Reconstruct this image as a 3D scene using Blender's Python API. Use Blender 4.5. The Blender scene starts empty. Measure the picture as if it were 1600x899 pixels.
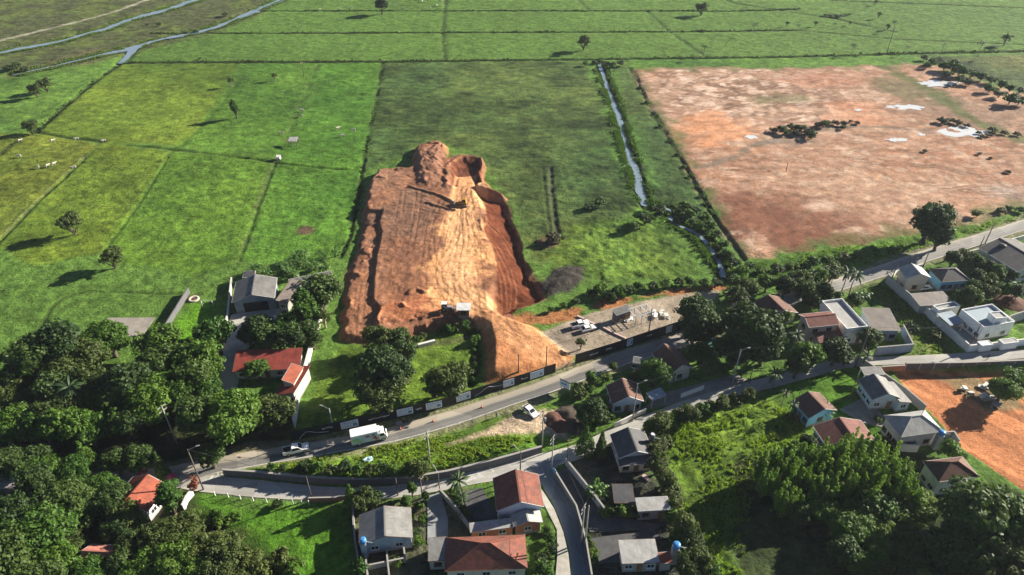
import bpy, bmesh, math, random
import numpy as np
from mathutils import Vector, Matrix

# ------------------------------------------------------------------ scene, camera, light
scene = bpy.context.scene
COL = scene.collection
CAM_H, FPX, PITCH = 120.0, 1100.0, math.radians(36.0)      # drone height, focal length in photo pixels, downward tilt

cam_data = bpy.data.cameras.new('camera')
cam_data.sensor_width = 36.0
cam_data.lens = 36.0 * FPX / 1600.0
cam_data.clip_start = 1.0
cam_data.clip_end = 12000.0
cam = bpy.data.objects.new('camera', cam_data)
cam.location = (0, 0, CAM_H)
cam.rotation_euler = (math.pi / 2 - PITCH, 0, 0)
COL.objects.link(cam)
scene.camera = cam

SUN_AZ, SUN_EL = math.radians(25.0), math.radians(22.0)    # azimuth counted from +X towards +Y
world = bpy.data.worlds.new('World')
scene.world = world
world.use_nodes = True
wn = world.node_tree.nodes
wn.clear()
sky = wn.new('ShaderNodeTexSky')
sky.sky_type = 'NISHITA'
sky.sun_disc = False
sky.sun_elevation = SUN_EL
sky.sun_rotation = math.pi / 2 - SUN_AZ
sky.air_density = 0.5
sky.dust_density = 0.1
bgn = wn.new('ShaderNodeBackground')
bgn.inputs['Strength'].default_value = 0.05
wout = wn.new('ShaderNodeOutputWorld')
world.node_tree.links.new(sky.outputs[0], bgn.inputs[0])
world.node_tree.links.new(bgn.outputs[0], wout.inputs[0])

sun_data = bpy.data.lights.new('sun', 'SUN')
sun_data.energy = 5.0
sun_data.angle = math.radians(0.53)
sun_data.color = (1.0, 0.92, 0.77)
sun = bpy.data.objects.new('sun', sun_data)
sdir = Vector((math.cos(SUN_AZ) * math.cos(SUN_EL), math.sin(SUN_AZ) * math.cos(SUN_EL), math.sin(SUN_EL)))
sun.rotation_euler = sdir.to_track_quat('Z', 'Y').to_euler()
sun.location = sdir * 300
COL.objects.link(sun)

scene.view_settings.view_transform = 'Standard'
scene.view_settings.look = 'None'
scene.view_settings.gamma = 1.0
scene.view_settings.use_curve_mapping = False
scene.view_settings.exposure = 1.5
scene.cycles.max_bounces = 5
scene.cycles.diffuse_bounces = 2
scene.cycles.glossy_bounces = 2
scene.cycles.transmission_bounces = 3
scene.cycles.transparent_max_bounces = 6
scene.cycles.volume_bounces = 0
scene.cycles.use_denoising = True
RNG = random.Random(7)

# ------------------------------------------------------------------ survey: photo point -> place on the land
CP, SP = math.cos(PITCH), math.sin(PITCH)
def G(px, py, z=0.0):
    dx, dv = (px - 800.0) / FPX, (449.5 - py) / FPX
    d = Vector((dx, CP + dv * SP, -SP + dv * CP))
    t = (CAM_H - z) / -d.z
    return Vector((d.x * t, d.y * t, z))
def GP(pts, z=0.0):
    return [tuple(G(p[0], p[1], z)[:2]) for p in pts]
def dist_px(px, py):                                        # metres per photo pixel across the view at a ground point
    g = G(px, py)
    return (g.y * CP + CAM_H * SP) / FPX

# ------------------------------------------------------------------ numpy noise and planar distance fields
def _hash(ix, iy, seed):
    n = (ix.astype(np.int64) * 374761393 + iy.astype(np.int64) * 668265263 + seed * 974711) & 0x7fffffff
    n = ((n ^ (n >> 13)) * 1274126177) & 0x7fffffff
    return ((n ^ (n >> 16)) & 0xffff) / 65535.0
def vnoise(x, y, s, seed=0):
    x = x / s; y = y / s
    ix, iy = np.floor(x), np.floor(y)
    fx, fy = x - ix, y - iy
    fx = fx * fx * (3 - 2 * fx); fy = fy * fy * (3 - 2 * fy)
    a, b = _hash(ix, iy, seed), _hash(ix + 1, iy, seed)
    c, d = _hash(ix, iy + 1, seed), _hash(ix + 1, iy + 1, seed)
    return (a + (b - a) * fx) * (1 - fy) + (c + (d - c) * fx) * fy
def fbm(x, y, s, o=4, seed=0, g=0.5):
    r, a, t = 0.0, 1.0, 0.0
    for i in range(o):
        r = r + a * vnoise(x, y, s / 2 ** i, seed + i * 17); t += a; a *= g
    return r / t
def sstep(a, b, x):
    t = np.clip((x - a) / (b - a), 0, 1)
    return t * t * (3 - 2 * t)
def seg_dist(X, Y, pts, closed=False):
    d = np.full(X.shape, 1e9)
    n = len(pts)
    for i in range(n if closed else n - 1):
        ax, ay = pts[i]; bx, by = pts[(i + 1) % n]
        ex, ey = bx - ax, by - ay
        t = np.clip(((X - ax) * ex + (Y - ay) * ey) / max(ex * ex + ey * ey, 1e-9), 0, 1)
        d = np.minimum(d, np.hypot(X - ax - t * ex, Y - ay - t * ey))
    return d
def inside(X, Y, pts):
    r = np.zeros(X.shape, bool)
    n = len(pts); j = n - 1
    for i in range(n):
        xi, yi = pts[i]; xj, yj = pts[j]
        if yi != yj:
            r ^= ((yi > Y) != (yj > Y)) & (X < (xj - xi) * (Y - yi) / (yj - yi) + xi)
        j = i
    return r
def near(X, Y, pts, m):
    p = np.array(pts)
    return (X > p[:, 0].min() - m) & (X < p[:, 0].max() + m) & (Y > p[:, 1].min() - m) & (Y < p[:, 1].max() + m)
def sdf(X, Y, pts, m=12.0):                                 # signed distance, positive inside, valid within m of the outline
    r = np.full(X.shape, -1e3)
    k = near(X, Y, pts, m)
    if k.any():
        d = seg_dist(X[k], Y[k], pts, True)
        r[k] = np.where(inside(X[k], Y[k], pts), d, -d)
    return r
def pdist(X, Y, pts, m=12.0):
    r = np.full(X.shape, 1e3)
    k = near(X, Y, pts, m)
    if k.any():
        r[k] = seg_dist(X[k], Y[k], pts)
    return r
def smooth_line(pts, n=8):                                  # Catmull-Rom
    out = []
    p = [pts[0]] + list(pts) + [pts[-1]]
    for i in range(1, len(p) - 2):
        for k in range(n):
            t = k / n
            out.append(tuple(0.5 * ((2 * p[i][c]) + (-p[i - 1][c] + p[i + 1][c]) * t
                       + (2 * p[i - 1][c] - 5 * p[i][c] + 4 * p[i + 1][c] - p[i + 2][c]) * t * t
                       + (-p[i - 1][c] + 3 * p[i][c] - 3 * p[i + 1][c] + p[i + 2][c]) * t ** 3) for c in range(len(p[0]))))
    out.append(tuple(pts[-1]))
    return out

# ------------------------------------------------------------------ materials
MATS = {}
def new_mat(name):
    m = bpy.data.materials.new(name)
    m.use_nodes = True
    nt = m.node_tree
    b = nt.nodes['Principled BSDF']
    return m, nt, b
def nd(nt, t, **kw):
    n = nt.nodes.new(t)
    for k, v in kw.items():
        if k in n.inputs.keys(): n.inputs[k].default_value = v
        else: setattr(n, k, v)
    return n
def mat(name, col, rough=0.8, var=0.25, scale=1.5, bump=0.0, metal=0.0, spec=0.3, bscale=None, dirt=None, dirt_amt=0.35):
    """Plain painted / mineral surface with uneven tone, optional stains and fine relief."""
    if name in MATS: return MATS[name]
    m, nt, b = new_mat(name)
    L = nt.links.new
    tc = nd(nt, 'ShaderNodeTexCoord')
    n1 = nd(nt, 'ShaderNodeTexNoise', Scale=scale, Detail=5.0, Roughness=0.65)
    L(tc.outputs['Object'], n1.inputs['Vector'])
    mr = nd(nt, 'ShaderNodeMapRange')
    mr.inputs[1].default_value = 0.3; mr.inputs[2].default_value = 0.7
    mr.inputs[3].default_value = 1 - var; mr.inputs[4].default_value = 1 + var
    L(n1.outputs[0], mr.inputs[0])
    mul = nd(nt, 'ShaderNodeVectorMath', operation='SCALE')
    mul.inputs[0].default_value = col[:3]
    L(mr.outputs[0], mul.inputs[3])
    last = mul.outputs[0]
    if dirt:
        n2 = nd(nt, 'ShaderNodeTexNoise', Scale=scale * 0.37, Detail=6.0, Roughness=0.7)
        L(tc.outputs['Object'], n2.inputs['Vector'])
        r2 = nd(nt, 'ShaderNodeMapRange')
        r2.inputs[1].default_value = 0.5; r2.inputs[2].default_value = 0.68
        r2.inputs[4].default_value = dirt_amt * 1.6
        L(n2.outputs[0], r2.inputs[0])
        mx = nd(nt, 'ShaderNodeMix', data_type='RGBA')
        L(r2.outputs[0], mx.inputs[0]); L(last, mx.inputs[6])
        mx.inputs[7].default_value = (*dirt, 1)
        last = mx.outputs[2]
    L(last, b.inputs['Base Color'])
    b.inputs['Roughness'].default_value = rough
    b.inputs['Metallic'].default_value = metal
    b.inputs['Specular IOR Level'].default_value = spec
    if bump:
        n3 = nd(nt, 'ShaderNodeTexNoise', Scale=bscale or scale * 6, Detail=4.0)
        L(tc.outputs['Object'], n3.inputs['Vector'])
        bp = nd(nt, 'ShaderNodeBump', Strength=bump, Distance=0.05)
        L(n3.outputs[0], bp.inputs['Height']); L(bp.outputs[0], b.inputs['Normal'])
    MATS[name] = m
    return m
def ground_mat(name, fine=(2.2, 0.5), bump=0.6, bdist=0.25, rough=0.95, tint=0.35, speck=0.45):
    """Land: broad colours come from the surveyed soil / plant cover stored on the mesh, fine mottling, painted tuft shadows and relief from noise."""
    if name in MATS: return MATS[name]
    m, nt, b = new_mat(name)
    L = nt.links.new
    at = nd(nt, 'ShaderNodeAttribute', attribute_name='cover')
    tc = nd(nt, 'ShaderNodeTexCoord')
    n1 = nd(nt, 'ShaderNodeTexNoise', Scale=fine[0], Detail=6.0, Roughness=0.7)
    n2 = nd(nt, 'ShaderNodeTexNoise', Scale=fine[1], Detail=5.0, Roughness=0.6)
    L(tc.outputs['Object'], n1.inputs['Vector']); L(tc.outputs['Object'], n2.inputs['Vector'])
    ad = nd(nt, 'ShaderNodeMath', operation='ADD')
    L(n1.outputs[0], ad.inputs[0]); L(n2.outputs[0], ad.inputs[1])
    mr = nd(nt, 'ShaderNodeMapRange')
    mr.inputs[1].default_value = 0.7; mr.inputs[2].default_value = 1.3
    mr.inputs[3].default_value = 1 - tint; mr.inputs[4].default_value = 1 + tint
    L(ad.outputs[0], mr.inputs[0])
    n3 = nd(nt, 'ShaderNodeTexNoise', Scale=fine[0] * 0.8, Detail=3.0, Roughness=0.6, Distortion=0.6)
    mp = nd(nt, 'ShaderNodeMapping'); mp.inputs['Scale'].default_value = (0.8, 1.3, 1.0); mp.inputs['Location'].default_value = (31.0, 7.0, 3.0)
    L(tc.outputs['Object'], mp.inputs[0]); L(mp.outputs[0], n3.inputs['Vector'])
    sp = nd(nt, 'ShaderNodeMapRange'); sp.inputs[1].default_value = 0.36; sp.inputs[2].default_value = 0.50; sp.inputs[3].default_value = 1 - speck; sp.inputs[4].default_value = 1.0  # dark specks: tuft shadows painted into grass, clod mottling on soil
    L(n3.outputs[0], sp.inputs[0])
    mm = nd(nt, 'ShaderNodeMath', operation='MULTIPLY'); L(mr.outputs[0], mm.inputs[0]); L(sp.outputs[0], mm.inputs[1])
    sc = nd(nt, 'ShaderNodeVectorMath', operation='SCALE')
    L(at.outputs['Color'], sc.inputs[0]); L(mm.outputs[0], sc.inputs[3])
    L(sc.outputs[0], b.inputs['Base Color'])
    b.inputs['Roughness'].default_value = rough
    b.inputs['Specular IOR Level'].default_value = 0.1
    bp = nd(nt, 'ShaderNodeBump', Strength=bump, Distance=bdist)
    L(ad.outputs[0], bp.inputs['Height']); L(bp.outputs[0], b.inputs['Normal'])
    MATS[name] = m
    return m
def roof_mat(name, c1, c2, pitch=0.45, rows=0.0, rough=0.8, relief=0.5, patch=0.5, metal=0.0, old=None):
    """Tiled or corrugated sheet; u runs along the eave, v up the slope (metres)."""
    if name in MATS: return MATS[name]
    m, nt, b = new_mat(name)
    L = nt.links.new
    uv = nd(nt, 'ShaderNodeUVMap')
    n1 = nd(nt, 'ShaderNodeTexNoise', Scale=0.9, Detail=7.0, Roughness=0.72)
    L(uv.outputs[0], n1.inputs['Vector'])
    cr = nd(nt, 'ShaderNodeMapRange')
    cr.inputs[1].default_value = 0.5 - patch * 0.3; cr.inputs[2].default_value = 0.5 + patch * 0.3
    L(n1.outputs[0], cr.inputs[0])
    mx = nd(nt, 'ShaderNodeMix', data_type='RGBA')
    L(cr.outputs[0], mx.inputs[0])
    mx.inputs[6].default_value = (*c1, 1); mx.inputs[7].default_value = (*c2, 1)
    last = mx.outputs[2]
    if old:
        mp = nd(nt, 'ShaderNodeMapping'); mp.inputs['Scale'].default_value = (1.6, 0.25, 1)
        L(uv.outputs[0], mp.inputs[0])
        n4 = nd(nt, 'ShaderNodeTexNoise', Scale=1.3, Detail=6.0, Roughness=0.75)
        L(mp.outputs[0], n4.inputs['Vector'])
        r4 = nd(nt, 'ShaderNodeMapRange'); r4.inputs[1].default_value = 0.52; r4.inputs[2].default_value = 0.66; r4.inputs[4].default_value = 0.75
        L(n4.outputs[0], r4.inputs[0])
        m4 = nd(nt, 'ShaderNodeMix', data_type='RGBA')
        L(r4.outputs[0], m4.inputs[0]); L(last, m4.inputs[6]); m4.inputs[7].default_value = (*old, 1)
        last = m4.outputs[2]
    n5 = nd(nt, 'ShaderNodeTexNoise', Scale=0.32, Detail=5.0, Roughness=0.7); L(uv.outputs[0], n5.inputs['Vector'])
    r5 = nd(nt, 'ShaderNodeMapRange'); r5.inputs[1].default_value = 0.3; r5.inputs[2].default_value = 0.7; r5.inputs[3].default_value = 0.62; r5.inputs[4].default_value = 1.25
    L(n5.outputs[0], r5.inputs[0])
    v5 = nd(nt, 'ShaderNodeVectorMath', operation='SCALE'); L(last, v5.inputs[0]); L(r5.outputs[0], v5.inputs[3]); last = v5.outputs[0]
    L(last, b.inputs['Base Color'])
    b.inputs['Roughness'].default_value = rough
    b.inputs['Metallic'].default_value = metal
    b.inputs['Specular IOR Level'].default_value = 0.25
    w = nd(nt, 'ShaderNodeTexWave', Scale=0.314 / pitch, Distortion=0.3)
    w.bands_direction = 'X'
    L(uv.outputs[0], w.inputs['Vector'])
    h = w.outputs['Fac']
    if rows:
        w2 = nd(nt, 'ShaderNodeTexWave', Scale=0.314 / rows, Distortion=0.4)
        w2.bands_direction = 'Y'; w2.wave_profile = 'SAW'
        L(uv.outputs[0], w2.inputs['Vector'])
        ad = nd(nt, 'ShaderNodeMath', operation='ADD')
        L(h, ad.inputs[0]); L(w2.outputs['Fac'], ad.inputs[1]); h = ad.outputs[0]
    bp = nd(nt, 'ShaderNodeBump', Strength=relief, Distance=0.012)
    L(h, bp.inputs['Height']); L(bp.outputs[0], b.inputs['Normal'])
    MATS[name] = m
    return m
def leaf_mat(name, c1, c2, trans=0.25, rough=0.6):
    if name in MATS: return MATS[name]
    m, nt, b = new_mat(name)
    L = nt.links.new
    tc = nd(nt, 'ShaderNodeTexCoord')
    n1 = nd(nt, 'ShaderNodeTexNoise', Scale=0.9, Detail=3.0, Roughness=0.7)
    L(tc.outputs['Object'], n1.inputs['Vector'])
    oi = nd(nt, 'ShaderNodeObjectInfo')
    ad = nd(nt, 'ShaderNodeMath', operation='MULTIPLY_ADD')
    L(oi.outputs['Random'], ad.inputs[0]); ad.inputs[1].default_value = 0.5
    L(n1.outputs[0], ad.inputs[2])
    cr = nd(nt, 'ShaderNodeMapRange'); cr.inputs[1].default_value = 0.45; cr.inputs[2].default_value = 1.0
    L(ad.outputs[0], cr.inputs[0])
    mx = nd(nt, 'ShaderNodeMix', data_type='RGBA')
    L(cr.outputs[0], mx.inputs[0]); mx.inputs[6].default_value = (*c1, 1); mx.inputs[7].default_value = (*c2, 1)
    L(mx.outputs[2], b.inputs['Base Color'])
    b.inputs['Roughness'].default_value = rough
    b.inputs['Specular IOR Level'].default_value = 0.25
    tr = nd(nt, 'ShaderNodeBsdfTranslucent')
    hs = nd(nt, 'ShaderNodeVectorMath', operation='MULTIPLY'); hs.inputs[1].default_value = (1.3, 1.5, 0.6)
    L(mx.outputs[2], hs.inputs[0]); L(hs.outputs[0], tr.inputs[0])
    ms = nd(nt, 'ShaderNodeMixShader'); ms.inputs[0].default_value = trans
    L(b.outputs[0], ms.inputs[1]); L(tr.outputs[0], ms.inputs[2])
    L(ms.outputs[0], nt.nodes['Material Output'].inputs[0])
    MATS[name] = m
    return m
def glass_mat():
    m, nt, b = new_mat('window_glass')
    b.inputs['Base Color'].default_value = (0.02, 0.025, 0.03, 1)
    b.inputs['Roughness'].default_value = 0.08
    MATS['glass'] = m
    return m
glass_mat()

# ------------------------------------------------------------------ mesh collecting and scene objects
class MB:
    def __init__(self): self.v, self.f, self.mi, self.uv = [], [], [], []
    def face(self, pts, mi=0, uv=None):
        i = len(self.v); self.v += [tuple(p) for p in pts]
        self.f.append(tuple(range(i, i + len(pts)))); self.mi.append(mi)
        self.uv.append(uv)
        return self
    def box(self, c, s, rz=0.0, mi=0, tilt=None, taper=1.0):
        hx, hy, hz = s[0] / 2, s[1] / 2, s[2] / 2
        M = Matrix.Rotation(rz, 3, 'Z')
        if tilt: M = M @ Matrix.Rotation(tilt[1], 3, tilt[0])
        P = []
        for z in (-hz, hz):
            k = taper if z > 0 else 1.0
            for x, y in ((-hx, -hy), (hx, -hy), (hx, hy), (-hx, hy)):
                P.append(tuple(M @ Vector((x * k, y * k, z)) + Vector(c)))
        i = len(self.v); self.v += P
        for q in ((3, 2, 1, 0), (4, 5, 6, 7), (0, 1, 5, 4), (1, 2, 6, 5), (2, 3, 7, 6), (3, 0, 4, 7)):
            self.f.append(tuple(i + k for k in q)); self.mi.append(mi); self.uv.append(None)
        return self
    def tube(self, p0, p1, r0, r1=None, n=8, mi=0, cap=True):
        p0, p1 = Vector(p0), Vector(p1)
        r1 = r0 if r1 is None else r1
        ax = (p1 - p0).normalized()
        a = ax.orthogonal().normalized(); b = ax.cross(a)
        i = len(self.v)
        for p, r in ((p0, r0), (p1, r1)):
            for k in range(n):
                t = 2 * math.pi * k / n
                self.v.append(tuple(p + (a * math.cos(t) + b * math.sin(t)) * r))
        for k in range(n):
            k2 = (k + 1) % n
            self.f.append((i + k, i + k2, i + n + k2, i + n + k)); self.mi.append(mi); self.uv.append(None)
        if cap:
            self.f.append(tuple(i + n + k for k in range(n))); self.mi.append(mi); self.uv.append(None)
            self.f.append(tuple(i + n - 1 - k for k in range(n))); self.mi.append(mi); self.uv.append(None)
        return self
    def lathe(self, c, prof, n=14, mi=0):
        i = len(self.v)
        for r, z in prof:
            for k in range(n):
                t = 2 * math.pi * k / n
                self.v.append((c[0] + r * math.cos(t), c[1] + r * math.sin(t), c[2] + z))
        for j in range(len(prof) - 1):
            for k in range(n):
                k2 = (k + 1) % n
                self.f.append((i + j * n + k, i + j * n + k2, i + (j + 1) * n + k2, i + (j + 1) * n + k)); self.mi.append(mi); self.uv.append(None)
        return self
    def prism(self, poly, z0, z1, mi=0):                    # vertical extrusion of a ground-plan polygon (counter-clockwise)
        n = len(poly); i = len(self.v)
        self.v += [(p[0], p[1], z0) for p in poly] + [(p[0], p[1], z1) for p in poly]
        self.f.append(tuple(i + n - 1 - k for k in range(n))); self.mi.append(mi); self.uv.append(None)
        self.f.append(tuple(i + n + k for k in range(n))); self.mi.append(mi); self.uv.append(None)
        for k in range(n):
            k2 = (k + 1) % n
            self.f.append((i + k, i + k2, i + n + k2, i + n + k)); self.mi.append(mi); self.uv.append(None)
        return self
    def extrude_y(self, prof, y0, y1, mi=0, shrink=None):   # side profile in x,z pulled across y
        n = len(prof); i = len(self.v)
        self.v += [(p[0], y0, p[1]) for p in prof] + [(p[0], y1, p[1]) for p in prof]
        self.f.append(tuple(i + k for k in range(n))); self.mi.append(mi); self.uv.append(None)
        self.f.append(tuple(i + 2 * n - 1 - k for k in range(n))); self.mi.append(mi); self.uv.append(None)
        for k in range(n):
            k2 = (k + 1) % n
            self.f.append((i + k2, i + k, i + n + k, i + n + k2)); self.mi.append(mi); self.uv.append(None)
        return self
    def mesh(self, name, mats, smooth=False):
        me = bpy.data.meshes.new(name)
        me.from_pydata(self.v, [], self.f)
        for m in (mats if isinstance(mats, (list, tuple)) else [mats]):
            me.materials.append(MATS[m] if isinstance(m, str) else m)
        me.polygons.foreach_set('material_index', self.mi)
        if any(u is not None for u in self.uv):
            ul = me.uv_layers.new(name='UVMap')
            k = 0
            for f, u in zip(self.f, self.uv):
                for j in range(len(f)):
                    ul.data[k].uv = u[j] if u else (0, 0); k += 1
        if smooth: me.polygons.foreach_set('use_smooth', [True] * len(me.polygons))
        me.update()
        return me
    def build(self, name, mats, parent=None, smooth=False, bevel=0.0):
        me = self.mesh(name, mats, smooth)
        if bevel:
            bm = bmesh.new(); bm.from_mesh(me)
            bmesh.ops.bevel(bm, geom=list(bm.edges), offset=bevel, segments=1, affect='EDGES')
            bm.to_mesh(me); bm.free()
        return link(name, me, parent)
def link(name, me, parent=None):
    o = bpy.data.objects.new(name, me)
    COL.objects.link(o)
    if parent: o.parent = parent
    return o
def thing(name, label, cat, loc=(0, 0, 0), rz=0.0, group=None):
    o = bpy.data.objects.new(name, None)
    o.empty_display_size = 0.5
    o.location = loc; o.rotation_euler = (0, 0, rz)
    COL.objects.link(o)
    return tag(o, label, cat, group, 'thing')
def tag(o, label=None, cat=None, group=None, kind=None):
    if label: o['label'] = label
    if cat: o['category'] = cat
    if group: o['group'] = group
    if kind: o['kind'] = kind
    return o
def copy_tree(o, parent=None):
    c = o.copy(); COL.objects.link(c)
    if parent: c.parent = parent
    for ch in list(o.children): copy_tree(ch, c)
    return c
# ================================================================== THE LAND
# ---- outlines surveyed from the photograph
MOUND = GP([(533,533),(529,500),(543,430),(563,372),(569,330),(571,295),(590,270),(640,266),(646,234),(685,226),(702,232),(699,251),(735,247),(758,254),
            (761,294),(790,310),(801,340),(813,372),(826,412),(850,450),(855,468),(815,484),(792,498),(760,520),(740,512),(700,516),(640,530),(575,540)])
STEP = smooth_line(GP([(598,330),(592,350),(597,365),(588,400),(583,440),(582,468),(600,476)], 2))
LOWER_TERRACE = GP([(500,570),(500,330),(598,330),(592,350),(597,365),(588,400),(583,440),(582,468),(595,484),(588,500),(592,512),(600,560)], 2)
WINDROWS = [smooth_line(GP(p, 2.2)) for p in ([(640,292),(668,300),(690,308),(720,322)],[(595,484),(604,480),(625,476),(632,480)],[(590,515),(588,500),(595,486)],[(575,310),(600,300),(632,292)],[(668,318),(690,325),(712,330)],[(640,460),(650,452),(665,458),(672,452)],[(760,335),(757,360),(752,345)])]
PAD_TRACKS = [smooth_line(GP(p, 2.3)) for p in ([(655,300),(648,350),(640,400),(628,450),(620,480)],[(630,300),(622,350),(618,400),(610,460)],[(690,315),(672,350),(665,400),(660,450),(672,480)],[(600,285),(640,300),(680,318),(705,330)],[(610,320),(650,325),(690,335)],
    [(700,340),(690,380),(686,420),(690,450),(705,475)],[(735,335),(745,370),(748,410),(752,450),(755,480)],[(720,280),(718,300),(716,318)],[(733,278),(732,300),(735,318)],[(560,400),(553,440),(548,480),(552,520)],[(572,420),(566,460),(562,500)],[(600,500),(630,490),(665,495),(700,500)],[(620,475),(650,470),(690,470),(725,480)],[(725,345),(727,380),(720,430),(728,465)])]
FLANK_TRACKS = [smooth_line(GP(p, 1.2)) for p in ([(748,362),(775,385),(795,420),(803,455),(795,490)],[(742,375),(765,395),(782,430),(788,465),(785,492)],[(752,345),(785,365),(812,405),(828,440)],[(760,410),(770,440),(776,470),(778,492)])]
PIT = GP([(703,262),(722,252),(750,251),(755,268),(757,292),(740,300),(700,296)], 1)
PIT_RAMP = GP([(712,275),(743,272),(746,318),(705,316)], 1)
SPOIL = GP([(648,236),(685,229),(697,240),(692,262),(690,285),(680,292),(650,290),(645,265)], 2)
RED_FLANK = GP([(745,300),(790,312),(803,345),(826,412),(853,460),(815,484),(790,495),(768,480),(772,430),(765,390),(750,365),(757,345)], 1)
HAUL = smooth_line(GP([(735,290),(725,330),(722,370),(712,420),(715,450),(740,478),(765,492),(800,520),(850,545),(890,566)], 2))
RAMP = GP([(748,494),(790,496),(838,512),(880,540),(898,560),(893,573),(866,578),(800,596),(757,600),(757,545),(750,515)])
RAMP_FOOT = G(893, 570)
LOT = GP([(838,522),(880,503),(950,481),(1060,459),(1128,452),(1110,480),(1066,506),(905,563),(872,545)])
LOT_RIM = smooth_line(GP([(800,500),(850,500),(900,487),(960,472),(1050,456),(1128,449)]))
DARK_PILE = GP([(838,446),(858,418),(885,410),(916,416),(921,440),(895,460),(855,470)])
BARE = GP([(985,107),(1050,104),(1150,106),(1250,105),(1385,101),(1450,98),(1520,120),(1600,146),(1700,170),(1700,330),(1600,327),(1530,348),(1470,352),(1400,372),(1290,385),(1165,403),(1130,352),(1078,268),(1035,190)])
RED_LOT = GP([(1393,588),(1411,578),(1600,584),(1700,590),(1700,800),(1600,775),(1535,730),(1490,700),(1472,672),(1440,640)], -1.8)
_r = random.Random(21); FIELD_TRACKS = []
for _i in range(16):
    _x, _y, _s = _r.uniform(1080, 1400), _r.uniform(130, 340), _r.uniform(-0.12, 0.16)
    FIELD_TRACKS.append(smooth_line(GP([(_x + k * 45, _y + k * 45 * _s + _r.uniform(-5, 5)) for k in range(6)])))
WET = GP([(-300,-40),(470,-40),(400,25),(330,52),(205,82),(80,112),(-60,128),(-300,150)])
SAND = GP([(772,668),(800,640),(850,633),(893,641),(893,690),(840,690),(828,684),(765,688),(700,703),(690,696),(735,680)])
ISLAND_WALL = smooth_line(GP([(352,742),(400,745),(480,753),(560,757),(640,754),(700,744),(770,727),(845,706)]))
ISLAND_ROAD = smooth_line(GP([(330,732),(400,722),(470,712),(560,698),(640,680),(720,660),(800,637),(850,625)]))
ISLAND = GP([(340,735),(400,722),(470,712),(560,698),(640,680),(720,660),(800,637),(850,628),(888,640),(890,690),(845,706),(770,727),(700,744),(640,754),(560,757),(480,753),(400,745),(352,742)])
PITCH_LAWN = GP([(293,470),(345,470),(322,540),(262,540)])
STREAM = smooth_line(GP([(936,97),(944,120),(955,150),(966,180),(975,215),(985,245),(995,275),(1002,300),(1008,318),(1025,321),(1045,326),(1047,338),(1060,350),(1090,364),(1105,380),(1122,405),(1131,432)]), 6)
STREAM_W = [0.9,1.1,1.3,1.5,1.7,1.7,1.6,1.6,1.3,0.55,0.6,0.85,0.7,0.6,0.7,0.85,0.9]
RIVER1 = smooth_line(GP([(-160,112),(-60,95),(0,81),(60,70),(100,62),(140,50),(165,44),(190,34),(215,26),(260,14),(300,1),(350,-14)]), 5)
RIVER2 = smooth_line(GP([(20,116),(60,107),(110,96),(160,84),(200,76),(225,68),(245,62),(280,55),(300,51),(335,42),(360,32),(390,20),(425,4),(470,-14)]), 5)
BRANCH = smooth_line(GP([(209,73),(203,82),(196,90),(187,98)]), 4)
DIRT_TRACK = smooth_line(GP([(-160,100),(-40,72),(0,63),(60,49),(125,33),(180,18),(235,-2),(300,-20)]), 4)

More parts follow.
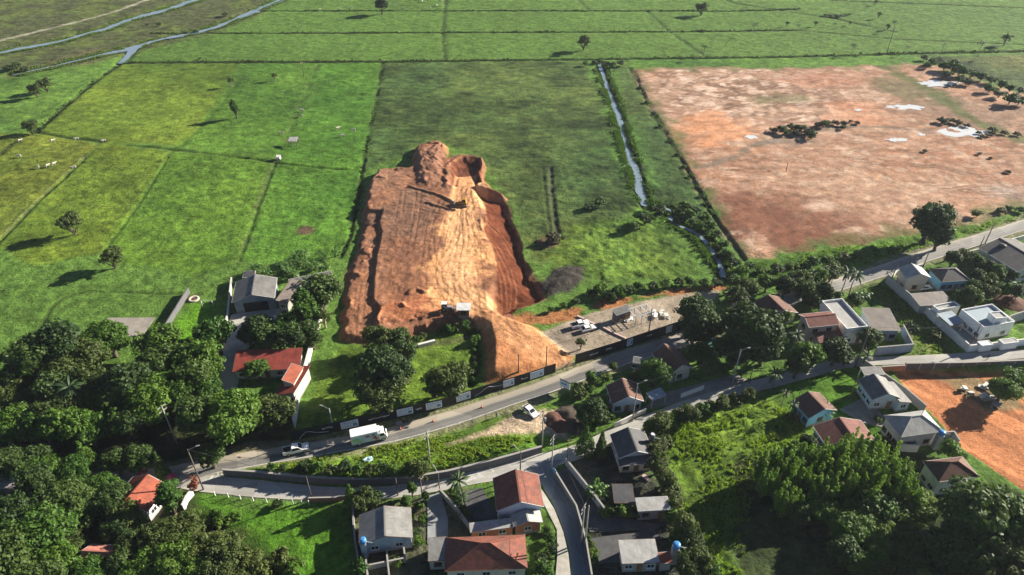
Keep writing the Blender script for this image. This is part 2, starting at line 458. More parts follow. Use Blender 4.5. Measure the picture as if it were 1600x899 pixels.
FIELDS = [  # outline, plant colour, unevenness
    (GP([(-400,140),(190,96),(120,150),(55,206),(-100,260),(-400,300)]), (0.075,0.140,0.026), 0.35),
    (GP([(190,96),(375,99),(340,160),(290,228),(165,222),(55,206),(120,150)]), (0.104,0.150,0.020), 0.30),
    (GP([(-300,240),(55,208),(155,224),(115,262),(60,315),(-5,385),(-300,500)]), (0.122,0.148,0.022), 0.42),
    (GP([(160,224),(268,234),(245,275),(200,340),(160,395),(60,415),(-5,385),(60,315),(115,262)]), (0.098,0.142,0.018), 0.35),
    (GP([(375,99),(500,98),(470,190),(436,244),(268,234),(300,212),(340,160)]), (0.076,0.148,0.021), 0.28),
    (GP([(500,98),(598,97),(588,160),(571,240),(556,330),(545,372),(530,400),(378,408),(405,320),(436,244),(470,190)]), (0.072,0.150,0.020), 0.26),
    (GP([(268,234),(436,244),(405,320),(376,405),(300,430),(200,420),(165,395),(200,340),(245,275)]), (0.080,0.146,0.019), 0.30),
    (GP([(598,97),(925,95),(950,170),(1000,312),(985,340),(840,420),(800,330),(760,250),(690,225),(572,262),(580,200)]), (0.066,0.096,0.026), 0.55),
    (GP([(925,95),(940,97),(1000,290),(1012,320),(985,312),(940,165)]), (0.075,0.125,0.030), 0.5),
    (GP([(955,100),(985,105),(1035,190),(1078,268),(1130,352),(1160,400),(1135,400),(1050,325),(1012,300),(975,190)]), (0.060,0.090,0.026), 0.5),
    (GP([(860,430),(850,380),(900,350),(1000,335),(1040,335),(1060,390),(1080,440),(960,440)]), (0.085,0.135,0.022), 0.55),
    (GP([(985,92),(1420,84),(1445,98),(1385,101),(1250,105),(1050,104),(988,106)]), (0.085,0.165,0.026), 0.3),
    (GP([(1440,90),(1700,84),(1700,165),(1600,146),(1520,120)]), (0.085,0.100,0.032), 0.6),
    (GP([(1165,405),(1290,387),(1400,374),(1470,356),(1540,350),(1700,320),(1700,345),(1480,378),(1300,430),(1170,470),(1130,440)]), (0.085,0.150,0.020), 0.4),
    (GP([(485,610),(530,545),(600,535),(690,515),(755,505),(757,595),(690,640),(465,690)]), (0.075,0.130,0.018), 0.4),
    (GP([(1040,640),(1150,620),(1240,640),(1300,700),(1250,899),(1060,899),(1030,760),(1000,690)]), (0.105,0.160,0.022), 0.45),
    (GP([(1230,590),(1340,560),(1400,640),(1390,700),(1240,640)]), (0.085,0.170,0.016), 0.25),
    (GP([(1350,450),(1400,440),(1440,490),(1508,555),(1425,560),(1390,490)]), (0.115,0.135,0.035), 0.4),
    (GP([(270,778),(480,790),(560,800),(570,920),(300,920),(230,820)]), (0.065,0.150,0.014), 0.25),
    (PITCH_LAWN, (0.095,0.205,0.014), 0.12),
    (ISLAND, (0.090,0.160,0.020), 0.5),
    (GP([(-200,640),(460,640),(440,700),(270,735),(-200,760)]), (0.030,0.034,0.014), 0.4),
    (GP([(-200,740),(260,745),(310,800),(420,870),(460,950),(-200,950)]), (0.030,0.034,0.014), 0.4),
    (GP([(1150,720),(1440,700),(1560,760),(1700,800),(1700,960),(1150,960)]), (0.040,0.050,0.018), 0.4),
    (GP([(555,800),(660,760),(740,760),(760,950),(560,950)]), (0.075,0.078,0.050), 0.5),
    (GP([(890,720),(960,680),(1050,770),(1075,950),(930,950)]), (0.060,0.058,0.045), 0.5),
]
DITCHES = [  # line, half width, depth, colour, strength
    (GP([(187,98),(300,97),(600,96),(940,92),(1200,89),(1430,83),(1750,77)]), 1.1, 0.9, (0.012,0.020,0.008), 0.95),
    (GP([(235,52),(690,51),(1080,49),(1250,46)]), 0.9, 0.6, (0.022,0.036,0.013), 0.85),
    (GP([(1080,49),(1250,47),(1400,61),(1750,76)]), 0.8, 0.4, (0.030,0.045,0.018), 0.6),
    (GP([(400,17),(700,17),(1150,17),(1250,14)]), 0.9, 0.6, (0.022,0.036,0.013), 0.85),
    (GP([(700,-30),(697,0),(695,20),(692,50),(695,95)]), 0.7, 0.5, (0.026,0.042,0.014), 0.8),
    (GP([(1075,-20),(1150,5),(1300,28),(1400,50)]), 0.8, 0.5, (0.028,0.045,0.015), 0.8),
    (GP([(1250,-14),(1300,0),(1600,12),(1800,16)]), 1.0, 0.5, (0.022,0.036,0.013), 0.8),
    (GP([(1008,15),(1048,50),(1100,86)]), 0.7, 0.4, (0.028,0.045,0.015), 0.7),
    (GP([(890,-20),(905,0),(921,16)]), 0.7, 0.4, (0.028,0.045,0.015), 0.7),
    (GP([(190,98),(160,118),(120,150),(85,180),(57,206)]), 0.9, 0.8, (0.030,0.050,0.014), 0.85),
    (GP([(-60,290),(0,240),(30,215),(57,206),(100,214),(162,221)]), 0.8, 0.6, (0.024,0.040,0.012), 0.85),
    (GP([(200,226),(268,233),(400,249),(440,256),(500,262),(560,266)]), 0.5, 0.45, (0.030,0.055,0.012), 0.75),
    (GP([(157,224),(116,262),(60,314),(2,374),(-60,430)]), 0.55, 0.4, (0.035,0.060,0.015), 0.7),
    (GP([(152,224),(110,262),(54,314),(-4,374)]), 0.4, -0.15, (0.150,0.150,0.060), 0.5),
    (GP([(599,97),(590,150),(584,180),(570,242),(558,320),(546,372),(531,402)]), 0.55, 0.5, (0.026,0.050,0.012), 0.85),
    (GP([(376,118),(354,152),(312,202),(266,240),(222,310),(168,385)]), 0.5, 0.3, (0.045,0.085,0.013), 0.6),
    (GP([(498,98),(478,152),(452,212),(434,246),(404,322),(374,408)]), 0.45, 0.3, (0.040,0.070,0.016), 0.75),
    (GP([(490,98),(470,152),(446,212),(428,246),(398,322),(368,408)]), 0.35, 0.0, (0.120,0.140,0.045), 0.45),
    (GP([(985,106),(1020,178),(1050,225),(1077,272),(1120,345),(1162,404)]), 0.9, 0.7, (0.030,0.048,0.014), 0.85),
    (GP([(1380,103),(1450,140),(1510,178),(1560,205)]), 1.6, -0.3, (0.085,0.120,0.030), 0.6),
    (GP([(860,262),(862,300),(870,362)]), 0.8, 0.5, (0.060,0.062,0.040), 0.8),
    (GP([(848,262),(852,300),(860,362)]), 0.5, 0.3, (0.035,0.045,0.018), 0.8),
    (GP([(60,520),(80,480),(98,465),(140,455),(290,460)]), 0.4, 0.3, (0.035,0.060,0.014), 0.7),
    (GP([(740,510),(745,550),(735,600)]), 1.0, 0.7, (0.030,0.055,0.012), 0.8),
    (GP([(752,514),(720,530),(640,542)]), 1.2, 0.3, (0.080,0.075,0.040), 0.7),
]
ALLPATHS = {}
CAMV = None

def height(X, Y):
    Z = 0.10 * (fbm(X, Y, 9.0, 3, 5) - 0.5) * 2 + 0.35 * (fbm(X, Y, 70.0, 2, 9) - 0.5)
    Z = Z - 0.12
    wob = (fbm(X, Y, 5.0, 3, 21) - 0.5)
    # rivers and stream beds
    for ln, w in ((STREAM, 1.7), (RIVER1, 4.5), (RIVER2, 4.0), (BRANCH, 2.6)):
        d = pdist(X, Y, ln, 14)
        Z = Z - 0.85 * (1 - sstep(w * 0.7, w * 1.8, d))
    for ln, w, dep, c, s in DITCHES:
        if dep:
            d = pdist(X, Y, ln, 6)
            Z = Z - dep * (1 - sstep(w * 0.4, w * 1.7, d + wob * 0.8))
    # earthworks
    d = sdf(X, Y, MOUND, 10)
    rag = (fbm(X, Y, 4.0, 3, 23) - 0.5)
    dm = d + wob * 2.2 + rag * 2.4
    fl = sdf(X, Y, RED_FLANK, 14)
    top = 2.4 + 0.5 * (fbm(X, Y, 14, 3, 31) - 0.5) + 0.15 * (fbm(X, Y, 1.6, 2, 33) - 0.5)
    lt = sdf(X, Y, LOWER_TERRACE, 6)
    top = top - 1.0 * sstep(-0.35, 0.35, lt + wob * 0.5)
    sp = sdf(X, Y, SPOIL, 8)
    top = top + 1.3 * sstep(0, 4, sp + wob * 4 + rag * 3) * (0.2 + 1.6 * fbm(X, Y, 3, 3, 41))
    # bulldozed lifts: shallow terraces and windrows across the pad
    lift = fbm(X * 0.55, Y * 0.8, 12, 3, 37)
    top = top + 0.45 * (np.floor(lift * 9) / 9 + 0.35 * sstep(0.0, 1.0, (lift * 9) % 1.0) / 9 - 0.5) * 2.2
    top = top + 0.16 * (fbm(X * 1.1, Y * 0.8, 1.7, 3, 39) - 0.5) + 0.55 * sstep(0.62, 0.75, fbm(X, Y, 3.2, 3, 35)) * sstep(9, 3, d)
    for wl in WINDROWS:
        q = pdist(X, Y, wl, 4); top = top + 0.55 * sstep(1.1, 0.1, q + rag * 0.9)
    for tl in PAD_TRACKS:
        q = pdist(X, Y, tl, 3); top = top - 0.09 * sstep(0.35, 0.12, np.abs(q - 0.85)) * sstep(0.42, 0.55, lift)
    pt = sdf(X, Y, PIT, 8)
    top = top - 2.3 * sstep(-0.4, 3.0, pt + wob * 2 + rag * 2) + 0.6 * sstep(2.2, 0.0, np.abs(pt + rag * 3))
    pr = sdf(X, Y, PIT_RAMP, 6)
    ramp_z = 2.2 - 1.8 * sstep(G(725, 312)[1], G(725, 275)[1], Y)
    top = top + (ramp_z - top) * sstep(-0.5, 1.6, pr)
    # the right flank is cut below the field and climbs back to the pad
    cut = -1.5 + 0.8 * (fbm(X, Y, 5, 3, 57) - 0.5) + (top + 1.5) * sstep(2.0, 13.0, dm)
    fm = sstep(-2.0, 1.0, fl) * np.where(d > -3, 1, 0)
    Zp = Z + sstep(0.0, 2.4, dm) * (top - Z)
    Zc = Z + sstep(-0.6, 2.4, d + rag * 4.0 + wob * 2.5) * (cut - Z)
    Z = np.where(d > -3, Zp * (1 - fm) + Zc * fm, Z)
    rd = sdf(X, Y, RAMP, 8)
    dist = np.hypot(X - RAMP_FOOT.x, Y - RAMP_FOOT.y)
    rz = 2.9 * np.clip(dist / 21.0, 0, 1) ** 0.75 + 0.10 * (fbm(X, Y, 1.8, 2, 43) - 0.5)
    rt = sstep(0.0, 3.4, rd + wob * 0.8)
    Z = np.where(rd > -2, np.maximum(Z, Z + rt * (rz - Z)), Z)
    # haul-road ruts
    hd = pdist(X, Y, HAUL, 9)
    rut = fbm(X * 1.6 + 3 * fbm(X, Y, 20, 2, 45), Y * 0.16, 1.4, 3, 44)
    Z = Z - 0.04 * sstep(0.5, 0.7, rut) * np.where(sdf(X, Y, MOUND, 4) > 1, 1, 0) * (1 - sstep(5, 9, hd) * 0.6)
    dp = sdf(X, Y, DARK_PILE, 6)
    Z = Z + 1.3 * sstep(0, 6, dp + wob * 2) * (0.7 + 0.6 * fbm(X, Y, 2.2, 3, 47))
    # bare field: shallow sheet erosion
    bd = sdf(X, Y, BARE, 10)
    Z = np.where(bd > 0, Z * (1 - sstep(0, 4, bd)) + sstep(0, 4, bd) * (0.02 + 0.30 * (fbm(X, Y * 2.5, 16, 4, 51) - 0.5)), Z)
    # sunken red lot, raised road island
    rl = sdf(X, Y, RED_LOT, 10)
    Z = Z - 1.75 * sstep(-0.5, 0.6, rl)
    isl = sdf(X, Y, ISLAND, 4)
    dw, dr = pdist(X, Y, ISLAND_WALL, 40), pdist(X, Y, ISLAND_ROAD, 40)
    k = dr / np.maximum(dr + dw, 0.1)
    Z = np.where(isl > 0, Z + 1.9 * sstep(0.0, 0.5, isl) * sstep(0.05, 0.9, k) * np.clip((X - G(350, 740).x) / 8.0, 0, 1) * np.clip((G(846, 706).x - X) / 6.0, 0, 1), Z)
    # smooth platforms under roads, yards and buildings
    for pl, z0 in FLAT:
        q = sdf(X, Y, pl, 4)
        w = sstep(-1.2, 0.3, q)
        Z = Z * (1 - w) + z0 * w
    return Z
def hz(x, y):
    return float(height(np.array([float(x)]), np.array([float(y)]))[0])

def cover(X, Y, Z):
    n = X.size
    C = np.empty((n, 3)); C[:] = (0.088, 0.150, 0.028)
    wob = (fbm(X, Y, 7.0, 3, 61) - 0.5)
    big = fbm(X, Y, 45.0, 3, 63)
    mid = fbm(X, Y, 11.0, 4, 65)
    tuft = fbm(X, Y, 2.4, 3, 67)
    streak = fbm(X, Y * 2.2, 5.0, 4, 69)
    far = sstep(250, 480, Y)[:, None]
    C = C * (0.8 + 0.4 * big[:, None]) * (1 - far * 0.0)
    def put(w, col):
        nonlocal C
        w = np.clip(w, 0, 1)[:, None]
        C = C * (1 - w) + np.asarray(col) * w
    def put_pick(k, w, col):                                # only on a subset
        w = np.clip(w, 0, 1)[:, None]
        C[k] = C[k] * (1 - w) + np.asarray(col) * w
    wd = sdf(X, Y, WET, 30)
    put(sstep(-2, 3, wd + wob * 8), (0.078, 0.084, 0.035))
    k = wd > -3
    put(k * sstep(0.50, 0.60, mid) * 0.75, (0.105, 0.130, 0.032))
    put(k * sstep(0.56, 0.70, streak) * 0.7, (0.045, 0.040, 0.020))
    put(k * sstep(0.60, 0.75, big) * 0.5, (0.150, 0.105, 0.060))
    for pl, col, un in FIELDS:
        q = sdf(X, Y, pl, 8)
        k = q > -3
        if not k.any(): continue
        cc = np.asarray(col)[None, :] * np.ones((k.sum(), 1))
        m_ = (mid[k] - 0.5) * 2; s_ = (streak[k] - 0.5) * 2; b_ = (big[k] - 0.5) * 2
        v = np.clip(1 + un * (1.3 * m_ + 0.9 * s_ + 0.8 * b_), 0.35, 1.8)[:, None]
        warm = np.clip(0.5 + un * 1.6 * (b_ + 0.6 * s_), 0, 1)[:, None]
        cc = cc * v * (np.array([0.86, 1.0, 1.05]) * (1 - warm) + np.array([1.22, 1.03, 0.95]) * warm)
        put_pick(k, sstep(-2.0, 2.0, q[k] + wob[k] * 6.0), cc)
    # banks of the stream are lush, with painted shade at the water
    ds = pdist(X, Y, STREAM, 16)
    put(sstep(9, 4, ds + wob * 7) * sstep(0.42, 0.6, mid) * 0.8, (0.085, 0.165, 0.030))
    put(sstep(4.2, 2.0, ds + wob * 2) * (0.35 + 0.65 * (X > np.interp(Y, [p[1] for p in sorted(STREAM, key=lambda a: a[1])], [p[0] for p in sorted(STREAM, key=lambda a: a[1])]))), (0.022, 0.036, 0.012))  # bank shade painted dark, strongest right of the stream
    for ln in (RIVER1, RIVER2):
        dr_ = pdist(X, Y, ln, 14)
        put(sstep(8, 4, dr_ + wob * 4) * 0.7, (0.085, 0.095, 0.030))
    put(sstep(2.3, 0.9, pdist(X, Y, DIRT_TRACK, 8) + wob * 1.5), (0.30, 0.26, 0.20))
    # overall tufting of pasture
    C = C * (0.50 + 0.86 * tuft)[:, None] * np.array([1.10, 1.20, 1.15])
    for ln, w, dep, c, s in DITCHES:
        d = pdist(X, Y, ln, 8)
        put(s * (1 - sstep(w * 0.6, w * 1.8, d + wob * 1.2)), c)
    # faded hoof scrapes and bare spots in pasture
    for px, py, r in ((477, 359, 3.4), (456, 219, 3.5), (300, 466, 2.5), (855, 378, 4.5)):
        g = G(px, py)
        put(sstep(r, r * 0.5, np.hypot(X - g.x, (Y - g.y)) + wob * 2), (0.11, 0.075, 0.045))
    # --- bare red field
    bd = sdf(X, Y, BARE, 12)
    k = bd > -6

    base = np.zeros((n, 3)); base[:] = (0.35, 0.200, 0.130)
    def mixin(w, col):
        nonlocal base
        w = np.clip(w, 0, 1)[:, None]
        base = base * (1 - w) + np.asarray(col) * w
    def patch(px, py, rx, ry, soft=0.5):
        g = G(px, py); a = dist_px(px, py); gy = abs(G(px, py + ry).y - g.y)
        return sstep(1.0, 1.0 - soft, np.hypot((X - g.x) / (rx * a), (Y - g.y) / gy) + (e2 - 0.5) * 1.8)
    e1 = fbm(X, Y * 1.2, 26, 5, 71, 0.6); e2 = fbm(X * 0.8, Y * 1.15, 9, 5, 73, 0.62); e3 = fbm(X * 0.7, Y * 1.4, 6, 4, 75, 0.6)
    e4 = fbm(X, Y * 1.1, 4.2, 3, 77, 0.6)
    crack = 1 - np.abs(2 * fbm(X, Y, 13, 4, 79, 0.55) - 1) * 6
    mixin(sstep(0.49, 0.56, e1) * 0.7, (0.34, 0.165, 0.095))
    mixin(sstep(0.52, 0.58, e2) * 0.4, (0.44, 0.29, 0.20))
    mixin(sstep(0.57, 0.63, e3) * 0.55, (0.20, 0.098, 0.060))
    mixin(sstep(0.62, 0.67, e4) * 0.5, (0.54, 0.40, 0.30))
    # the far half is crazed with dark damp patches, the near corner is dark moist red
    upper = patch(1180, 150, 260, 66, 0.5)
    mixin(upper * 0.5, (0.50, 0.34, 0.25))
    mixin(upper * np.clip(np.maximum(sstep(0.05, 0.55, crack), sstep(0.52, 0.57, e2)), 0, 1) * 0.82, (0.185, 0.105, 0.068))
    mixin(upper * sstep(0.44, 0.38, e4) * 0.7, (0.66, 0.49, 0.385))
    mixin(patch(1120, 205, 75, 34, 0.6) * 0.7, (0.56, 0.25, 0.12))
    mixin(patch(1340, 175, 70, 34, 0.6) * 0.65, (0.50, 0.23, 0.125)); mixin(patch(1290, 125, 90, 18, 0.6) * 0.6, (0.36, 0.16, 0.095))
    mixin(patch(1215, 155, 80, 12, 0.8) * 0.7, (0.16, 0.15, 0.075))
    mixin(patch(1210, 350, 150, 60, 0.4) * 0.85, (0.17, 0.068, 0.040))
    mixin(patch(1150, 330, 60, 60, 0.7) * 0.55, (0.21, 0.095, 0.06))
    mixin(patch(1310, 374, 130, 22, 0.5) * 0.75, (0.18, 0.075, 0.045))
    mixin(patch(1285, 322, 34, 10, 0.9) * 0.65, (0.60, 0.44, 0.34))
    mixin(patch(1400, 300, 200, 60, 0.9) * 0.35, (0.50, 0.33, 0.225))
    mixin(patch(1510, 180, 140, 44, 0.6) * 0.75, (0.225, 0.145, 0.100))
    mixin(patch(1430, 140, 75, 26, 0.6) * 0.7, (0.105, 0.105, 0.045))
    mixin(patch(1560, 300, 60, 18, 0.8) * 0.6, (0.40, 0.36, 0.32))
    mixin(patch(1220, 222, 60, 9, 0.8) * 0.5, (0.22, 0.19, 0.155))
    for i, ln in enumerate(FIELD_TRACKS):
        dd = pdist(X, Y, ln, 5); w = sstep(0.9, 0.3, np.abs(dd - 1.0)) * sstep(0.38, 0.58, e2) * 0.55
        mixin(w, (0.54, 0.37, 0.26) if i % 3 == 0 else (0.19, 0.10, 0.062))
    strip = smooth_line(GP([(1372,101),(1450,140),(1510,178),(1560,205),(1620,225)]))
    mixin(sstep(6.0, 1.5, pdist(X, Y, strip, 14) + wob * 9) * 0.85, (0.085, 0.105, 0.032))
    ridge = smooth_line(GP([(1090,262),(1150,245),(1180,228),(1230,215),(1300,200),(1360,198),(1450,205)]))
    mixin(sstep(3.0, 0.8, pdist(X, Y, ridge, 10) + wob * 5) * 0.7, (0.17, 0.145, 0.115))
    base *= (0.62 + 0.76 * tuft)[:, None]
    w = sstep(-1.0, 1.5, bd + wob * 9)
    C = C * (1 - w[:, None]) + base * w[:, None]
    put(w * sstep(7, 0, bd + wob * 16) * 0.7, (0.085, 0.115, 0.032))
    # --- earthworks
    d = sdf(X, Y, MOUND, 12)
    m1 = fbm(X, Y, 8, 5, 81, 0.6); m2 = fbm(X, Y, 2.2, 4, 83, 0.6); m3 = fbm(X * 1.3, Y * 0.7, 5, 5, 85, 0.62)
    base = np.zeros((n, 3)); base[:] = (0.275, 0.125, 0.068)
    mixin(sstep(0.50, 0.58, m1) * 0.6, (0.30, 0.150, 0.088))
    mixin(sstep(0.52, 0.60, m3) * 0.6, (0.16, 0.075, 0.048))
    mixin(patch(640, 350, 70, 60, 0.6) * 0.6, (0.160, 0.098, 0.070))
    mixin(patch(650, 485, 100, 30, 0.8) * 0.8, (0.40, 0.150, 0.070))
    mixin(patch(560, 480, 28, 60, 0.7) * 0.5, (0.33, 0.150, 0.08))
    mixin(patch(725, 400, 62, 100, 0.5) * 0.97, (0.76, 0.385, 0.170)); mixin(patch(600, 290, 60, 30, 0.6) * 0.5, (0.30, 0.17, 0.11))
    mixin(sstep(7.5, 2.0, pdist(X, Y, HAUL, 12) + (m1 - 0.5) * 4) * 0.85, (0.74, 0.40, 0.20))
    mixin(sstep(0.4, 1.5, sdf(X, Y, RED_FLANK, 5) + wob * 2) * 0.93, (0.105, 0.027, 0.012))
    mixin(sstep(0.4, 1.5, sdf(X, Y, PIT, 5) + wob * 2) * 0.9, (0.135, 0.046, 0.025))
    mixin(sstep(-0.6, 0.6, sdf(X, Y, PIT_RAMP, 5)) * 0.95, (0.60, 0.305, 0.145))
    mixin(sstep(-0.6, 1.6, sdf(X, Y, SPOIL, 5) + wob * 2) * 0.7, (0.235, 0.120, 0.080))
    rd = sdf(X, Y, RAMP, 8)
    mixin(sstep(-0.5, 1.0, rd + wob), (0.43, 0.185, 0.080))
    mixin(sstep(6.0, 2.0, pdist(X, Y, HAUL, 12) + (m1 - 0.5) * 4) * (rd > -1) * 0.6, (0.60, 0.310, 0.150))
    base *= (0.55 + 0.9 * m2)[:, None]
    # wheel marks
    for off in (0.0, 5.0, 9.0, -4.0, -8.0):
        ln = [(p[0] + off * (0.7 + 0.5 * math.sin(i * 0.21 + off)), p[1]) for i, p in enumerate(HAUL)]
        dd = pdist(X, Y, ln, 4)
        base *= (1 - 0.38 * sstep(0.4, 0.15, np.abs(dd - 0.9)) * sstep(0.35, 0.6, m1))[:, None]
    for ln in PAD_TRACKS:
        dd = pdist(X, Y, ln, 3); base *= (1 - 0.35 * sstep(0.38, 0.14, np.abs(dd - 0.85)) * sstep(0.42, 0.56, m1))[:, None]
    for ln in FLANK_TRACKS:
        dd = pdist(X, Y, ln, 3); w = sstep(0.4, 0.1, np.abs(dd - 0.7))[:, None] * 0.5 * sstep(0.3, 0.6, m1)[:, None]; base = base * (1 - w) + np.array((0.30, 0.12, 0.06)) * w
    rim = sdf(X, Y, LOT, 8)
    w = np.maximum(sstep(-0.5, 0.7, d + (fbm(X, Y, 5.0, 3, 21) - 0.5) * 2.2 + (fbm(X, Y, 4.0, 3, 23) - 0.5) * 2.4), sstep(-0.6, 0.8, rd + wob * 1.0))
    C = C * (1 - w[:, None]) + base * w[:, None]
    put(sstep(2.2, 0.8, pdist(X, Y, LOT_RIM, 8) + wob * 6) * 0.85, np.array([0.36, 0.135, 0.062]))
    put(sstep(0.0, 2.0, sdf(X, Y, DARK_PILE, 5) + wob * 3), (0.050, 0.043, 0.038))
    lotc = np.array([0.32, 0.262, 0.200])[None, :] * (0.6 + 0.8 * m1)[:, None] * (0.8 + 0.4 * m2)[:, None]
    w = sstep(-0.3, 0.8, rim + wob)[:, None]
    C = C * (1 - w) + lotc * w
    put(sstep(0.5, 2.5, sdf(X, Y, GP([(838,522),(880,505),(930,510),(920,535),(905,563),(872,545)]), 6) + wob * 3) * 0.6, (0.18, 0.145, 0.115))
    # --- red lot and sandy verge
    rl = sdf(X, Y, RED_LOT, 8)
    fa, fb = G(1420, 600, -1.8), G(1560, 668, -1.8); fd = (fb - fa).normalized()
    l3 = fbm((X * fd.x + Y * fd.y) * 0.14, (X * fd.y - Y * fd.x) * 1.5, 3.2, 3, 91)
    lc = np.array([0.47, 0.190, 0.085])[None, :] * (0.2 + 1.6 * l3)[:, None]
    w = sstep(-0.2, 0.8, rl + wob)[:, None]
    C = C * (1 - w) + lc * w
    put(sstep(0.2, 2, sdf(X, Y, GP([(1480,600),(1430,582),(1600,586),(1600,640),(1540,650)], -1.8), 8) + wob * 4) * 0.8 * (rl > -1), (0.17, 0.155, 0.085))
    put(sstep(0.0, 2.0, sdf(X, Y, SAND, 8) + wob * 4.5), np.array([0.44, 0.335, 0.235]))
    # verge dust beside the asphalt
    put(sstep(5.0, 3.4, np.abs(pdist(X, Y, ROAD_MAIN, 14) + wob * 4.0)) * 0.6, (0.24, 0.20, 0.145))
    return np.clip(C, 0.004, 0.9)

# ---- road centre lines (photo points: one edge, other edge)
def edges(rows, z=0.0, n=8):
    a = smooth_line(GP([r[0] for r in rows], z), n); b = smooth_line(GP([r[1] for r in rows], z), n)
    return a, b
MAIN_E = edges([((1760,292),(1760,312)),((1600,343),(1600,360)),((1530,365),(1530,384)),((1450,389),(1450,409)),((1355,421),(1355,441)),((1250,452),(1255,473)),((1150,486),(1160,508)),
                ((1040,528),(1050,548)),((975,548),(985,568)),((907,572),(920,592)),((850,594),(858,615)),((800,611),(805,632)),((702,642),(718,662)),((604,669),(618,690)),
                ((500,689),(510,710)),((400,704),(410,727)),((320,718),(330,742)),((260,730),(275,758)),((180,736),(190,760)),((80,738),(85,762)),((0,740),(0,764)),((-120,742),(-120,766))])
SIDE_E = edges([((270,735),(240,757)),((310,737),(300,766)),((350,745),(350,772)),((400,750),(400,777)),((500,760),(500,782)),((570,762),(570,781)),((640,755),(640,775)),((732,735),(740,757)),((800,719),(812,742)),((897,696),(908,716)),
                ((960,667),(968,684)),((1040,637),(1048,652)),((1100,615),(1108,630)),((1200,589),(1206,606)),((1260,574),(1266,590)),((1317,561),(1335,573)),((1425,556),(1425,569)),((1520,551),(1520,565)),((1600,546),(1600,560)),((1760,535),(1760,548))])
STREET_E = edges([((820,722),(880,718)),((836,742),(866,738)),((851,765),(882,764)),((868,796),(899,794)),((881,830),(909,830)),((890,865),(916,865)),((893,900),(922,900)),((895,960),(928,960)),((897,1060),(936,1060))])
ROAD_MAIN = [((a[0] + b[0]) / 2, (a[1] + b[1]) / 2) for a, b in zip(*MAIN_E)]
def band(e): return list(e[0]) + list(reversed(e[1]))
YARDS = []       # (name, outline, material, z)
def yard(name, px, m, z=0.03): YARDS.append((name, GP(px), m, z))
FLAT = [(band(MAIN_E), -0.06), (band(SIDE_E), -0.06), (band(STREET_E), -0.06)]
yard('farm_yard', [(361,492),(428,480),(442,484),(440,502),(405,530),(383,548),(372,600),(362,625),(344,600),(345,545)], 'concrete_pale')
yard('concrete_slab', [(167,497),(243,496),(222,526),(155,525)], 'concrete_slab')
yard('driveway', [(668,775),(688,770),(700,812),(700,850),(668,850)], 'concrete_blue')
yard('courtyard', [(722,770),(752,762),(776,800),(775,812),(735,812)], 'asphalt_dark')
yard('paved_court', [(921,842),(1022,828),(1036,842),(975,846),(972,880),(935,880)], 'asphalt_dark')
yard('back_lane', [(868,742),(886,727),(945,800),(1000,815),(1040,820),(1020,828),(922,832),(905,800)], 'asphalt_dark')
yard('villa_terrace', [(1480,510),(1535,505),(1545,545),(1600,535),(1600,541),(1513,549)], 'concrete_blue')
yard('house_forecourt', [(1000,640),(1045,612),(1110,595),(1150,585),(1170,595),(1110,613),(1040,635)], 'concrete_old')
yard('grass_path', [(1312,640),(1352,620),(1380,650),(1380,668),(1345,660)], 'concrete_old')
for y_ in YARDS: FLAT.append((y_[1], y_[3] - 0.10))
mat('concrete_pale', (0.42,0.40,0.37), 0.9, 0.15, 0.4, 0.2, dirt=(0.2,0.19,0.16))
mat('concrete_slab', (0.27,0.245,0.215), 0.9, 0.22, 0.35, 0.2, dirt=(0.15,0.13,0.10))
mat('concrete_blue', (0.27,0.28,0.29), 0.85, 0.15, 0.5, 0.2, dirt=(0.14,0.14,0.13))
mat('concrete_old', (0.22,0.205,0.185), 0.9, 0.25, 0.5, 0.25, dirt=(0.09,0.085,0.07))
mat('asphalt_dark', (0.075,0.075,0.078), 0.9, 0.3, 0.5, 0.25, dirt=(0.15,0.14,0.12))

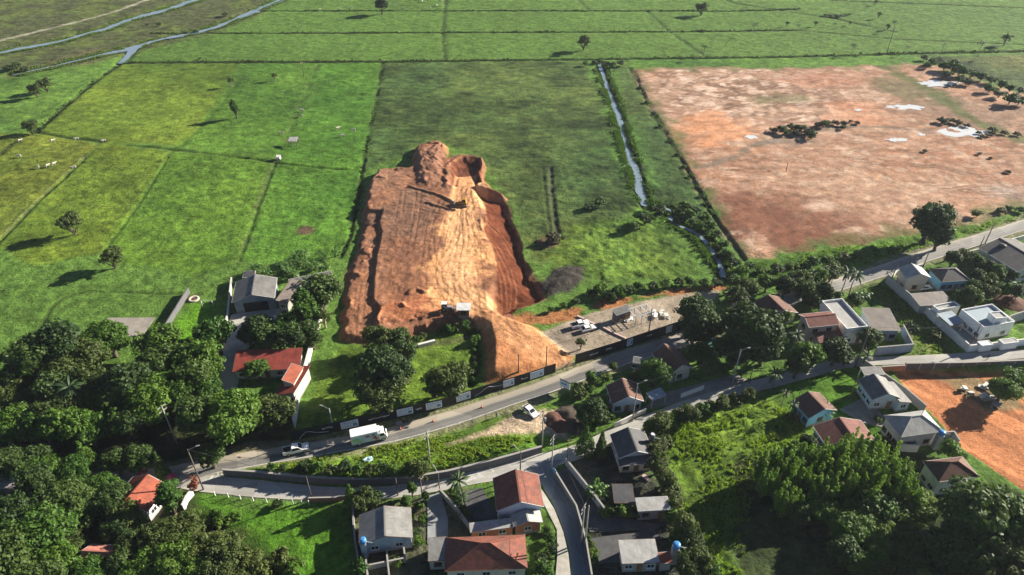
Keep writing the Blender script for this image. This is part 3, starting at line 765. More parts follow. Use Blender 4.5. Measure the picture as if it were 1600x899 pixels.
ROUGH = [GP([(420,728),(560,704),(690,680),(740,683),(830,690),(838,700),(700,738),(560,752),(450,748)]), GP([(1040,650),(1150,622),(1235,640),(1270,690),(1180,730),(1160,899),(1100,899),(1060,800),(1035,720)]), GP([(870,430),(880,360),(950,320),(1000,310),(1050,335),(1080,440),(960,440)]),
         GP([(1170,412),(1300,388),(1420,372),(1600,335),(1600,340),(1440,388),(1300,425),(1180,450)])]
def grid_mesh(xs, ys, name_map, fine=False):
    X, Y = np.meshgrid(xs, ys)
    X = X.ravel(); Y = Y.ravel()
    Z = height(X, Y)
    C = cover(X, Y, Z)
    nx, ny = len(xs), len(ys)
    i = np.arange(nx * ny).reshape(ny, nx)
    F = np.stack([i[:-1, :-1], i[:-1, 1:], i[1:, 1:], i[1:, :-1]], -1).reshape(-1, 4)
    cx, cy = X[F].mean(1), Y[F].mean(1)
    wob = (fbm(cx, cy, 5.0, 3, 21) - 0.5) * 2.2 + (fbm(cx, cy, 4.0, 3, 23) - 0.5) * 2.4
    cls = np.zeros(len(F), int)
    cls[sdf(cx, cy, WET, 4) > 0] = 4
    cls[sdf(cx, cy, BARE, 6) + wob * 3 > 0] = 2
    cls[sdf(cx, cy, LOT, 6) + wob > 0] = 5
    cls[sdf(cx, cy, RED_LOT, 6) > 0] = 3
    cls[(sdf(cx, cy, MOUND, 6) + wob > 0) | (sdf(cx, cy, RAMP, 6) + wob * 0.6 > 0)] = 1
    md = np.maximum(sdf(cx, cy, MOUND, 6), sdf(cx, cy, RAMP, 6))
    cls[(cls != 1) & fine] = -1
    if not fine: cls[(cls == 1) & (md > 4.0)] = -1          # the inner earthworks are laid again with a closer mesh
    # small-scale relief that belongs to the cover: grass hummocks against trodden soil
    grass = np.ones(nx * ny)
    for c, k in ((1, 0.55), (2, 0.3), (3, 0.35), (5, 0.2)):
        grass[F[cls == c].ravel()] = k
    if fine: grass[:] = 0.55
    for pl, z0 in FLAT:
        q = sdf(X, Y, pl, 3); grass *= 1 - sstep(-1.0, 0.0, q)
    q = sdf(X, Y, PITCH_LAWN, 3); grass *= 1 - 0.8 * sstep(-1.0, 0.0, q)
    rough = np.ones(nx * ny)
    for pl in ROUGH: rough += 1.0 * sstep(-1, 2, sdf(X, Y, pl, 6))
    grass = grass * rough
    Z = Z + grass * (0.55 * (fbm(X, Y, 2.6, 3, 101) - 0.5) + 0.25 * (fbm(X, Y, 1.1, 2, 103) - 0.5))
    for c, (nm, mt) in name_map.items():
        f = F[cls == c]
        if not len(f): continue
        u, inv = np.unique(f.ravel(), return_inverse=True)
        add_sheet(nm, mt, np.stack([X[u], Y[u], Z[u]], 1), inv.reshape(-1, 4), C[u])
SHEETS = {}
def add_sheet(nm, mt, V, F, C):
    SHEETS.setdefault((nm, mt), []).append((V, F, C))
NAMES = {0: ('ground', 'land_grass'), 1: ('earthworks', 'land_soil'), 2: ('bare_red_field', 'land_soil_flat'), 3: ('red_dirt_lot', 'land_soil'), 4: ('wetland', 'land_grass'), 5: ('gravel_lot', 'land_soil_flat')}
ground_mat('land_grass', (1.5, 0.45), 0.9, 0.45, 0.95, 0.48, 0.36)
ground_mat('land_soil', (2.2, 0.6), 0.9, 0.25, 0.95, 0.32, 0.22)
ground_mat('land_soil_flat', (1.6, 0.3), 0.8, 0.2, 0.95, 0.34, 0.3)
grid_mesh(np.arange(-206, 206.1, 0.55), np.arange(52, 252.01, 0.55), NAMES)
_mx = [p[0] for p in MOUND + RAMP]; _my = [p[1] for p in MOUND + RAMP]
grid_mesh(np.arange(min(_mx) - 2, max(_mx) + 2, 0.28), np.arange(min(_my) - 2, max(_my) + 2, 0.28), NAMES, True)
grid_mesh(np.arange(-430, 430.1, 1.35), np.arange(251.7, 570, 0.72), NAMES)
for sx in (-1, 1):
    xs = np.linspace(206, 430, 60) * sx
    grid_mesh(np.sort(xs), np.arange(52, 253, 2.0), NAMES)
grid_mesh(np.arange(-430, 430.1, 8.0), np.arange(-60, 52.3, 4.0), NAMES)
for a, b, c, d in ((-4000, 4000, 568, 6000), (-4000, -428, -60, 570), (428, 4000, -60, 570), (-4000, 4000, -4000, -58)):
    V = np.array([(a, c, -0.5), (b, c, -0.5), (b, d, -0.5), (a, d, -0.5)], float)
    add_sheet('ground', 'land_grass', V, np.array([[0, 1, 2, 3]]), np.tile((0.088, 0.145, 0.028), (4, 1)))
for (nm, mt), parts in SHEETS.items():
    off, Vs, Fs, Cs = 0, [], [], []
    for V, F, C in parts:
        Vs.append(V); Fs.append(F + off); Cs.append(C); off += len(V)
    V = np.concatenate(Vs); F = np.concatenate(Fs); C = np.concatenate(Cs)
    me = bpy.data.meshes.new(nm)
    me.vertices.add(len(V)); me.vertices.foreach_set('co', V.astype(np.float32).ravel())
    me.loops.add(F.size); me.loops.foreach_set('vertex_index', F.astype(np.int32).ravel())
    me.polygons.add(len(F)); me.polygons.foreach_set('loop_start', np.arange(0, F.size, 4, dtype=np.int32))
    me.polygons.foreach_set('loop_total', np.full(len(F), 4, np.int32))
    me.polygons.foreach_set('use_smooth', np.ones(len(F), bool))
    at = me.attributes.new('cover', 'FLOAT_COLOR', 'POINT')
    at.data.foreach_set('color', np.concatenate([C, np.ones((len(C), 1))], 1).astype(np.float32).ravel())
    me.materials.append(MATS[mt]); me.update(calc_edges=True)
    tag(link(nm, me), kind='structure')
SHEETS.clear()

# ---- water
def water_mat():
    m, nt, b = new_mat('water')
    b.inputs['Base Color'].default_value = (0.20, 0.26, 0.31, 1)
    b.inputs['Roughness'].default_value = 0.12
    b.inputs['Specular IOR Level'].default_value = 1.0
    b.inputs['IOR'].default_value = 1.5
    tc = nd(nt, 'ShaderNodeTexCoord'); n = nd(nt, 'ShaderNodeTexNoise', Scale=1.2, Detail=3.0)
    nt.links.new(tc.outputs['Object'], n.inputs['Vector'])
    bp = nd(nt, 'ShaderNodeBump', Strength=0.12, Distance=0.1)
    nt.links.new(n.outputs[0], bp.inputs['Height']); nt.links.new(bp.outputs[0], b.inputs['Normal'])
    MATS['water'] = m
water_mat()
mat('puddle_water', (0.62,0.62,0.60), 0.15, 0.06, 0.5, spec=1.0)  # pale base colour carries the glare of sun and sky
def ribbon(name, line, w, z, m, var=0.35, seed=1):
    mb = MB()
    L = line; n = len(L); ws = w if isinstance(w, list) else [w] * n
    pl, pr = [], []
    for i, p in enumerate(L):
        a = L[max(i - 1, 0)]; b = L[min(i + 1, n - 1)]
        t = Vector((b[0] - a[0], b[1] - a[1])).normalized(); s = Vector((-t.y, t.x))
        wi = np.interp(i / (n - 1), np.linspace(0, 1, len(ws)), ws)
        k1 = wi * (1 + var * (random.Random(seed * 1000 + i).random() - 0.5) * 2); k2 = wi * (1 + var * (random.Random(seed * 2000 + i).random() - 0.5) * 2)
        pl.append((p[0] + s.x * k1, p[1] + s.y * k1, z)); pr.append((p[0] - s.x * k2, p[1] - s.y * k2, z))
    for i in range(n - 1): mb.face([pr[i], pr[i + 1], pl[i + 1], pl[i]])
    o = mb.build(name, m)
    return tag(o, kind='structure')
ribbon('stream', STREAM, STREAM_W, -0.42, 'water', 0.3, 3)
ribbon('river', RIVER1, [3,3,2.6,2.2,2.6,1.6,2.2,2.4,2.8,3,3.4,3.4], -0.42, 'water', 0.35, 4)
ribbon('river', RIVER2, [0.5,0.7,0.8,1.6,3.0,2.2,1.0,2.6,2.6,2.8,1.2,3.0,4.0,4.0], -0.42, 'water', 0.4, 5)
ribbon('river_branch', BRANCH, [2.4,2.0,1.6,1.2], -0.45, 'water', 0.2, 6)
def puddle(px, py, rx, ry, seed):
    g = G(px, py); a = dist_px(px, py); gy = abs(G(px, py - ry).y - g.y)
    r = random.Random(seed); mb = MB(); pts = []
    for k in range(28):
        t = 2 * math.pi * k / 28
        q = 1 + 0.35 * math.sin(2 * t + seed) * math.sin(3 * t) + r.uniform(-0.22, 0.22)
        pts.append((g.x + math.cos(t) * rx * a * q, g.y + math.sin(t) * gy * q, 0.30))
    zz = max(hz(p[0], p[1]) for p in pts[::2]) + 0.02
    mb.face([(p[0], p[1], zz) for p in pts])
    tag(mb.build('puddle', 'puddle_water'), kind='structure')
for i, q in enumerate(((1466,132,30,5),(1508,208,36,8),(1425,168,22,4),(1392,167,7,2),(1340,172,6,1.6),(1172,214,9,3),(1400,219,17,3),(1440,211,6,2))): puddle(*q, i + 1)

# ---- roads
def road_mat(name, c, worn, dust):
    m, nt, b = new_mat(name)
    L = nt.links.new
    uv = nd(nt, 'ShaderNodeUVMap'); tc = nd(nt, 'ShaderNodeTexCoord')
    sx = nd(nt, 'ShaderNodeSeparateXYZ'); L(uv.outputs[0], sx.inputs[0])
    n1 = nd(nt, 'ShaderNodeTexNoise', Scale=0.25, Detail=6.0, Roughness=0.65); L(tc.outputs['Object'], n1.inputs['Vector'])
    n2 = nd(nt, 'ShaderNodeTexNoise', Scale=3.0, Detail=5.0, Roughness=0.7); L(tc.outputs['Object'], n2.inputs['Vector'])
    cr = nd(nt, 'ShaderNodeValToRGB')
    dust2 = tuple((a_ + b_) / 2 for a_, b_ in zip(worn, dust))
    e = cr.color_ramp.elements
    e[0].position = 0.0; e[0].color = (*dust, 1)
    e[1].position = 1.0; e[1].color = (*dust, 1)
    for p, k in ((0.16, dust2), (0.30, worn), (0.40, worn), (0.48, c), (0.60, c), (0.68, worn), (0.78, c), (0.9, c)):
        q = e.new(p); q.color = (*k, 1)
    ad = nd(nt, 'ShaderNodeMath', operation='MULTIPLY_ADD'); ad.inputs[1].default_value = 0.16; L(n1.outputs[0], ad.inputs[0])
    sb = nd(nt, 'ShaderNodeMath', operation='SUBTRACT'); L(sx.outputs[0], sb.inputs[0]); sb.inputs[1].default_value = 0.08
    L(sb.outputs[0], ad.inputs[2]); L(ad.outputs[0], cr.inputs[0])
    mr = nd(nt, 'ShaderNodeMapRange'); mr.inputs[1].default_value = 0.3; mr.inputs[2].default_value = 0.7; mr.inputs[3].default_value = 0.82; mr.inputs[4].default_value = 1.16
    L(n2.outputs[0], mr.inputs[0])
    n4 = nd(nt, 'ShaderNodeTexVoronoi', Scale=0.16); n4.feature = 'F1'; L(tc.outputs['Object'], n4.inputs['Vector'])
    s4 = nd(nt, 'ShaderNodeSeparateColor'); L(n4.outputs['Color'], s4.inputs[0])
    r4 = nd(nt, 'ShaderNodeMapRange'); r4.inputs[1].default_value = 0.0; r4.inputs[2].default_value = 1.0; r4.inputs[3].default_value = 0.84; r4.inputs[4].default_value = 1.12; L(s4.outputs[0], r4.inputs[0])
    m4 = nd(nt, 'ShaderNodeMath', operation='MULTIPLY'); L(mr.outputs[0], m4.inputs[0]); L(r4.outputs[0], m4.inputs[1])
    sc = nd(nt, 'ShaderNodeVectorMath', operation='SCALE'); L(cr.outputs[0], sc.inputs[0]); L(m4.outputs[0], sc.inputs[3])
    L(sc.outputs[0], b.inputs['Base Color']); b.inputs['Roughness'].default_value = 0.85; b.inputs['Specular IOR Level'].default_value = 0.2
    MATS[name] = m
road_mat('asphalt_main', (0.22,0.212,0.202), (0.27,0.255,0.235), (0.36,0.32,0.26))
road_mat('asphalt_side', (0.33,0.32,0.30), (0.37,0.36,0.335), (0.40,0.37,0.32))
road_mat('street_concrete', (0.150,0.165,0.185), (0.170,0.185,0.205), (0.26,0.25,0.23))
def dusty():
    MATS['asphalt_dusty'] = MATS['asphalt_main'].copy()
    cr = next(n for n in MATS['asphalt_dusty'].node_tree.nodes if n.type == 'VALTORGB').color_ramp
    while len(cr.elements) > 2: cr.elements.remove(cr.elements[1])
    cr.elements[0].color = (0.30, 0.255, 0.19, 1); cr.elements[1].color = (0.36, 0.33, 0.27, 1)
    for p, k in ((0.12, (0.38, 0.335, 0.27)), (0.40, (0.33, 0.295, 0.245)), (0.47, (0.165, 0.158, 0.15)), (0.62, (0.14, 0.136, 0.13)), (0.72, (0.185, 0.178, 0.168)), (0.90, (0.16, 0.155, 0.148))):
        e = cr.elements.new(p); e.color = (*k, 1)
dusty()
def road(name, e, z, m, cols=9, split=None):
    rr = random.Random(len(e[0])); acc = 0.0; mb = MB()
    a = [(p[0] + (p[0] - q[0]) * k, p[1] + (p[1] - q[1]) * k) for p, q, k in ((p, q, rr.uniform(-0.012, 0.03)) for p, q in zip(*e))]
    b = [(q[0] + (q[0] - p[0]) * k, q[1] + (q[1] - p[1]) * k) for p, q, k in ((p, q, rr.uniform(-0.012, 0.03)) for p, q in zip(*e))]
    for i in range(len(a) - 1):
        d = math.dist(a[i], a[i + 1])
        for k in range(cols):
            u0, u1 = k / cols, (k + 1) / cols
            P = lambda q, t: (a[q][0] + (b[q][0] - a[q][0]) * t, a[q][1] + (b[q][1] - a[q][1]) * t, z)
            mb.face([P(i, u0), P(i, u1), P(i + 1, u1), P(i + 1, u0)], 0, [(u0, acc), (u1, acc), (u1, acc + d), (u0, acc + d)]); mb.mi[-1] = int(split is not None and split[0] <= i < split[1])
        acc += d
    return tag(mb.build(name, m), kind='structure')
road('main_road', MAIN_E, 0.020, ['asphalt_main', 'asphalt_dusty'], split=(70, 132))
road('side_road', SIDE_E, 0.012, 'asphalt_side')
road('street', STREET_E, 0.016, 'street_concrete')
mat('road_paint', (0.50,0.50,0.48), 0.8, 0.35, 2.0, dirt=(0.20,0.19,0.18), dirt_amt=0.6)
mat('kerb', (0.36,0.34,0.31), 0.9, 0.2, 1.0, 0.2, dirt=(0.18,0.17,0.14))
def line_on(name, e, u, w, z, i0=0, i1=None, dash=None):
    mb = MB(); a, b = e; i1 = i1 or len(a) - 1
    for i in range(i0, i1):
        if dash and (i // dash) % 2: continue
        wd = math.dist(a[i], b[i])
        P = lambda q, t: (a[q][0] + (b[q][0] - a[q][0]) * t, a[q][1] + (b[q][1] - a[q][1]) * t, z)
        mb.face([P(i, u), P(i, u + w / wd), P(i + 1, u + w / wd), P(i + 1, u)])
    return tag(mb.build(name, 'road_paint'), kind='structure')
line_on('edge_line', MAIN_E, 0.93, 0.14, 0.024, 0, 128)
line_on('edge_line', MAIN_E, 0.10, 0.14, 0.024, 0, 48)
line_on('centre_line', MAIN_E, 0.52, 0.14, 0.024, 0, 44)
line_on('edge_line', SIDE_E, 0.06, 0.14, 0.016, 40, 80)
# pedestrian crossing and stop line on the side road, lettering by the junction
def stripe(mb, p0, p1, w, z):
    a, b = G(*p0, z), G(*p1, z); t = (b - a).normalized(); s = Vector((-t.y, t.x, 0)) * w / 2
    mb.face([a - s, b - s, b + s, a + s])
cw = MB()
for k in range(5):
    y0 = 752 - k * 4.0
    stripe(cw, (727 + k * 1.6, y0 + 0.5 - k * 0.4), (755 + k * 1.3, y0 - 9 - k * 0.3), 0.42, 0.018)
tag(cw.build('pedestrian_crossing', 'road_paint'), kind='structure')
sl0 = MB(); stripe(sl0, (326, 751.5), (332.5, 743.5), 0.45, 0.03)
tag(sl0.build('stop_line', 'road_paint'), kind='structure')
fc = bpy.data.curves.new('stop_lettering', 'FONT'); fc.body = 'PARE'; fc.size = 1.6; fc.align_x = 'CENTER'; fc.align_y = 'CENTER'
fo = bpy.data.objects.new('stop_lettering', fc); COL.objects.link(fo)
fm_ = bpy.data.meshes.new_from_object(fo.evaluated_get(bpy.context.evaluated_depsgraph_get())); bpy.data.objects.remove(fo)
fm_.materials.clear(); fm_.materials.append(MATS['road_paint'])
fo = link('stop_lettering', fm_); g_ = G(343, 748.5); fo.location = (g_.x, g_.y, 0.03); fo.rotation_euler = (0, 0, math.radians(85)); fo.scale = (0.85, 1.7, 1); tag(fo, kind='structure')
sl = MB(); stripe(sl, (765, 730), (772, 738), 0.4, 0.018)
tag(sl.build('stop_line', 'road_paint'), kind='structure')

pv_ = GP([(843,762),(851,772),(866,796),(880,832),(888,866),(892,902),(894,958),(896,1055),(862,1055),(866,958),(868,902),(871,866),(870,828),(856,800),(846,780)])
mat('pavement', (0.40,0.375,0.33), 0.9, 0.2, 0.6, 0.2, dirt=(0.22,0.20,0.16))
n_ = len(pv_); ar_ = sum(pv_[i][0] * pv_[(i + 1) % n_][1] - pv_[(i + 1) % n_][0] * pv_[i][1] for i in range(n_))
tag(MB().prism(pv_ if ar_ > 0 else pv_[::-1], -0.1, 0.13).build('pavement', 'pavement'), kind='structure')
# ---- paved yards
for yi, (nm, pl, m, z) in enumerate(YARDS):
    z += 0.004 * yi
    mb = MB()
    n = len(pl)
    area = sum(pl[i][0] * pl[(i + 1) % n][1] - pl[(i + 1) % n][0] * pl[i][1] for i in range(n))
    if area < 0: pl = pl[::-1]
    mb.prism(pl, z - 0.10, z)
    tag(mb.build(nm, m), kind='structure')

# ================================================================== BUILDINGS
RC = dict(
    tile_red=((0.32,0.060,0.044), (0.21,0.046,0.036), 0.42, 0.55, (0.075,0.040,0.035)),
    tile_orange=((0.36,0.100,0.058), (0.25,0.070,0.045), 0.42, 0.55, (0.14,0.055,0.042)),
    tile_mottled=((0.30,0.088,0.055), (0.10,0.055,0.046), 0.40, 0.50, (0.09,0.060,0.050)),
    tile_brown=((0.17,0.085,0.060), (0.11,0.060,0.048), 0.42, 0.55, (0.06,0.045,0.040)),
    tile_pink=((0.46,0.190,0.150), (0.36,0.130,0.100), 0.42, 0.55, None),
    tile_dull=((0.215,0.088,0.070), (0.150,0.062,0.052), 0.42, 0.55, (0.075,0.045,0.040)),
    tile_grey=((0.135,0.125,0.120), (0.095,0.090,0.090), 0.42, 0.55, (0.05,0.05,0.05)),
    sheet_grey=((0.235,0.23,0.222), (0.18,0.177,0.172), 0.55, 0, (0.11,0.105,0.10)),
    sheet_old=((0.175,0.170,0.162), (0.125,0.122,0.118), 0.55, 0, (0.09,0.085,0.08)),
    sheet_dark=((0.085,0.085,0.090), (0.065,0.065,0.070), 0.55, 0, (0.13,0.12,0.11)),
    sheet_pale=((0.40,0.395,0.38), (0.32,0.315,0.305), 0.55, 0, (0.24,0.23,0.21)),
    sheet_white=((0.72,0.72,0.70), (0.62,0.62,0.60), 0.55, 0, (0.40,0.39,0.36)),
    sheet_blue=((0.30,0.37,0.42), (0.25,0.31,0.36), 0.55, 0, None),
    sheet_brown=((0.21,0.175,0.155), (0.165,0.14,0.125), 0.55, 0, (0.11,0.095,0.085)),
    sheet_green=((0.05,0.20,0.15), (0.04,0.15,0.12), 0.55, 0, None),
)
for k, (a, b_, p, r, old) in RC.items(): roof_mat(k, a, b_, 0.3, r * 0.7, 0.8 if r else 0.6, 0.3, 0.6, 0.0, old)
mat('deck_grey', (0.34,0.335,0.325), 0.9, 0.2, 0.5, 0.2, dirt=(0.18,0.17,0.15))
WC = dict(white=(0.74,0.74,0.72), offwhite=(0.60,0.585,0.55), cream=(0.56,0.50,0.40), grey=(0.36,0.36,0.355), pinkish=(0.55,0.40,0.36), beige=(0.47,0.42,0.35), blue=(0.17,0.42,0.62),
          paleblue=(0.42,0.50,0.58), brick=(0.30,0.13,0.080), dark=(0.11,0.11,0.115), block=(0.30,0.285,0.265), bluegrey=(0.25,0.31,0.37))
for k, c in WC.items(): mat('wall_' + k, c, 0.9, 0.10, 0.7, 0.15, dirt=tuple(q * 0.55 for q in c), dirt_amt=0.35)
mat('frame_white', (0.7,0.7,0.68), 0.5, 0.05); mat('frame_brown', (0.16,0.09,0.055), 0.6, 0.1); mat('door_wood', (0.22,0.12,0.065), 0.6, 0.2); mat('door_metal', (0.30,0.32,0.34), 0.5, 0.1)
mat('metal_dark', (0.06,0.06,0.065), 0.45, 0.15, metal=0.4); mat('metal_grey', (0.35,0.35,0.36), 0.45, 0.15, metal=0.4); mat('inside_shade', (0.02,0.02,0.022), 0.9, 0.2)
mat('timber', (0.30,0.21,0.13), 0.8, 0.25)

_wm = {}
def window_meshes(fm):
    if fm in _wm: return _wm[fm]
    f, p = MB(), MB()
    w, h = 1.3, 1.1
    for sx in (-1, 1): f.box((sx * (w / 2 + 0.025), 0, 0), (0.05, 0.14, h + 0.12))
    for sz in (-1, 1): f.box((0, 0.002, sz * (h / 2 + 0.025)), (w + 0.002, 0.14, 0.05))
    f.box((0, 0.01, 0), (0.06, 0.1, h)); f.box((0, -0.05, -h / 2 - 0.11), (w + 0.3, 0.26, 0.06))
    p.box((0, 0.035, 0), (w, 0.04, h))
    _wm[fm] = (f.mesh('window', fm), p.mesh('pane', 'glass'))
    return _wm[fm]
def door_meshes(dm):
    k = 'door_' + dm
    if k in _wm: return _wm[k]
    f, h = MB(), MB()
    f.box((0, 0, 1.02), (0.95, 0.08, 2.04)); f.box((-0.52, 0, 1.05), (0.1, 0.14, 2.1)); f.box((0.52, 0, 1.05), (0.1, 0.14, 2.1)); f.box((0, 0, 2.15), (1.14, 0.14, 0.1))
    h.box((0.36, -0.08, 1.0), (0.14, 0.07, 0.04))
    _wm[k] = (f.mesh('door', dm), h.mesh('handle', 'metal_grey'))
    return _wm[k]
def place_opening(root, meshes, names, side, t, z, w, d, off=0.02):
    x, y, r = {'f': (t, -d / 2 - off, 0), 'b': (-t, d / 2 + off, math.pi), 'r': (w / 2 + off, t, math.pi / 2), 'l': (-w / 2 - off, -t, -math.pi / 2)}[side]
    o = link(names[0], meshes[0], root); o.location = (x, y, z); o.rotation_euler = (0, 0, r)
    c = link(names[1], meshes[1], o)
    return o
def roof_from(mb, polys, th=0.12):
    cnt = {}
    kk = lambda p: (round(p[0], 3), round(p[1], 3), round(p[2], 3))
    for P in polys:
        for i in range(len(P)):
            e = frozenset((kk(P[i]), kk(P[(i + 1) % len(P)]))); cnt[e] = cnt.get(e, 0) + 1
    for P in polys:
        P = [Vector(p) for p in P]
        u = (P[1] - P[0]).normalized(); nrm = (P[1] - P[0]).cross(P[2] - P[0]).normalized(); v = nrm.cross(u)
        uv = [((p - P[0]).dot(u) + 3.1 * len(mb.f), (p - P[0]).dot(v)) for p in P]
        mb.face(P, 0, uv)
        D = Vector((0, 0, -th))
        mb.face([p + D for p in reversed(P)], 0)
        for i in range(len(P)):
            a, b = P[i], P[(i + 1) % len(P)]
            if cnt[frozenset((kk(a), kk(b)))] == 1: mb.face([b, a, a + D, b + D], 0)
def frame_px(p0, p1, p2, ze):
    A, B, C = G(*p0, ze), G(*p1, ze), G(*p2, ze)
    u = (B - A).normalized(); v = Vector((-u.y, u.x, 0))
    w = (B - A).length; d = (C - B).dot(v)
    return A + u * w / 2 + v * d / 2, math.atan2(u.y, u.x), w, d
def house(name, label, p0, p1, p2, ze, roof='gable', rise=1.6, wall='white', rm='tile_red', axis='y', over=0.4, zb=0.0, wins=None, door=None, cat='house',
          group=None, high='b', open_sides='', frame='frame_white', ridge_len=None, deck='deck_grey'):
    c, rz, w, d = frame_px(p0, p1, p2, ze)
    root = thing(name, label, cat, (c.x, c.y, zb), rz, group)
    h = ze - zb
    W, Dp = w - 2 * over, d - 2 * over
    hw, hd = w / 2, d / 2
    rb = MB(); polys = []; gx = gy = None
    wm_ = 'wall_' + wall
    if roof == 'gable':
        if axis == 'y':
            R0, R1 = (0, -hd, h + rise), (0, hd, h + rise)
            polys = [[(-hw, hd, h), (-hw, -hd, h), R0, R1], [(hw, -hd, h), (hw, hd, h), R1, R0]]
        else:
            R0, R1 = (-hw, 0, h + rise), (hw, 0, h + rise)
            polys = [[(-hw, -hd, h), (hw, -hd, h), R1, R0], [(hw, hd, h), (-hw, hd, h), R0, R1]]
    elif roof == 'hip':
        if ridge_len is None: ridge_len = max(abs(w - d), 0.4)
        if w >= d: R0, R1 = (-ridge_len / 2, 0, h + rise), (ridge_len / 2, 0, h + rise)
        else: R0, R1 = (0, -ridge_len / 2, h + rise), (0, ridge_len / 2, h + rise)
        q = [(-hw, -hd, h), (hw, -hd, h), (hw, hd, h), (-hw, hd, h)]
        if w >= d: polys = [[q[0], q[1], R1, R0], [q[2], q[3], R0, R1], [q[1], q[2], R1], [q[3], q[0], R0]]
        else: polys = [[q[0], q[1], R0], [q[2], q[3], R1], [q[1], q[2], R1, R0], [q[3], q[0], R0, R1]]
    elif roof == 'shed':
        zz = {'b': (h, h, h + rise, h + rise), 'f': (h + rise, h + rise, h, h), 'r': (h, h + rise, h + rise, h), 'l': (h + rise, h, h, h + rise)}[high]
        q = [(-hw, -hd, zz[0]), (hw, -hd, zz[1]), (hw, hd, zz[2]), (-hw, hd, zz[3])]
        k = {'b': 0, 'r': 3, 'f': 2, 'l': 1}[high]
        polys = [[q[(k + i) % 4] for i in range(4)]]
    if polys:
        roof_from(rb, polys)
        ro = rb.build('roof', rm, root)
        fa = MB(); cn = {}
        for P in polys:
            for i in range(len(P)):
                e = tuple(sorted((tuple(P[i]), tuple(P[(i + 1) % len(P)])))); cn[e] = cn.get(e, 0) + 1
        for (a_, b_), k_ in cn.items():
            if k_ == 1: fa.tube((a_[0], a_[1], a_[2] - 0.07), (b_[0], b_[1], b_[2] - 0.07), 0.09, 0.09, 4)
        fa.build('fascia', ('wall_offwhite', 'frame_brown', 'wall_grey')[len(name) % 3], ro)
        if roof == 'gable':
            cb = MB(); L_ = d if axis == 'y' else w
            cb.box((0, 0, h + rise + 0.03), (0.32, L_ + 0.04, 0.10) if axis == 'y' else (L_ + 0.04, 0.32, 0.10))
            cb.build('ridge_cap', rm, ro)
        if roof == 'hip':
            for P, Q in [(R0, R1)] + ([(q[0], R0), (q[1], R1), (q[2], R1), (q[3], R0)] if w >= d else [(q[0], R0), (q[1], R0), (q[2], R1), (q[3], R1)]):
                cb = MB(); cb.tube((P[0], P[1], P[2] + 0.02), (Q[0], Q[1], Q[2] + 0.02), 0.12, n=6); cb.build('hip_cap', rm, ro)
    # walls
    wb = MB()
    if open_sides == 'all':
        for sx in (-1, 1):
            for sy in (-1, 1):
                zt = h - 0.14
                if roof == 'shed': zt += rise * {'b': (sy + 1) / 2, 'f': (1 - sy) / 2, 'r': (sx + 1) / 2, 'l': (1 - sx) / 2}[high]
                MB().box((sx * W / 2, sy * Dp / 2, zt / 2), (0.18, 0.18, zt)).build('post', wm_, root)
    else:
        hx, hy = W / 2, Dp / 2
        if roof == 'gable' and axis == 'y':
            g = h - 0.16 + rise * (over / hw)
            rt = h - 0.16 + rise
            wb.extrude_y([(-hx, 0), (-hx, g), (0, rt), (hx, g), (hx, 0)][::-1], hy, -hy)
        elif roof == 'gable':
            g = h - 0.16 + rise * (over / hd); rt = h - 0.16 + rise
            t = MB(); t.extrude_y([(-hy, 0), (-hy, g), (0, rt), (hy, g), (hy, 0)][::-1], hx, -hx)
            wb.v = [(-p[1], p[0], p[2]) for p in t.v]; wb.f = t.f; wb.mi = t.mi; wb.uv = t.uv
        elif roof == 'shed':
            def zt(x, y):
                k = {'b': (y + hd) / d, 'f': (hd - y) / d, 'r': (x + hw) / w, 'l': (hw - x) / w}[high]
                return h - 0.15 + rise * k
            q = [(-hx, -hy), (hx, -hy), (hx, hy), (-hx, hy)]
            i = len(wb.v); wb.v += [(x, y, 0) for x, y in q] + [(x, y, zt(x, y)) for x, y in q]
            for f in ((3, 2, 1, 0), (4, 5, 6, 7), (0, 1, 5, 4), (1, 2, 6, 5), (2, 3, 7, 6), (3, 0, 4, 7)): wb.f.append(f); wb.mi.append(0); wb.uv.append(None)
        elif roof == 'flat':
            wb.box((0, 0, h / 2), (w, d, h))
        else:
            wb.box((0, 0, (h - 0.15) / 2), (W, Dp, h - 0.15))
        wb.build('wall', wm_, root)
        MB().box((0, 0, 0.14), ((w if roof == 'flat' else W) + 0.06, (d if roof == 'flat' else Dp) + 0.06, 0.5)).build('plinth', 'wall_block', root)
    if roof == 'flat':
        W, Dp = w, d
        MB().box((0, 0, h + 0.03), (w - 0.36, d - 0.36, 0.06)).build('roof_deck', deck, root)
        for (cx, cy, sx, sy) in ((0, -hd + 0.09, w, 0.18), (0, hd - 0.09, w, 0.18), (-hw + 0.09, 0, 0.18, d - 0.37), (hw - 0.09, 0, 0.18, d - 0.37)):
            pa = MB().box((cx, cy, h + rise / 2), (sx + 0.006, sy + 0.006, rise)).build('parapet', wm_, root)
    # openings
    fm = window_meshes('frame_brown' if sum(map(ord, name)) % 2 else frame)
    if h - 0 > 2.3:
        for side, n in (wins or {}).items():
            span = W if side in 'fb' else Dp
            slots = n + (1 if door == side else 0)
            for lev in ([1.55] if h < 5.2 else [1.55, 4.3]):
                if lev + 0.8 > h: continue
                for i in range(slots):
                    t = -span / 2 + span * (i + 0.5) / slots
                    if door == side and i == slots // 2 and lev < 2:
                        place_opening(root, door_meshes('door_wood'), ('door', 'handle'), side, t, 0.05, W, Dp, 0.02); continue
                    place_opening(root, fm, ('window', 'pane'), side, t, lev, W, Dp)
    return root
root_h1 = house('farm_shed', 'long grey gable roofed shed with dark open front beside the banana grove', (362,473), (429,465.5), (433,434), 4.0, 'gable', 1.9, 'bluegrey', 'sheet_old', cat='barn')
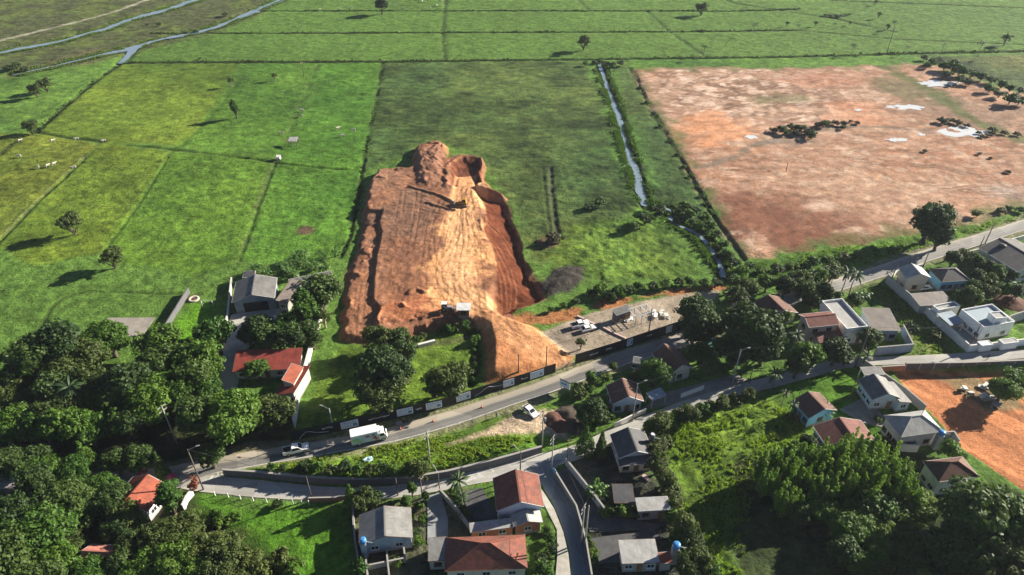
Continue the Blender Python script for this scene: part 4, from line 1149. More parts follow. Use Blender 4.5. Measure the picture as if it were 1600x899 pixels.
MB().box((0.3, 0, 1.5), (6.5, 0.2, 3.0)).build('doorway_shade', 'inside_shade', root_h1).location = (0, -frame_px((362,473), (429,465.5), (433,434), 4.0)[3] / 2 + 0.36, 0)  # dark slab paints the shade inside the open front
house('lean_to', 'low brown roofed lean-to on the right flank of the grey shed', (431,472), (449,474), (451,438), 3.2, 'shed', 0.6, 'block', 'sheet_brown', high='l', wins={'f': 1}, cat='shed')
house('long_shed', 'narrow grey shed stretching right from the farm shed towards the dirt mound', (453,446), (520,432), (518,425), 2.6, 'shed', 0.5, 'bluegrey', 'sheet_old', high='b', wins={'f': 3}, cat='shed', over=0.2)
house('tool_shed', 'tiny dark shed behind the grey farm shed at the field edge', (379,434), (397,433), (396,425), 2.3, 'shed', 0.4, 'dark', 'sheet_dark', cat='shed', over=0.2)
house('red_roofed_house', 'wide dark red roofed house behind the round tree, left of the white wall', (363,581), (468,576), (483,551), 3.0, 'shed', 1.7, 'offwhite', 'tile_red', high='b', wins={'f': 4, 'l': 1}, door='f')
house('house_wing', 'dark red roofed wing running along the long white boundary wall', (430,617), (461,621), (479,577), 2.9, 'shed', 1.5, 'cream', 'tile_red', high='r', wins={'f': 2, 'l': 2})
house('roof_lantern_room', 'small bright orange roofed attic room above the dark red wing', (441,598), (459,600), (466,573), 4.9, 'shed', 0.9, 'cream', 'tile_orange', high='l', zb=1.5, over=0.2, cat='attic')
house('site_hut', 'small brick site hut with white roof standing on the orange earthworks', (713,485), (735,485), (735,475), 5.0, 'shed', 0.35, 'brick', 'sheet_white', zb=2.3, wins={'f': 1}, door='r', cat='hut')
house('lot_shelter', 'grey flat roofed shelter in the gravel lot, inner shade painted as dark walls', (963.6,493), (988,484.5), (977,478), 3.2, 'shed', 0.25, 'dark', 'sheet_old', door='f', wins={'f': 1}, over=0.25, cat='site office')  # dark closed walls stand in for the shaded interior of an open shelter
house('brown_gable_house', 'cream gable house with dark brown roof beside the main road bend', (1047,586), (1083,575), (1040,546), 3.5, 'gable', 2.2, 'cream', 'tile_brown', wins={'f': 1, 'l': 3}, over=0.5, frame='frame_brown')
house('maroon_gable_house', 'pale blue house with steep maroon roof below the billboard', (957,632), (1006,627), (985,599), 3.4, 'gable', 2.0, 'paleblue', 'tile_brown', wins={'f': 2, 'l': 2}, door='f')
house('metal_carport', 'small pale metal lean-to roof right of the maroon roofed house', (1019,627), (1042,618), (1033,607), 2.9, 'shed', 0.5, 'grey', 'sheet_blue', open_sides='all', over=0.2, cat='carport')
house('bus_kiosk', 'small white kiosk with grey roof at the main road edge', (989,566), (1001,568), (1007,561), 2.9, 'shed', 0.3, 'white', 'sheet_old', door='f', wins={'f': 1}, over=0.25, cat='kiosk')
house('black_roofed_house', 'house with charcoal gable roof beside the conifers below the side road', (967,717), (1022,710), (1005,673), 3.5, 'gable', 1.7, 'grey', 'sheet_dark', wins={'f': 2, 'l': 3})
house('porch_annex', 'low charcoal roofed porch at the foot of the charcoal gable house', (968,729), (1024,723), (1021,712), 2.7, 'shed', 0.6, 'cream', 'sheet_dark', wins={'f': 2}, door='f', cat='annex')
house('dark_outbuilding', 'dark flat roofed outbuilding between the banana clump and the small lawn', (960,786), (992,786), (987,758), 2.8, 'shed', 0.3, 'dark', 'sheet_dark', cat='shed')
house('metal_workshop', 'long grey walled shed with pale metal roof beside the tall green lot', (997,799), (1048,796), (1044,777), 3.1, 'shed', 0.35, 'block', 'sheet_pale', wins={'f': 1}, door='f', cat='shed', over=0.25)
house('white_flat_house', 'house with pale grey flat roof near the bottom edge beside the blue tank', (972,881), (1031,879), (1040,843), 3.2, 'shed', 0.3, 'block', 'sheet_pale', wins={'f': 2, 'l': 1}, door='f')
house('orange_lean_to', 'small orange tiled lean-to between the pale flat roof and the blue tank', (1032,881), (1051,879), (1049,864), 2.6, 'shed', 0.5, 'block', 'tile_orange', cat='annex', over=0.2)
house('grey_gable_house', 'grey gable house with a blue water tank, right of the shaded lawn', (561,852), (645,840), (632,795), 3.6, 'gable', 1.7, 'bluegrey', 'sheet_grey', wins={'f': 2, 'l': 2})
house('mottled_red_house', 'tall house with mottled red gable roof at the corner of the street', (776,799), (850,792), (832,742), 4.8, 'gable', 2.2, 'paleblue', 'tile_mottled', wins={'f': 2, 'l': 3, 'r': 2}, over=0.5)
house('metal_gable_porch', 'pale metal gable porch below the mottled red roofed house', (803,823), (848,816), (843,798), 3.3, 'gable', 1.0, 'brick', 'sheet_pale', wins={'f': 1}, cat='porch')
house('brick_annex', 'long brick annex with pale grey roof above the big red hip roof', (735,832), (803,823), (796,811), 3.0, 'shed', 0.3, 'brick', 'sheet_pale', wins={'f': 2}, cat='annex', over=0.25)
house('red_hip_house', 'big red hip roofed house at the bottom edge beside the street', (695,893), (824,888), (817,836), 3.4, 'hip', 3.0, 'cream', 'tile_mottled', wins={'r': 2, 'f': 3}, ridge_len=1.6)
house('grey_tiled_annex', 'grey roofed annex on the left of the big red hip roof', (669,877), (698,875), (699,841), 3.0, 'shed', 0.5, 'block', 'sheet_grey', wins={'f': 1}, cat='annex', over=0.2)
house('orange_roofed_cottage', 'cottage with bright orange roof among the dark trees left of the junction', (172,786), (229,801), (250,755), 3.3, 'gable', 2.0, 'white', 'tile_orange', wins={'r': 2})
house('hidden_cottage', 'low cottage with tan roof almost hidden under the bottom left trees', (122,884), (200,888), (196,853), 3.0, 'gable', 1.4, 'offwhite', 'tile_pink', axis='x', wins={'f': 2})
house('pink_two_storey_house', 'two storey pink house with red tiled roof beside the white parapet roof', (1264,512), (1312,507), (1302,486), 6.0, 'gable', 1.3, 'pinkish', 'tile_dull', axis='x', wins={'f': 2, 'l': 1})
house('pink_house_porch', 'lower red tiled porch roof in front of the two storey pink house', (1281,536), (1324,526), (1313,509), 3.0, 'shed', 1.2, 'pinkish', 'tile_dull', wins={'f': 2}, door='f', cat='porch')
house('parapet_house', 'long white house with grey flat roof and white parapets, right of the pink house', (1322,517), (1355,513), (1311,470), 5.0, 'flat', 0.7, 'white', wins={'f': 1}, door='f')
house('brown_sheet_house', 'house with wide grey brown roof right of the white parapet house', (1363,516), (1408,517), (1397,486), 3.7, 'shed', 0.9, 'bluegrey', 'sheet_brown', wins={'f': 2}, door='f', high='b')
house('beige_gable_house', 'beige gable house with pale metal roof beside the main road, left of the blue house', (1417,435), (1455,434), (1436,418), 5.0, 'gable', 1.5, 'beige', 'sheet_pale', wins={'l': 2, 'f': 1})
house('blue_hip_house', 'blue walled house with dark hip roof on the upper right', (1472,441), (1516,438), (1491,418), 3.6, 'hip', 2.0, 'blue', 'tile_grey', wins={'f': 3}, door='f')
house('brown_flat_shed', 'low shed with brown grey roof above the white villa', (1438,478), (1490,474), (1487,456), 3.0, 'shed', 0.4, 'grey', 'sheet_brown', cat='shed')
villa = house('white_villa', 'modern white villa with flat parapet roofs at the right edge', (1536,514), (1585,505), (1546,478), 4.2, 'flat', 0.6, 'white', wins={'f': 2, 'l': 4}, deck='sheet_blue')  # blue deck colour stands in for the parapets' shade on the roof
house('villa_carport', 'pale blue carport roof on the left side of the white villa', (1485,509), (1508,504), (1490,486), 2.9, 'shed', 0.3, 'white', 'sheet_blue', open_sides='all', over=0.15, cat='carport')
house('villa_tower', 'small white tank tower beside the white villa', (1556,499), (1575,497), (1567,487), 6.0, 'flat', 0.3, 'white', cat='tower')
house('villa_outbuilding', 'white walled outbuilding at the back of the white villa', (1466,487), (1500,480), (1494,472), 3.0, 'flat', 0.5, 'white', cat='annex')
house('dark_long_house', 'long house with dark roof cut off by the top right edge near the road', (1590,425), (1650,410), (1612,368), 4.5, 'gable', 2.0, 'offwhite', 'tile_grey', wins={'l': 5, 'f': 2})
house('slate_gable_house', 'white house with slate grey gable roof left of the red dirt lot', (1363,625), (1407,622), (1378,591), 3.6, 'gable', 1.7, 'paleblue', 'sheet_old', wins={'f': 1, 'l': 3}, door='f')
house('slate_lean_to', 'slate grey lean-to on the right of the slate gable house, along the lot wall', (1404,632), (1425,629), (1396,597), 2.7, 'shed', 0.9, 'paleblue', 'sheet_old', wins={'f': 1}, high='l', cat='annex', over=0.25)
house('flat_carport', 'flat pale carport roof behind the slate gable house', (1351,586), (1383,585), (1371,574), 3.0, 'shed', 0.2, 'white', 'sheet_grey', open_sides='all', over=0.2, cat='carport')
house('blue_walled_house', 'bright blue walled house with dark brown roof on the green lawn', (1264,654), (1308,641), (1277,615), 3.4, 'gable', 1.7, 'blue', 'tile_brown', wins={'l': 2, 'f': 1}, door='l')
house('red_gable_house', 'house with faded red gable roof at the top of the bamboo grove', (1291,697), (1368,688), (1337,658), 3.4, 'gable', 1.9, 'white', 'tile_dull', wins={'l': 3, 'f': 2})
house('pale_hip_house', 'two storey house with pale grey hip roof beside the red dirt lot', (1408,683), (1474,674), (1446,641), 4.6, 'hip', 2.3, 'grey', 'sheet_pale', wins={'l': 3, 'f': 2}, ridge_len=2.5)
house('white_hip_house', 'white house with brown hip roof between the bamboo and the red dirt lot', (1467,753), (1530,745), (1508,713), 5.0, 'hip', 2.2, 'white', 'tile_brown', wins={'f': 2, 'l': 2}, ridge_len=1.5)
house('green_roofed_shed', 'little shed with green metal roof in the shade of the big roadside trees', (1104,544), (1124,539), (1118,525), 3.0, 'shed', 0.5, 'bluegrey', 'sheet_green', wins={'f': 1}, cat='shed', over=0.2)
house('dark_gable_cottage', 'cottage with dark brown gable roof among trees left of the pink house', (1200,500), (1247,489), (1222,464), 3.5, 'gable', 2.0, 'offwhite', 'tile_brown', wins={'f': 2, 'l': 2})
house('feeder_shelter', 'tiny cattle shelter with pale roof alone in the green pasture', (450,221), (463,221), (465,216), 2.2, 'shed', 0.5, 'dark', 'sheet_pale', open_sides='all', over=0.15, cat='shelter')
house('pump_box', 'tiny white box beside the field track crossing', (430,246), (437,246), (438,243), 1.2, 'shed', 0.2, 'white', 'sheet_white', over=0.1, cat='box')

# ================================================================== WALLS AND FENCES
def boundary_wall(name, label, px, h, wall='grey', th=0.2, zb=0.0, cap=True, cat='wall', pil=0.0, group=None):
    P = [G(*p, zb) for p in px]
    root = thing(name, label, cat, P[0], 0, group)
    for i in range(len(P) - 1):
        a, b = P[i] - P[0], P[i + 1] - P[0]
        L_ = (b - a).length; rz = math.atan2(b.y - a.y, b.x - a.x); m = (a + b) / 2
        o = MB().box((0, 0, h / 2 - 0.15), (L_ + th * 0.9, th + 0.004 * i, h + 0.3)).build('wall_run', 'wall_' + wall, root); o.location = m; o.rotation_euler = (0, 0, rz)
        if cap:
            c = MB().box((0, 0, h + 0.04), (L_ + th, th + 0.12 + 0.006 * i, 0.08 + 0.006 * i)).build('coping', 'wall_offwhite' if wall in ('white', 'cream', 'offwhite') else 'wall_block', o)
        if pil:
            n = max(2, int(L_ / pil))
            for k in range(n + 1):
                q = MB().box((-L_ / 2 + L_ * k / n, 0, h / 2 - 0.1), (0.28, th + 0.16, h + 0.28)).build('pillar', 'wall_block', o)
    return root
boundary_wall('boundary_wall', 'long white wall along the right side of the dark red roofed house', [(487,551),(478,585),(468,622),(461,668)], 2.6, 'offwhite', 0.3)
boundary_wall('boundary_wall', 'grey garden wall on the left of the small football lawn', [(258,520),(277,489),(296,458)], 1.9, 'dark', 0.3, cap=False)
boundary_wall('boundary_wall', 'pale low wall between the football lawn and the farm yard', [(345,545),(357,497),(363,440)], 1.4, 'cream', 0.25)
boundary_wall('boundary_wall', 'thin weathered wall running up from the white wall past the driveway trees', [(487,551),(497,520),(508,480)], 1.8, 'beige', 0.2)
boundary_wall('boundary_wall', 'white wall along the left side of the villa terrace', [(1442,488),(1475,517),(1511,550)], 2.2, 'offwhite', 0.25)
boundary_wall('boundary_wall', 'white front wall of the villa along the side road', [(1511,550),(1555,545),(1640,535)], 2.2, 'white', 0.25)
house('gate_canopy', 'white gate canopy in the front wall of the villa', (1534,541), (1552,539), (1546,532), 2.4, 'flat', 0.15, 'white', cat='gate', deck='wall_white')
house('gate_store', 'small white flat roofed store behind the villa front wall, right of the gate', (1568,538), (1592,535), (1585,528), 2.4, 'flat', 0.15, 'white', cat='store')
boundary_wall('boundary_wall', 'tall grey blue wall with gate bays in front of the grey brown roofed house', [(1366,555),(1422,550),(1407,520)], 2.6, 'bluegrey', 0.2, pil=4.0)
boundary_wall('boundary_wall', 'long grey wall climbing past the brown roofed shed above the vacant plot', [(1384,441),(1405,462),(1440,490)], 2.8, 'grey', 0.25)
boundary_wall('boundary_wall', 'grey tiled wall at the right end of the white villa', [(1572,507),(1600,498),(1640,490)], 3.0, 'grey', 0.25)
boundary_wall('retaining_wall', 'dark retaining wall with pillars along the top of the red dirt lot', [(1411,580),(1500,579),(1600,575),(1680,570)], 2.7, 'dark', 0.35, -1.85, pil=3.0)
boundary_wall('boundary_wall', 'thin grey wall between the slate gable house and the red dirt lot', [(1336,565),(1372,590),(1412,618),(1442,644)], 2.2, 'block', 0.2)
boundary_wall('boundary_wall', 'brick end wall beside the retaining wall at the red dirt lot corner', [(1376,580),(1411,578)], 1.5, 'brick', 0.25)
boundary_wall('boundary_wall', 'grey wall falling from the side road past the banana clump', [(884,727),(912,762),(943,803)], 2.0, 'grey', 0.25)
boundary_wall('boundary_wall', 'dark wall along the right edge of the narrow street', [(866,741),(900,797),(915,850),(924,905)], 1.5, 'dark', 0.2)
boundary_wall('boundary_wall', 'grey yard walls below the pale hip roofed house', [(1418,690),(1486,684),(1494,697)], 2.0, 'grey', 0.2)
boundary_wall('boundary_wall', 'white yard wall left of the brown hip roofed white house', [(1418,690),(1431,707),(1405,705)], 2.2, 'offwhite', 0.2)
boundary_wall('boundary_wall', 'low wall down the left edge of the grey gable house', [(552,795),(556,850),(561,880)], 1.8, 'block', 0.2)
boundary_wall('yard_wall', 'broken yard walls in front of the grey gable house', [(572,868),(577,920)], 1.6, 'block', 0.2)
boundary_wall('yard_wall', 'middle yard wall in front of the grey gable house', [(605,866),(611,920)], 1.5, 'block', 0.2)
boundary_wall('yard_wall', 'cross wall joining the yard walls of the grey gable house', [(574,890),(634,878),(632,862)], 1.3, 'block', 0.2)
boundary_wall('boundary_wall', 'grey wall beside the driveway left of the palm by the crossing', [(688,772),(712,798),(734,828)], 1.5, 'block', 0.25)
boundary_wall('boundary_wall', 'low white forecourt wall along the side road past the maroon roofed house', [(960,668),(984,656),(1008,645)], 1.2, 'offwhite', 0.2)
boundary_wall('boundary_wall', 'low white wall segment on the forecourt right of the metal carport', [(1064,622),(1098,609)], 1.3, 'white', 0.25)
boundary_wall('boundary_wall', 'low dark wall at the lower edge of the side road, right of the white posts', [(484,784),(525,783),(540,780)], 1.2, 'brick', 0.2)
boundary_wall('gable_wall', 'sunlit white wall beside the pink shrub left of the shaded lawn', [(288,797),(294,784),(302,773)], 1.7, 'offwhite', 0.25)
boundary_wall('boundary_wall', 'dark curving retaining wall between the grass island and the side road', [(352,743),(400,746),(480,754),(560,758),(640,755),(700,745),(770,728),(845,707)], 1.9, 'dark', 0.35, cap=True)
boundary_wall('roadside_wall', 'low pale fence wall along the lower edge of the main road, upper right', [(1475,408),(1530,393),(1600,372)], 1.1, 'offwhite', 0.2, pil=3.0)
boundary_wall('boundary_wall', 'low pale wall around the beige gable house beside the main road', [(1385,441),(1400,428),(1440,418)], 1.2, 'white', 0.2)
# ================================================================== TREES AND PLANTS
leaf_mat('leaf_mango', (0.028,0.076,0.009), (0.085,0.155,0.016)); leaf_mat('leaf_dark', (0.020,0.046,0.011), (0.060,0.100,0.018)); leaf_mat('leaf_olive', (0.036,0.060,0.014), (0.088,0.116,0.026))
leaf_mat('leaf_bright', (0.055,0.115,0.014), (0.120,0.185,0.024)); leaf_mat('leaf_palm', (0.030,0.058,0.020), (0.058,0.095,0.030), 0.15); leaf_mat('leaf_banana', (0.065,0.135,0.028), (0.105,0.185,0.045), 0.3, 0.4)
leaf_mat('leaf_bamboo', (0.100,0.185,0.026), (0.165,0.250,0.036), 0.4); leaf_mat('leaf_brown', (0.050,0.044,0.028), (0.080,0.070,0.042)); leaf_mat('flower_pink', (0.45,0.07,0.22), (0.40,0.10,0.16)); leaf_mat('leaf_rust', (0.24,0.07,0.04), (0.16,0.06,0.035))
mat('bark', (0.10,0.08,0.06), 0.95, 0.35, 2.0, 0.5); mat('bark_pale', (0.25,0.22,0.18), 0.95, 0.25, 2.0, 0.4); mat('culm', (0.12,0.13,0.05), 0.7, 0.2, 2.0)

def leaf_cloud(rs, C, RC, per, size, up=0.25, flat=1.0, spread=0.42):
    """Many leaf-shaped faces around clump centres C with radii RC -> vertices, faces."""
    n = len(C) * per
    ci = np.repeat(np.arange(len(C)), per)
    d = rs.normal(size=(n, 3)); d /= np.linalg.norm(d, axis=1)[:, None]
    d[:, 2] = np.abs(d[:, 2]) * 0.9 + d[:, 2] * 0.35
    r = RC[ci] * (0.55 + 0.5 * rs.random(n) ** 0.6)
    p = C[ci] + d * r[:, None] * np.array([1, 1, flat])
    nrm = d * 0.8 + rs.normal(size=(n, 3)) * spread; nrm[:, 2] += up
    nrm /= np.linalg.norm(nrm, axis=1)[:, None]
    a = np.cross(nrm, rs.normal(size=(n, 3))); a /= np.linalg.norm(a, axis=1)[:, None]
    b = np.cross(nrm, a)
    s = size * (0.65 + 0.7 * rs.random(n))[:, None]
    q = np.stack([p - a * s, p - b * s * 0.55 + nrm * s * 0.12, p + a * s, p + b * s * 0.55 + nrm * s * 0.12], 1)
    return q.reshape(-1, 3), np.arange(n * 4).reshape(-1, 4)
def np_mesh(name, V, F, m):
    me = bpy.data.meshes.new(name)
    me.vertices.add(len(V)); me.vertices.foreach_set('co', V.astype(np.float32).ravel())
    me.loops.add(F.size); me.loops.foreach_set('vertex_index', F.astype(np.int32).ravel())
    me.polygons.add(len(F)); me.polygons.foreach_set('loop_start', np.arange(0, F.size, F.shape[1], dtype=np.int32))
    me.polygons.foreach_set('loop_total', np.full(len(F), F.shape[1], np.int32))
    me.materials.append(MATS[m]); me.update(calc_edges=True)
    return me
PROTO = {}
def broadleaf(key, seed, R, H, clumps, per, size, m, crown_h=0.62, lumps=5, hollow=0.55, bark='bark', flat=0.85, sub=0.26):
    rs = np.random.RandomState(seed)
    crown_h = min(0.97, crown_h + 0.14)
    zc = H * (1 - crown_h / 2); hz_ = H * crown_h / 2
    # uneven outline: a few big lobes, clumps spread over their shells
    lc = rs.normal(size=(lumps, 3)); lc /= np.linalg.norm(lc, axis=1)[:, None]; lc[:, 2] = lc[:, 2] * 0.6 + 0.15
    lob = [(np.zeros(3), 0.72)] + [(c * rs.uniform(0.42, 0.62), rs.uniform(0.36, 0.55)) for c in lc]
    C = []
    for c, r in lob:
        k = max(4, int(clumps * r * r / sum(q[1] ** 2 for q in lob)))
        d = rs.normal(size=(k, 3)); d /= np.linalg.norm(d, axis=1)[:, None]
        d[:, 2] = np.where((d[:, 2] < -0.25) & (rs.random(k) < (0.25 if H < 3 else 0.55)), -d[:, 2] * 0.7, d[:, 2])
        C.append(c + d * r * (hollow + (1 - hollow) * rs.random((k, 1))))
    C = np.concatenate(C)
    C = C * np.array([R * 0.92, R * 0.92, hz_]) + np.array([0, 0, zc])
    RC = R * sub * rs.uniform(0.6, 1.15, len(C))
    V, F = leaf_cloud(rs, C, RC, per, size, flat=flat)
    crown = np_mesh('crown', V, F, m)
    rr = np.percentile(np.hypot(V[:, 0], V[:, 1]), 95)
    tb = MB(); r0 = 0.045 * H + 0.03 * R
    mid = Vector((rs.uniform(-.2, .2), rs.uniform(-.2, .2), H * (1 - crown_h) * 1.05))
    tb.tube((0, 0, -0.3), mid, r0, r0 * 0.72, 7)
    for c in C[rs.choice(len(C), 7, replace=False)]:
        e = Vector(c) * 0.9; k = mid.lerp(e, 0.5) + Vector((0, 0, 0.25))
        tb.tube(mid, k, r0 * 0.45, r0 * 0.3, 5); tb.tube(k, e, r0 * 0.3, r0 * 0.08, 5)
    PROTO[key] = dict(R=rr * 0.95, zc=zc, parts=[('trunk', tb.mesh('trunk', bark, True)), ('crown', crown)])
broadleaf('bigA', 1, 7.0, 11.0, 250, 64, 0.34, 'leaf_mango', 0.72, 7, 0.6, sub=0.20)
broadleaf('bigB', 2, 7.0, 11.5, 240, 60, 0.34, 'leaf_dark', 0.70, 8, 0.55, sub=0.19)
broadleaf('bigC', 3, 7.0, 11.5, 210, 56, 0.32, 'leaf_olive', 0.75, 10, 0.5, sub=0.17)
broadleaf('bigD', 14, 7.0, 11.0, 250, 64, 0.33, 'leaf_bright', 0.72, 8, 0.6, sub=0.19)
broadleaf('midA', 4, 4.0, 7.0, 130, 48, 0.26, 'leaf_mango', 0.70, 5, 0.6, sub=0.23)
broadleaf('midB', 5, 4.0, 6.8, 120, 46, 0.26, 'leaf_dark', 0.72, 6, 0.55, sub=0.22)
broadleaf('midC', 6, 4.0, 7.0, 115, 44, 0.25, 'leaf_olive', 0.80, 7, 0.5, sub=0.21)
broadleaf('midD', 7, 4.0, 6.8, 120, 46, 0.26, 'leaf_bright', 0.72, 6, 0.55, sub=0.22)
broadleaf('airy', 8, 3.6, 7.5, 60, 36, 0.24, 'leaf_olive', 0.70, 7, 0.35, 'bark_pale', sub=0.20)
broadleaf('tall', 9, 2.6, 9.5, 80, 40, 0.25, 'leaf_mango', 0.75, 6, 0.5, sub=0.26)
broadleaf('bushA', 10, 1.5, 1.9, 30, 36, 0.17, 'leaf_mango', 0.96, 4, 0.5, sub=0.30)
broadleaf('bushB', 11, 1.5, 1.7, 28, 36, 0.17, 'leaf_olive', 0.96, 5, 0.5, sub=0.30)
broadleaf('bushC', 12, 1.5, 1.5, 28, 34, 0.17, 'leaf_bright', 0.96, 5, 0.5, sub=0.30)
broadleaf('bushD', 13, 1.5, 1.8, 28, 34, 0.17, 'leaf_dark', 0.96, 5, 0.5, sub=0.30)
broadleaf('scrub', 15, 1.5, 1.2, 24, 30, 0.17, 'leaf_brown', 0.96, 5, 0.5, sub=0.30)
broadleaf('flower', 16, 1.3, 1.8, 22, 30, 0.15, 'flower_pink', 0.9, 4, 0.5, sub=0.30)
broadleaf('rust', 17, 1.6, 2.6, 22, 26, 0.20, 'leaf_rust', 0.7, 5, 0.4, sub=0.26)
def conifer(key, seed, R, H, m, base=0.06):
    rs = np.random.RandomState(seed); C = []; RC = []
    for z in np.linspace(base, 0.97, 16):
        r = R * (1 - z) ** 0.75 * rs.uniform(0.85, 1.05)
        k = max(2, int(9 * (1 - z)) + 1)
        for i in range(k):
            t = 2 * math.pi * (i / k + rs.random() * 0.15)
            C.append((math.cos(t) * r * 0.72, math.sin(t) * r * 0.72, z * H)); RC.append(0.30 * R * (1.15 - z * 0.8))
    V, F = leaf_cloud(rs, np.array(C), np.array(RC), 34, 0.20, up=0.1)
    tb = MB().tube((0, 0, -0.3), (0, 0, H * 0.95), 0.22, 0.03, 7)
    PROTO[key] = dict(R=R, zc=H * 0.45, parts=[('trunk', tb.mesh('trunk', 'bark', True)), ('crown', np_mesh('crown', V, F, m))])
conifer('conifer', 20, 2.6, 8.0, 'leaf_mango'); conifer('cypress', 21, 1.7, 7.5, 'leaf_dark', 0.03)
def frond(mb, base, az, L_, rise, droop, w, seg=7, leaflets=True):
    d = Vector((math.cos(az), math.sin(az), 0)); s = Vector((-d.y, d.x, 0)); prev = None
    for i in range(seg + 1):
        t = i / seg
        p = Vector(base) + d * L_ * (t - 0.12 * t * t) + Vector((0, 0, rise * L_ * t - droop * L_ * t * t))
        ww = w * (0.35 + 1.1 * t) * (1.02 - t) ** 0.55
        if prev:
            q, qw = prev; dn = Vector((0, 0, -0.35))
            if leaflets:                                    # leaflets hang as separate blades on both sides
                for sg in (-1, 1):
                    m_ = (p + q) / 2
                    mb.face([q, m_, m_ + s * sg * ww + dn * ww + d * 0.12 * L_, q + s * sg * qw + dn * qw + d * 0.10 * L_])
                    mb.face([m_, p, p + s * sg * ww * 0.85 + dn * ww + d * 0.10 * L_, m_ + s * sg * ww * 0.9 + dn * ww * 1.3 + d * 0.07 * L_])
            else:
                mb.face([q, p, p + s * ww + dn * ww * 0.4, q + s * qw + dn * qw * 0.4]); mb.face([p, q, q - s * qw + dn * qw * 0.4, p - s * ww + dn * ww * 0.4])
        prev = (p, ww)
def palm(key, seed, H, n=20, L_=3.2, w=0.55, tr=0.16):
    r = random.Random(seed); tb, cb = MB(), MB()
    p = Vector((0, 0, -0.3))
    for i in range(6):
        q = Vector((0.12 * math.sin(i * 0.8 + seed), 0.1 * i * r.uniform(-0.4, 0.6), H * (i + 1) / 6)); tb.tube(p, q, tr * (1.25 - 0.09 * i), tr * (1.16 - 0.09 * i), 7); p = q
    for i in range(n):
        k = i / n
        frond(cb, p, i * 2.39996 + r.uniform(-0.2, 0.2), L_ * r.uniform(0.85, 1.1), 0.95 - 1.15 * k, 0.75 - 0.2 * k, w)
    PROTO[key] = dict(R=L_ * 0.85, zc=H, parts=[('trunk', tb.mesh('trunk', 'bark_pale', True)), ('crown', cb.mesh('crown', 'leaf_palm'))])
palm('palmA', 30, 7.5); palm('palmB', 31, 9.5, 18, 2.9, 0.5); palm('palmC', 32, 5.0, 16, 2.6, 0.5, 0.2)
def banana(key, seed, H, n=9):
    r = random.Random(seed); tb, cb = MB(), MB()
    for k in range(3):
        x, y = r.uniform(-0.6, 0.6), r.uniform(-0.6, 0.6); h = H * r.uniform(0.45, 0.65)
        tb.tube((x, y, -0.2), (x * 1.3, y * 1.3, h), 0.14, 0.08, 7)
        for i in range(n): frond(cb, (x * 1.3, y * 1.3, h), i * 2.4 + r.random(), H * r.uniform(0.42, 0.62), 1.35 - 0.9 * i / n, 0.95, 0.30 * H / 4, 6, False)
    PROTO[key] = dict(R=H * 0.5, zc=H * 0.6, parts=[('stem', tb.mesh('stem', 'culm', True)), ('leaves', cb.mesh('leaves', 'leaf_banana'))])
banana('bananaA', 40, 3.8); banana('bananaB', 41, 4.2, 8)
def pandanus(key, seed):
    r = random.Random(seed); tb, cb = MB(), MB(); tb.tube((0, 0, -0.2), (0, 0, 2.4), 0.22, 0.18, 7)
    for i in range(34): frond(cb, (0, 0, 2.4), i * 2.39996, 2.3 * r.uniform(0.8, 1.1), 1.5 - 1.6 * i / 34, 0.45, 0.16, 5, False)
    PROTO[key] = dict(R=2.2, zc=2.6, parts=[('trunk', tb.mesh('trunk', 'bark_pale', True)), ('leaves', cb.mesh('leaves', 'leaf_banana'))])
pandanus('pandanus', 45)
def bamboo(key, seed, H, n=9):
    rs = np.random.RandomState(seed); tb = MB(); C, RC = [], []
    for k in range(n):
        a = rs.uniform(0, 6.28); rr = rs.uniform(0.1, 0.7); h = H * rs.uniform(0.72, 1.05); lean = rs.uniform(0.05, 0.16) * h
        b = Vector((rr * math.cos(a), rr * math.sin(a), 0)); top = b + Vector((math.cos(a) * lean, math.sin(a) * lean, h))
        tb.tube(b - Vector((0, 0, 0.2)), top, 0.06, 0.015, 5)
        for t in np.linspace(0.30, 1.0, 15):
            p = b.lerp(top, t); w = (1 - t) * 0.75 + 0.16
            for j in range(2):
                o = rs.normal(size=3) * w * 0.55
                C.append((p.x + o[0], p.y + o[1], p.z + o[2] * 0.5)); RC.append(0.20 + 0.42 * (1 - t))
    V, F = leaf_cloud(rs, np.array(C), np.array(RC), 16, 0.17, up=0.0, flat=1.5)
    PROTO[key] = dict(R=1.9, zc=H * 0.72, parts=[('culms', tb.mesh('culms', 'culm', True)), ('foliage', np_mesh('foliage', V, F, 'leaf_bamboo'))])
bamboo('bambooA', 50, 9.5); bamboo('bambooB', 51, 8.5); bamboo('bambooC', 52, 10.5, 8)

TR = random.Random(99)
def plant(kind, cx, cy, wpx, name, label, group=None, cat='tree', sq=1.0):
    """Stand a plant so that its crown shows at that place of the photograph."""
    P = PROTO[kind]; s = 1.0
    for _ in range(4):
        g = G(cx, cy, P['zc'] * s * sq)
        mpp = (g.y * CP + (CAM_H - g.z) * SP) / FPX
        s = wpx * 0.92 * mpp / 2 / P['R']
    g = G(cx, cy, P['zc'] * s * sq)
    root = thing(name, label, cat, (g.x, g.y, hz(g.x, g.y) - 0.05), TR.uniform(0, 6.28), group)
    root.scale = (s * TR.uniform(0.94, 1.06), s * TR.uniform(0.94, 1.06), s * sq * TR.uniform(0.95, 1.05))
    for nm, me in P['parts']: link(nm, me, root)
    return root
ORD = 'first second third fourth fifth sixth seventh eighth ninth tenth eleventh twelfth thirteenth fourteenth fifteenth'.split()
def ordinal(r, n):
    if r == 0: return 'leftmost'
    if r == n - 1: return 'rightmost'
    return ORD[r] + ' from left' if r < (n + 1) // 2 else ORD[n - 1 - r] + ' from right'
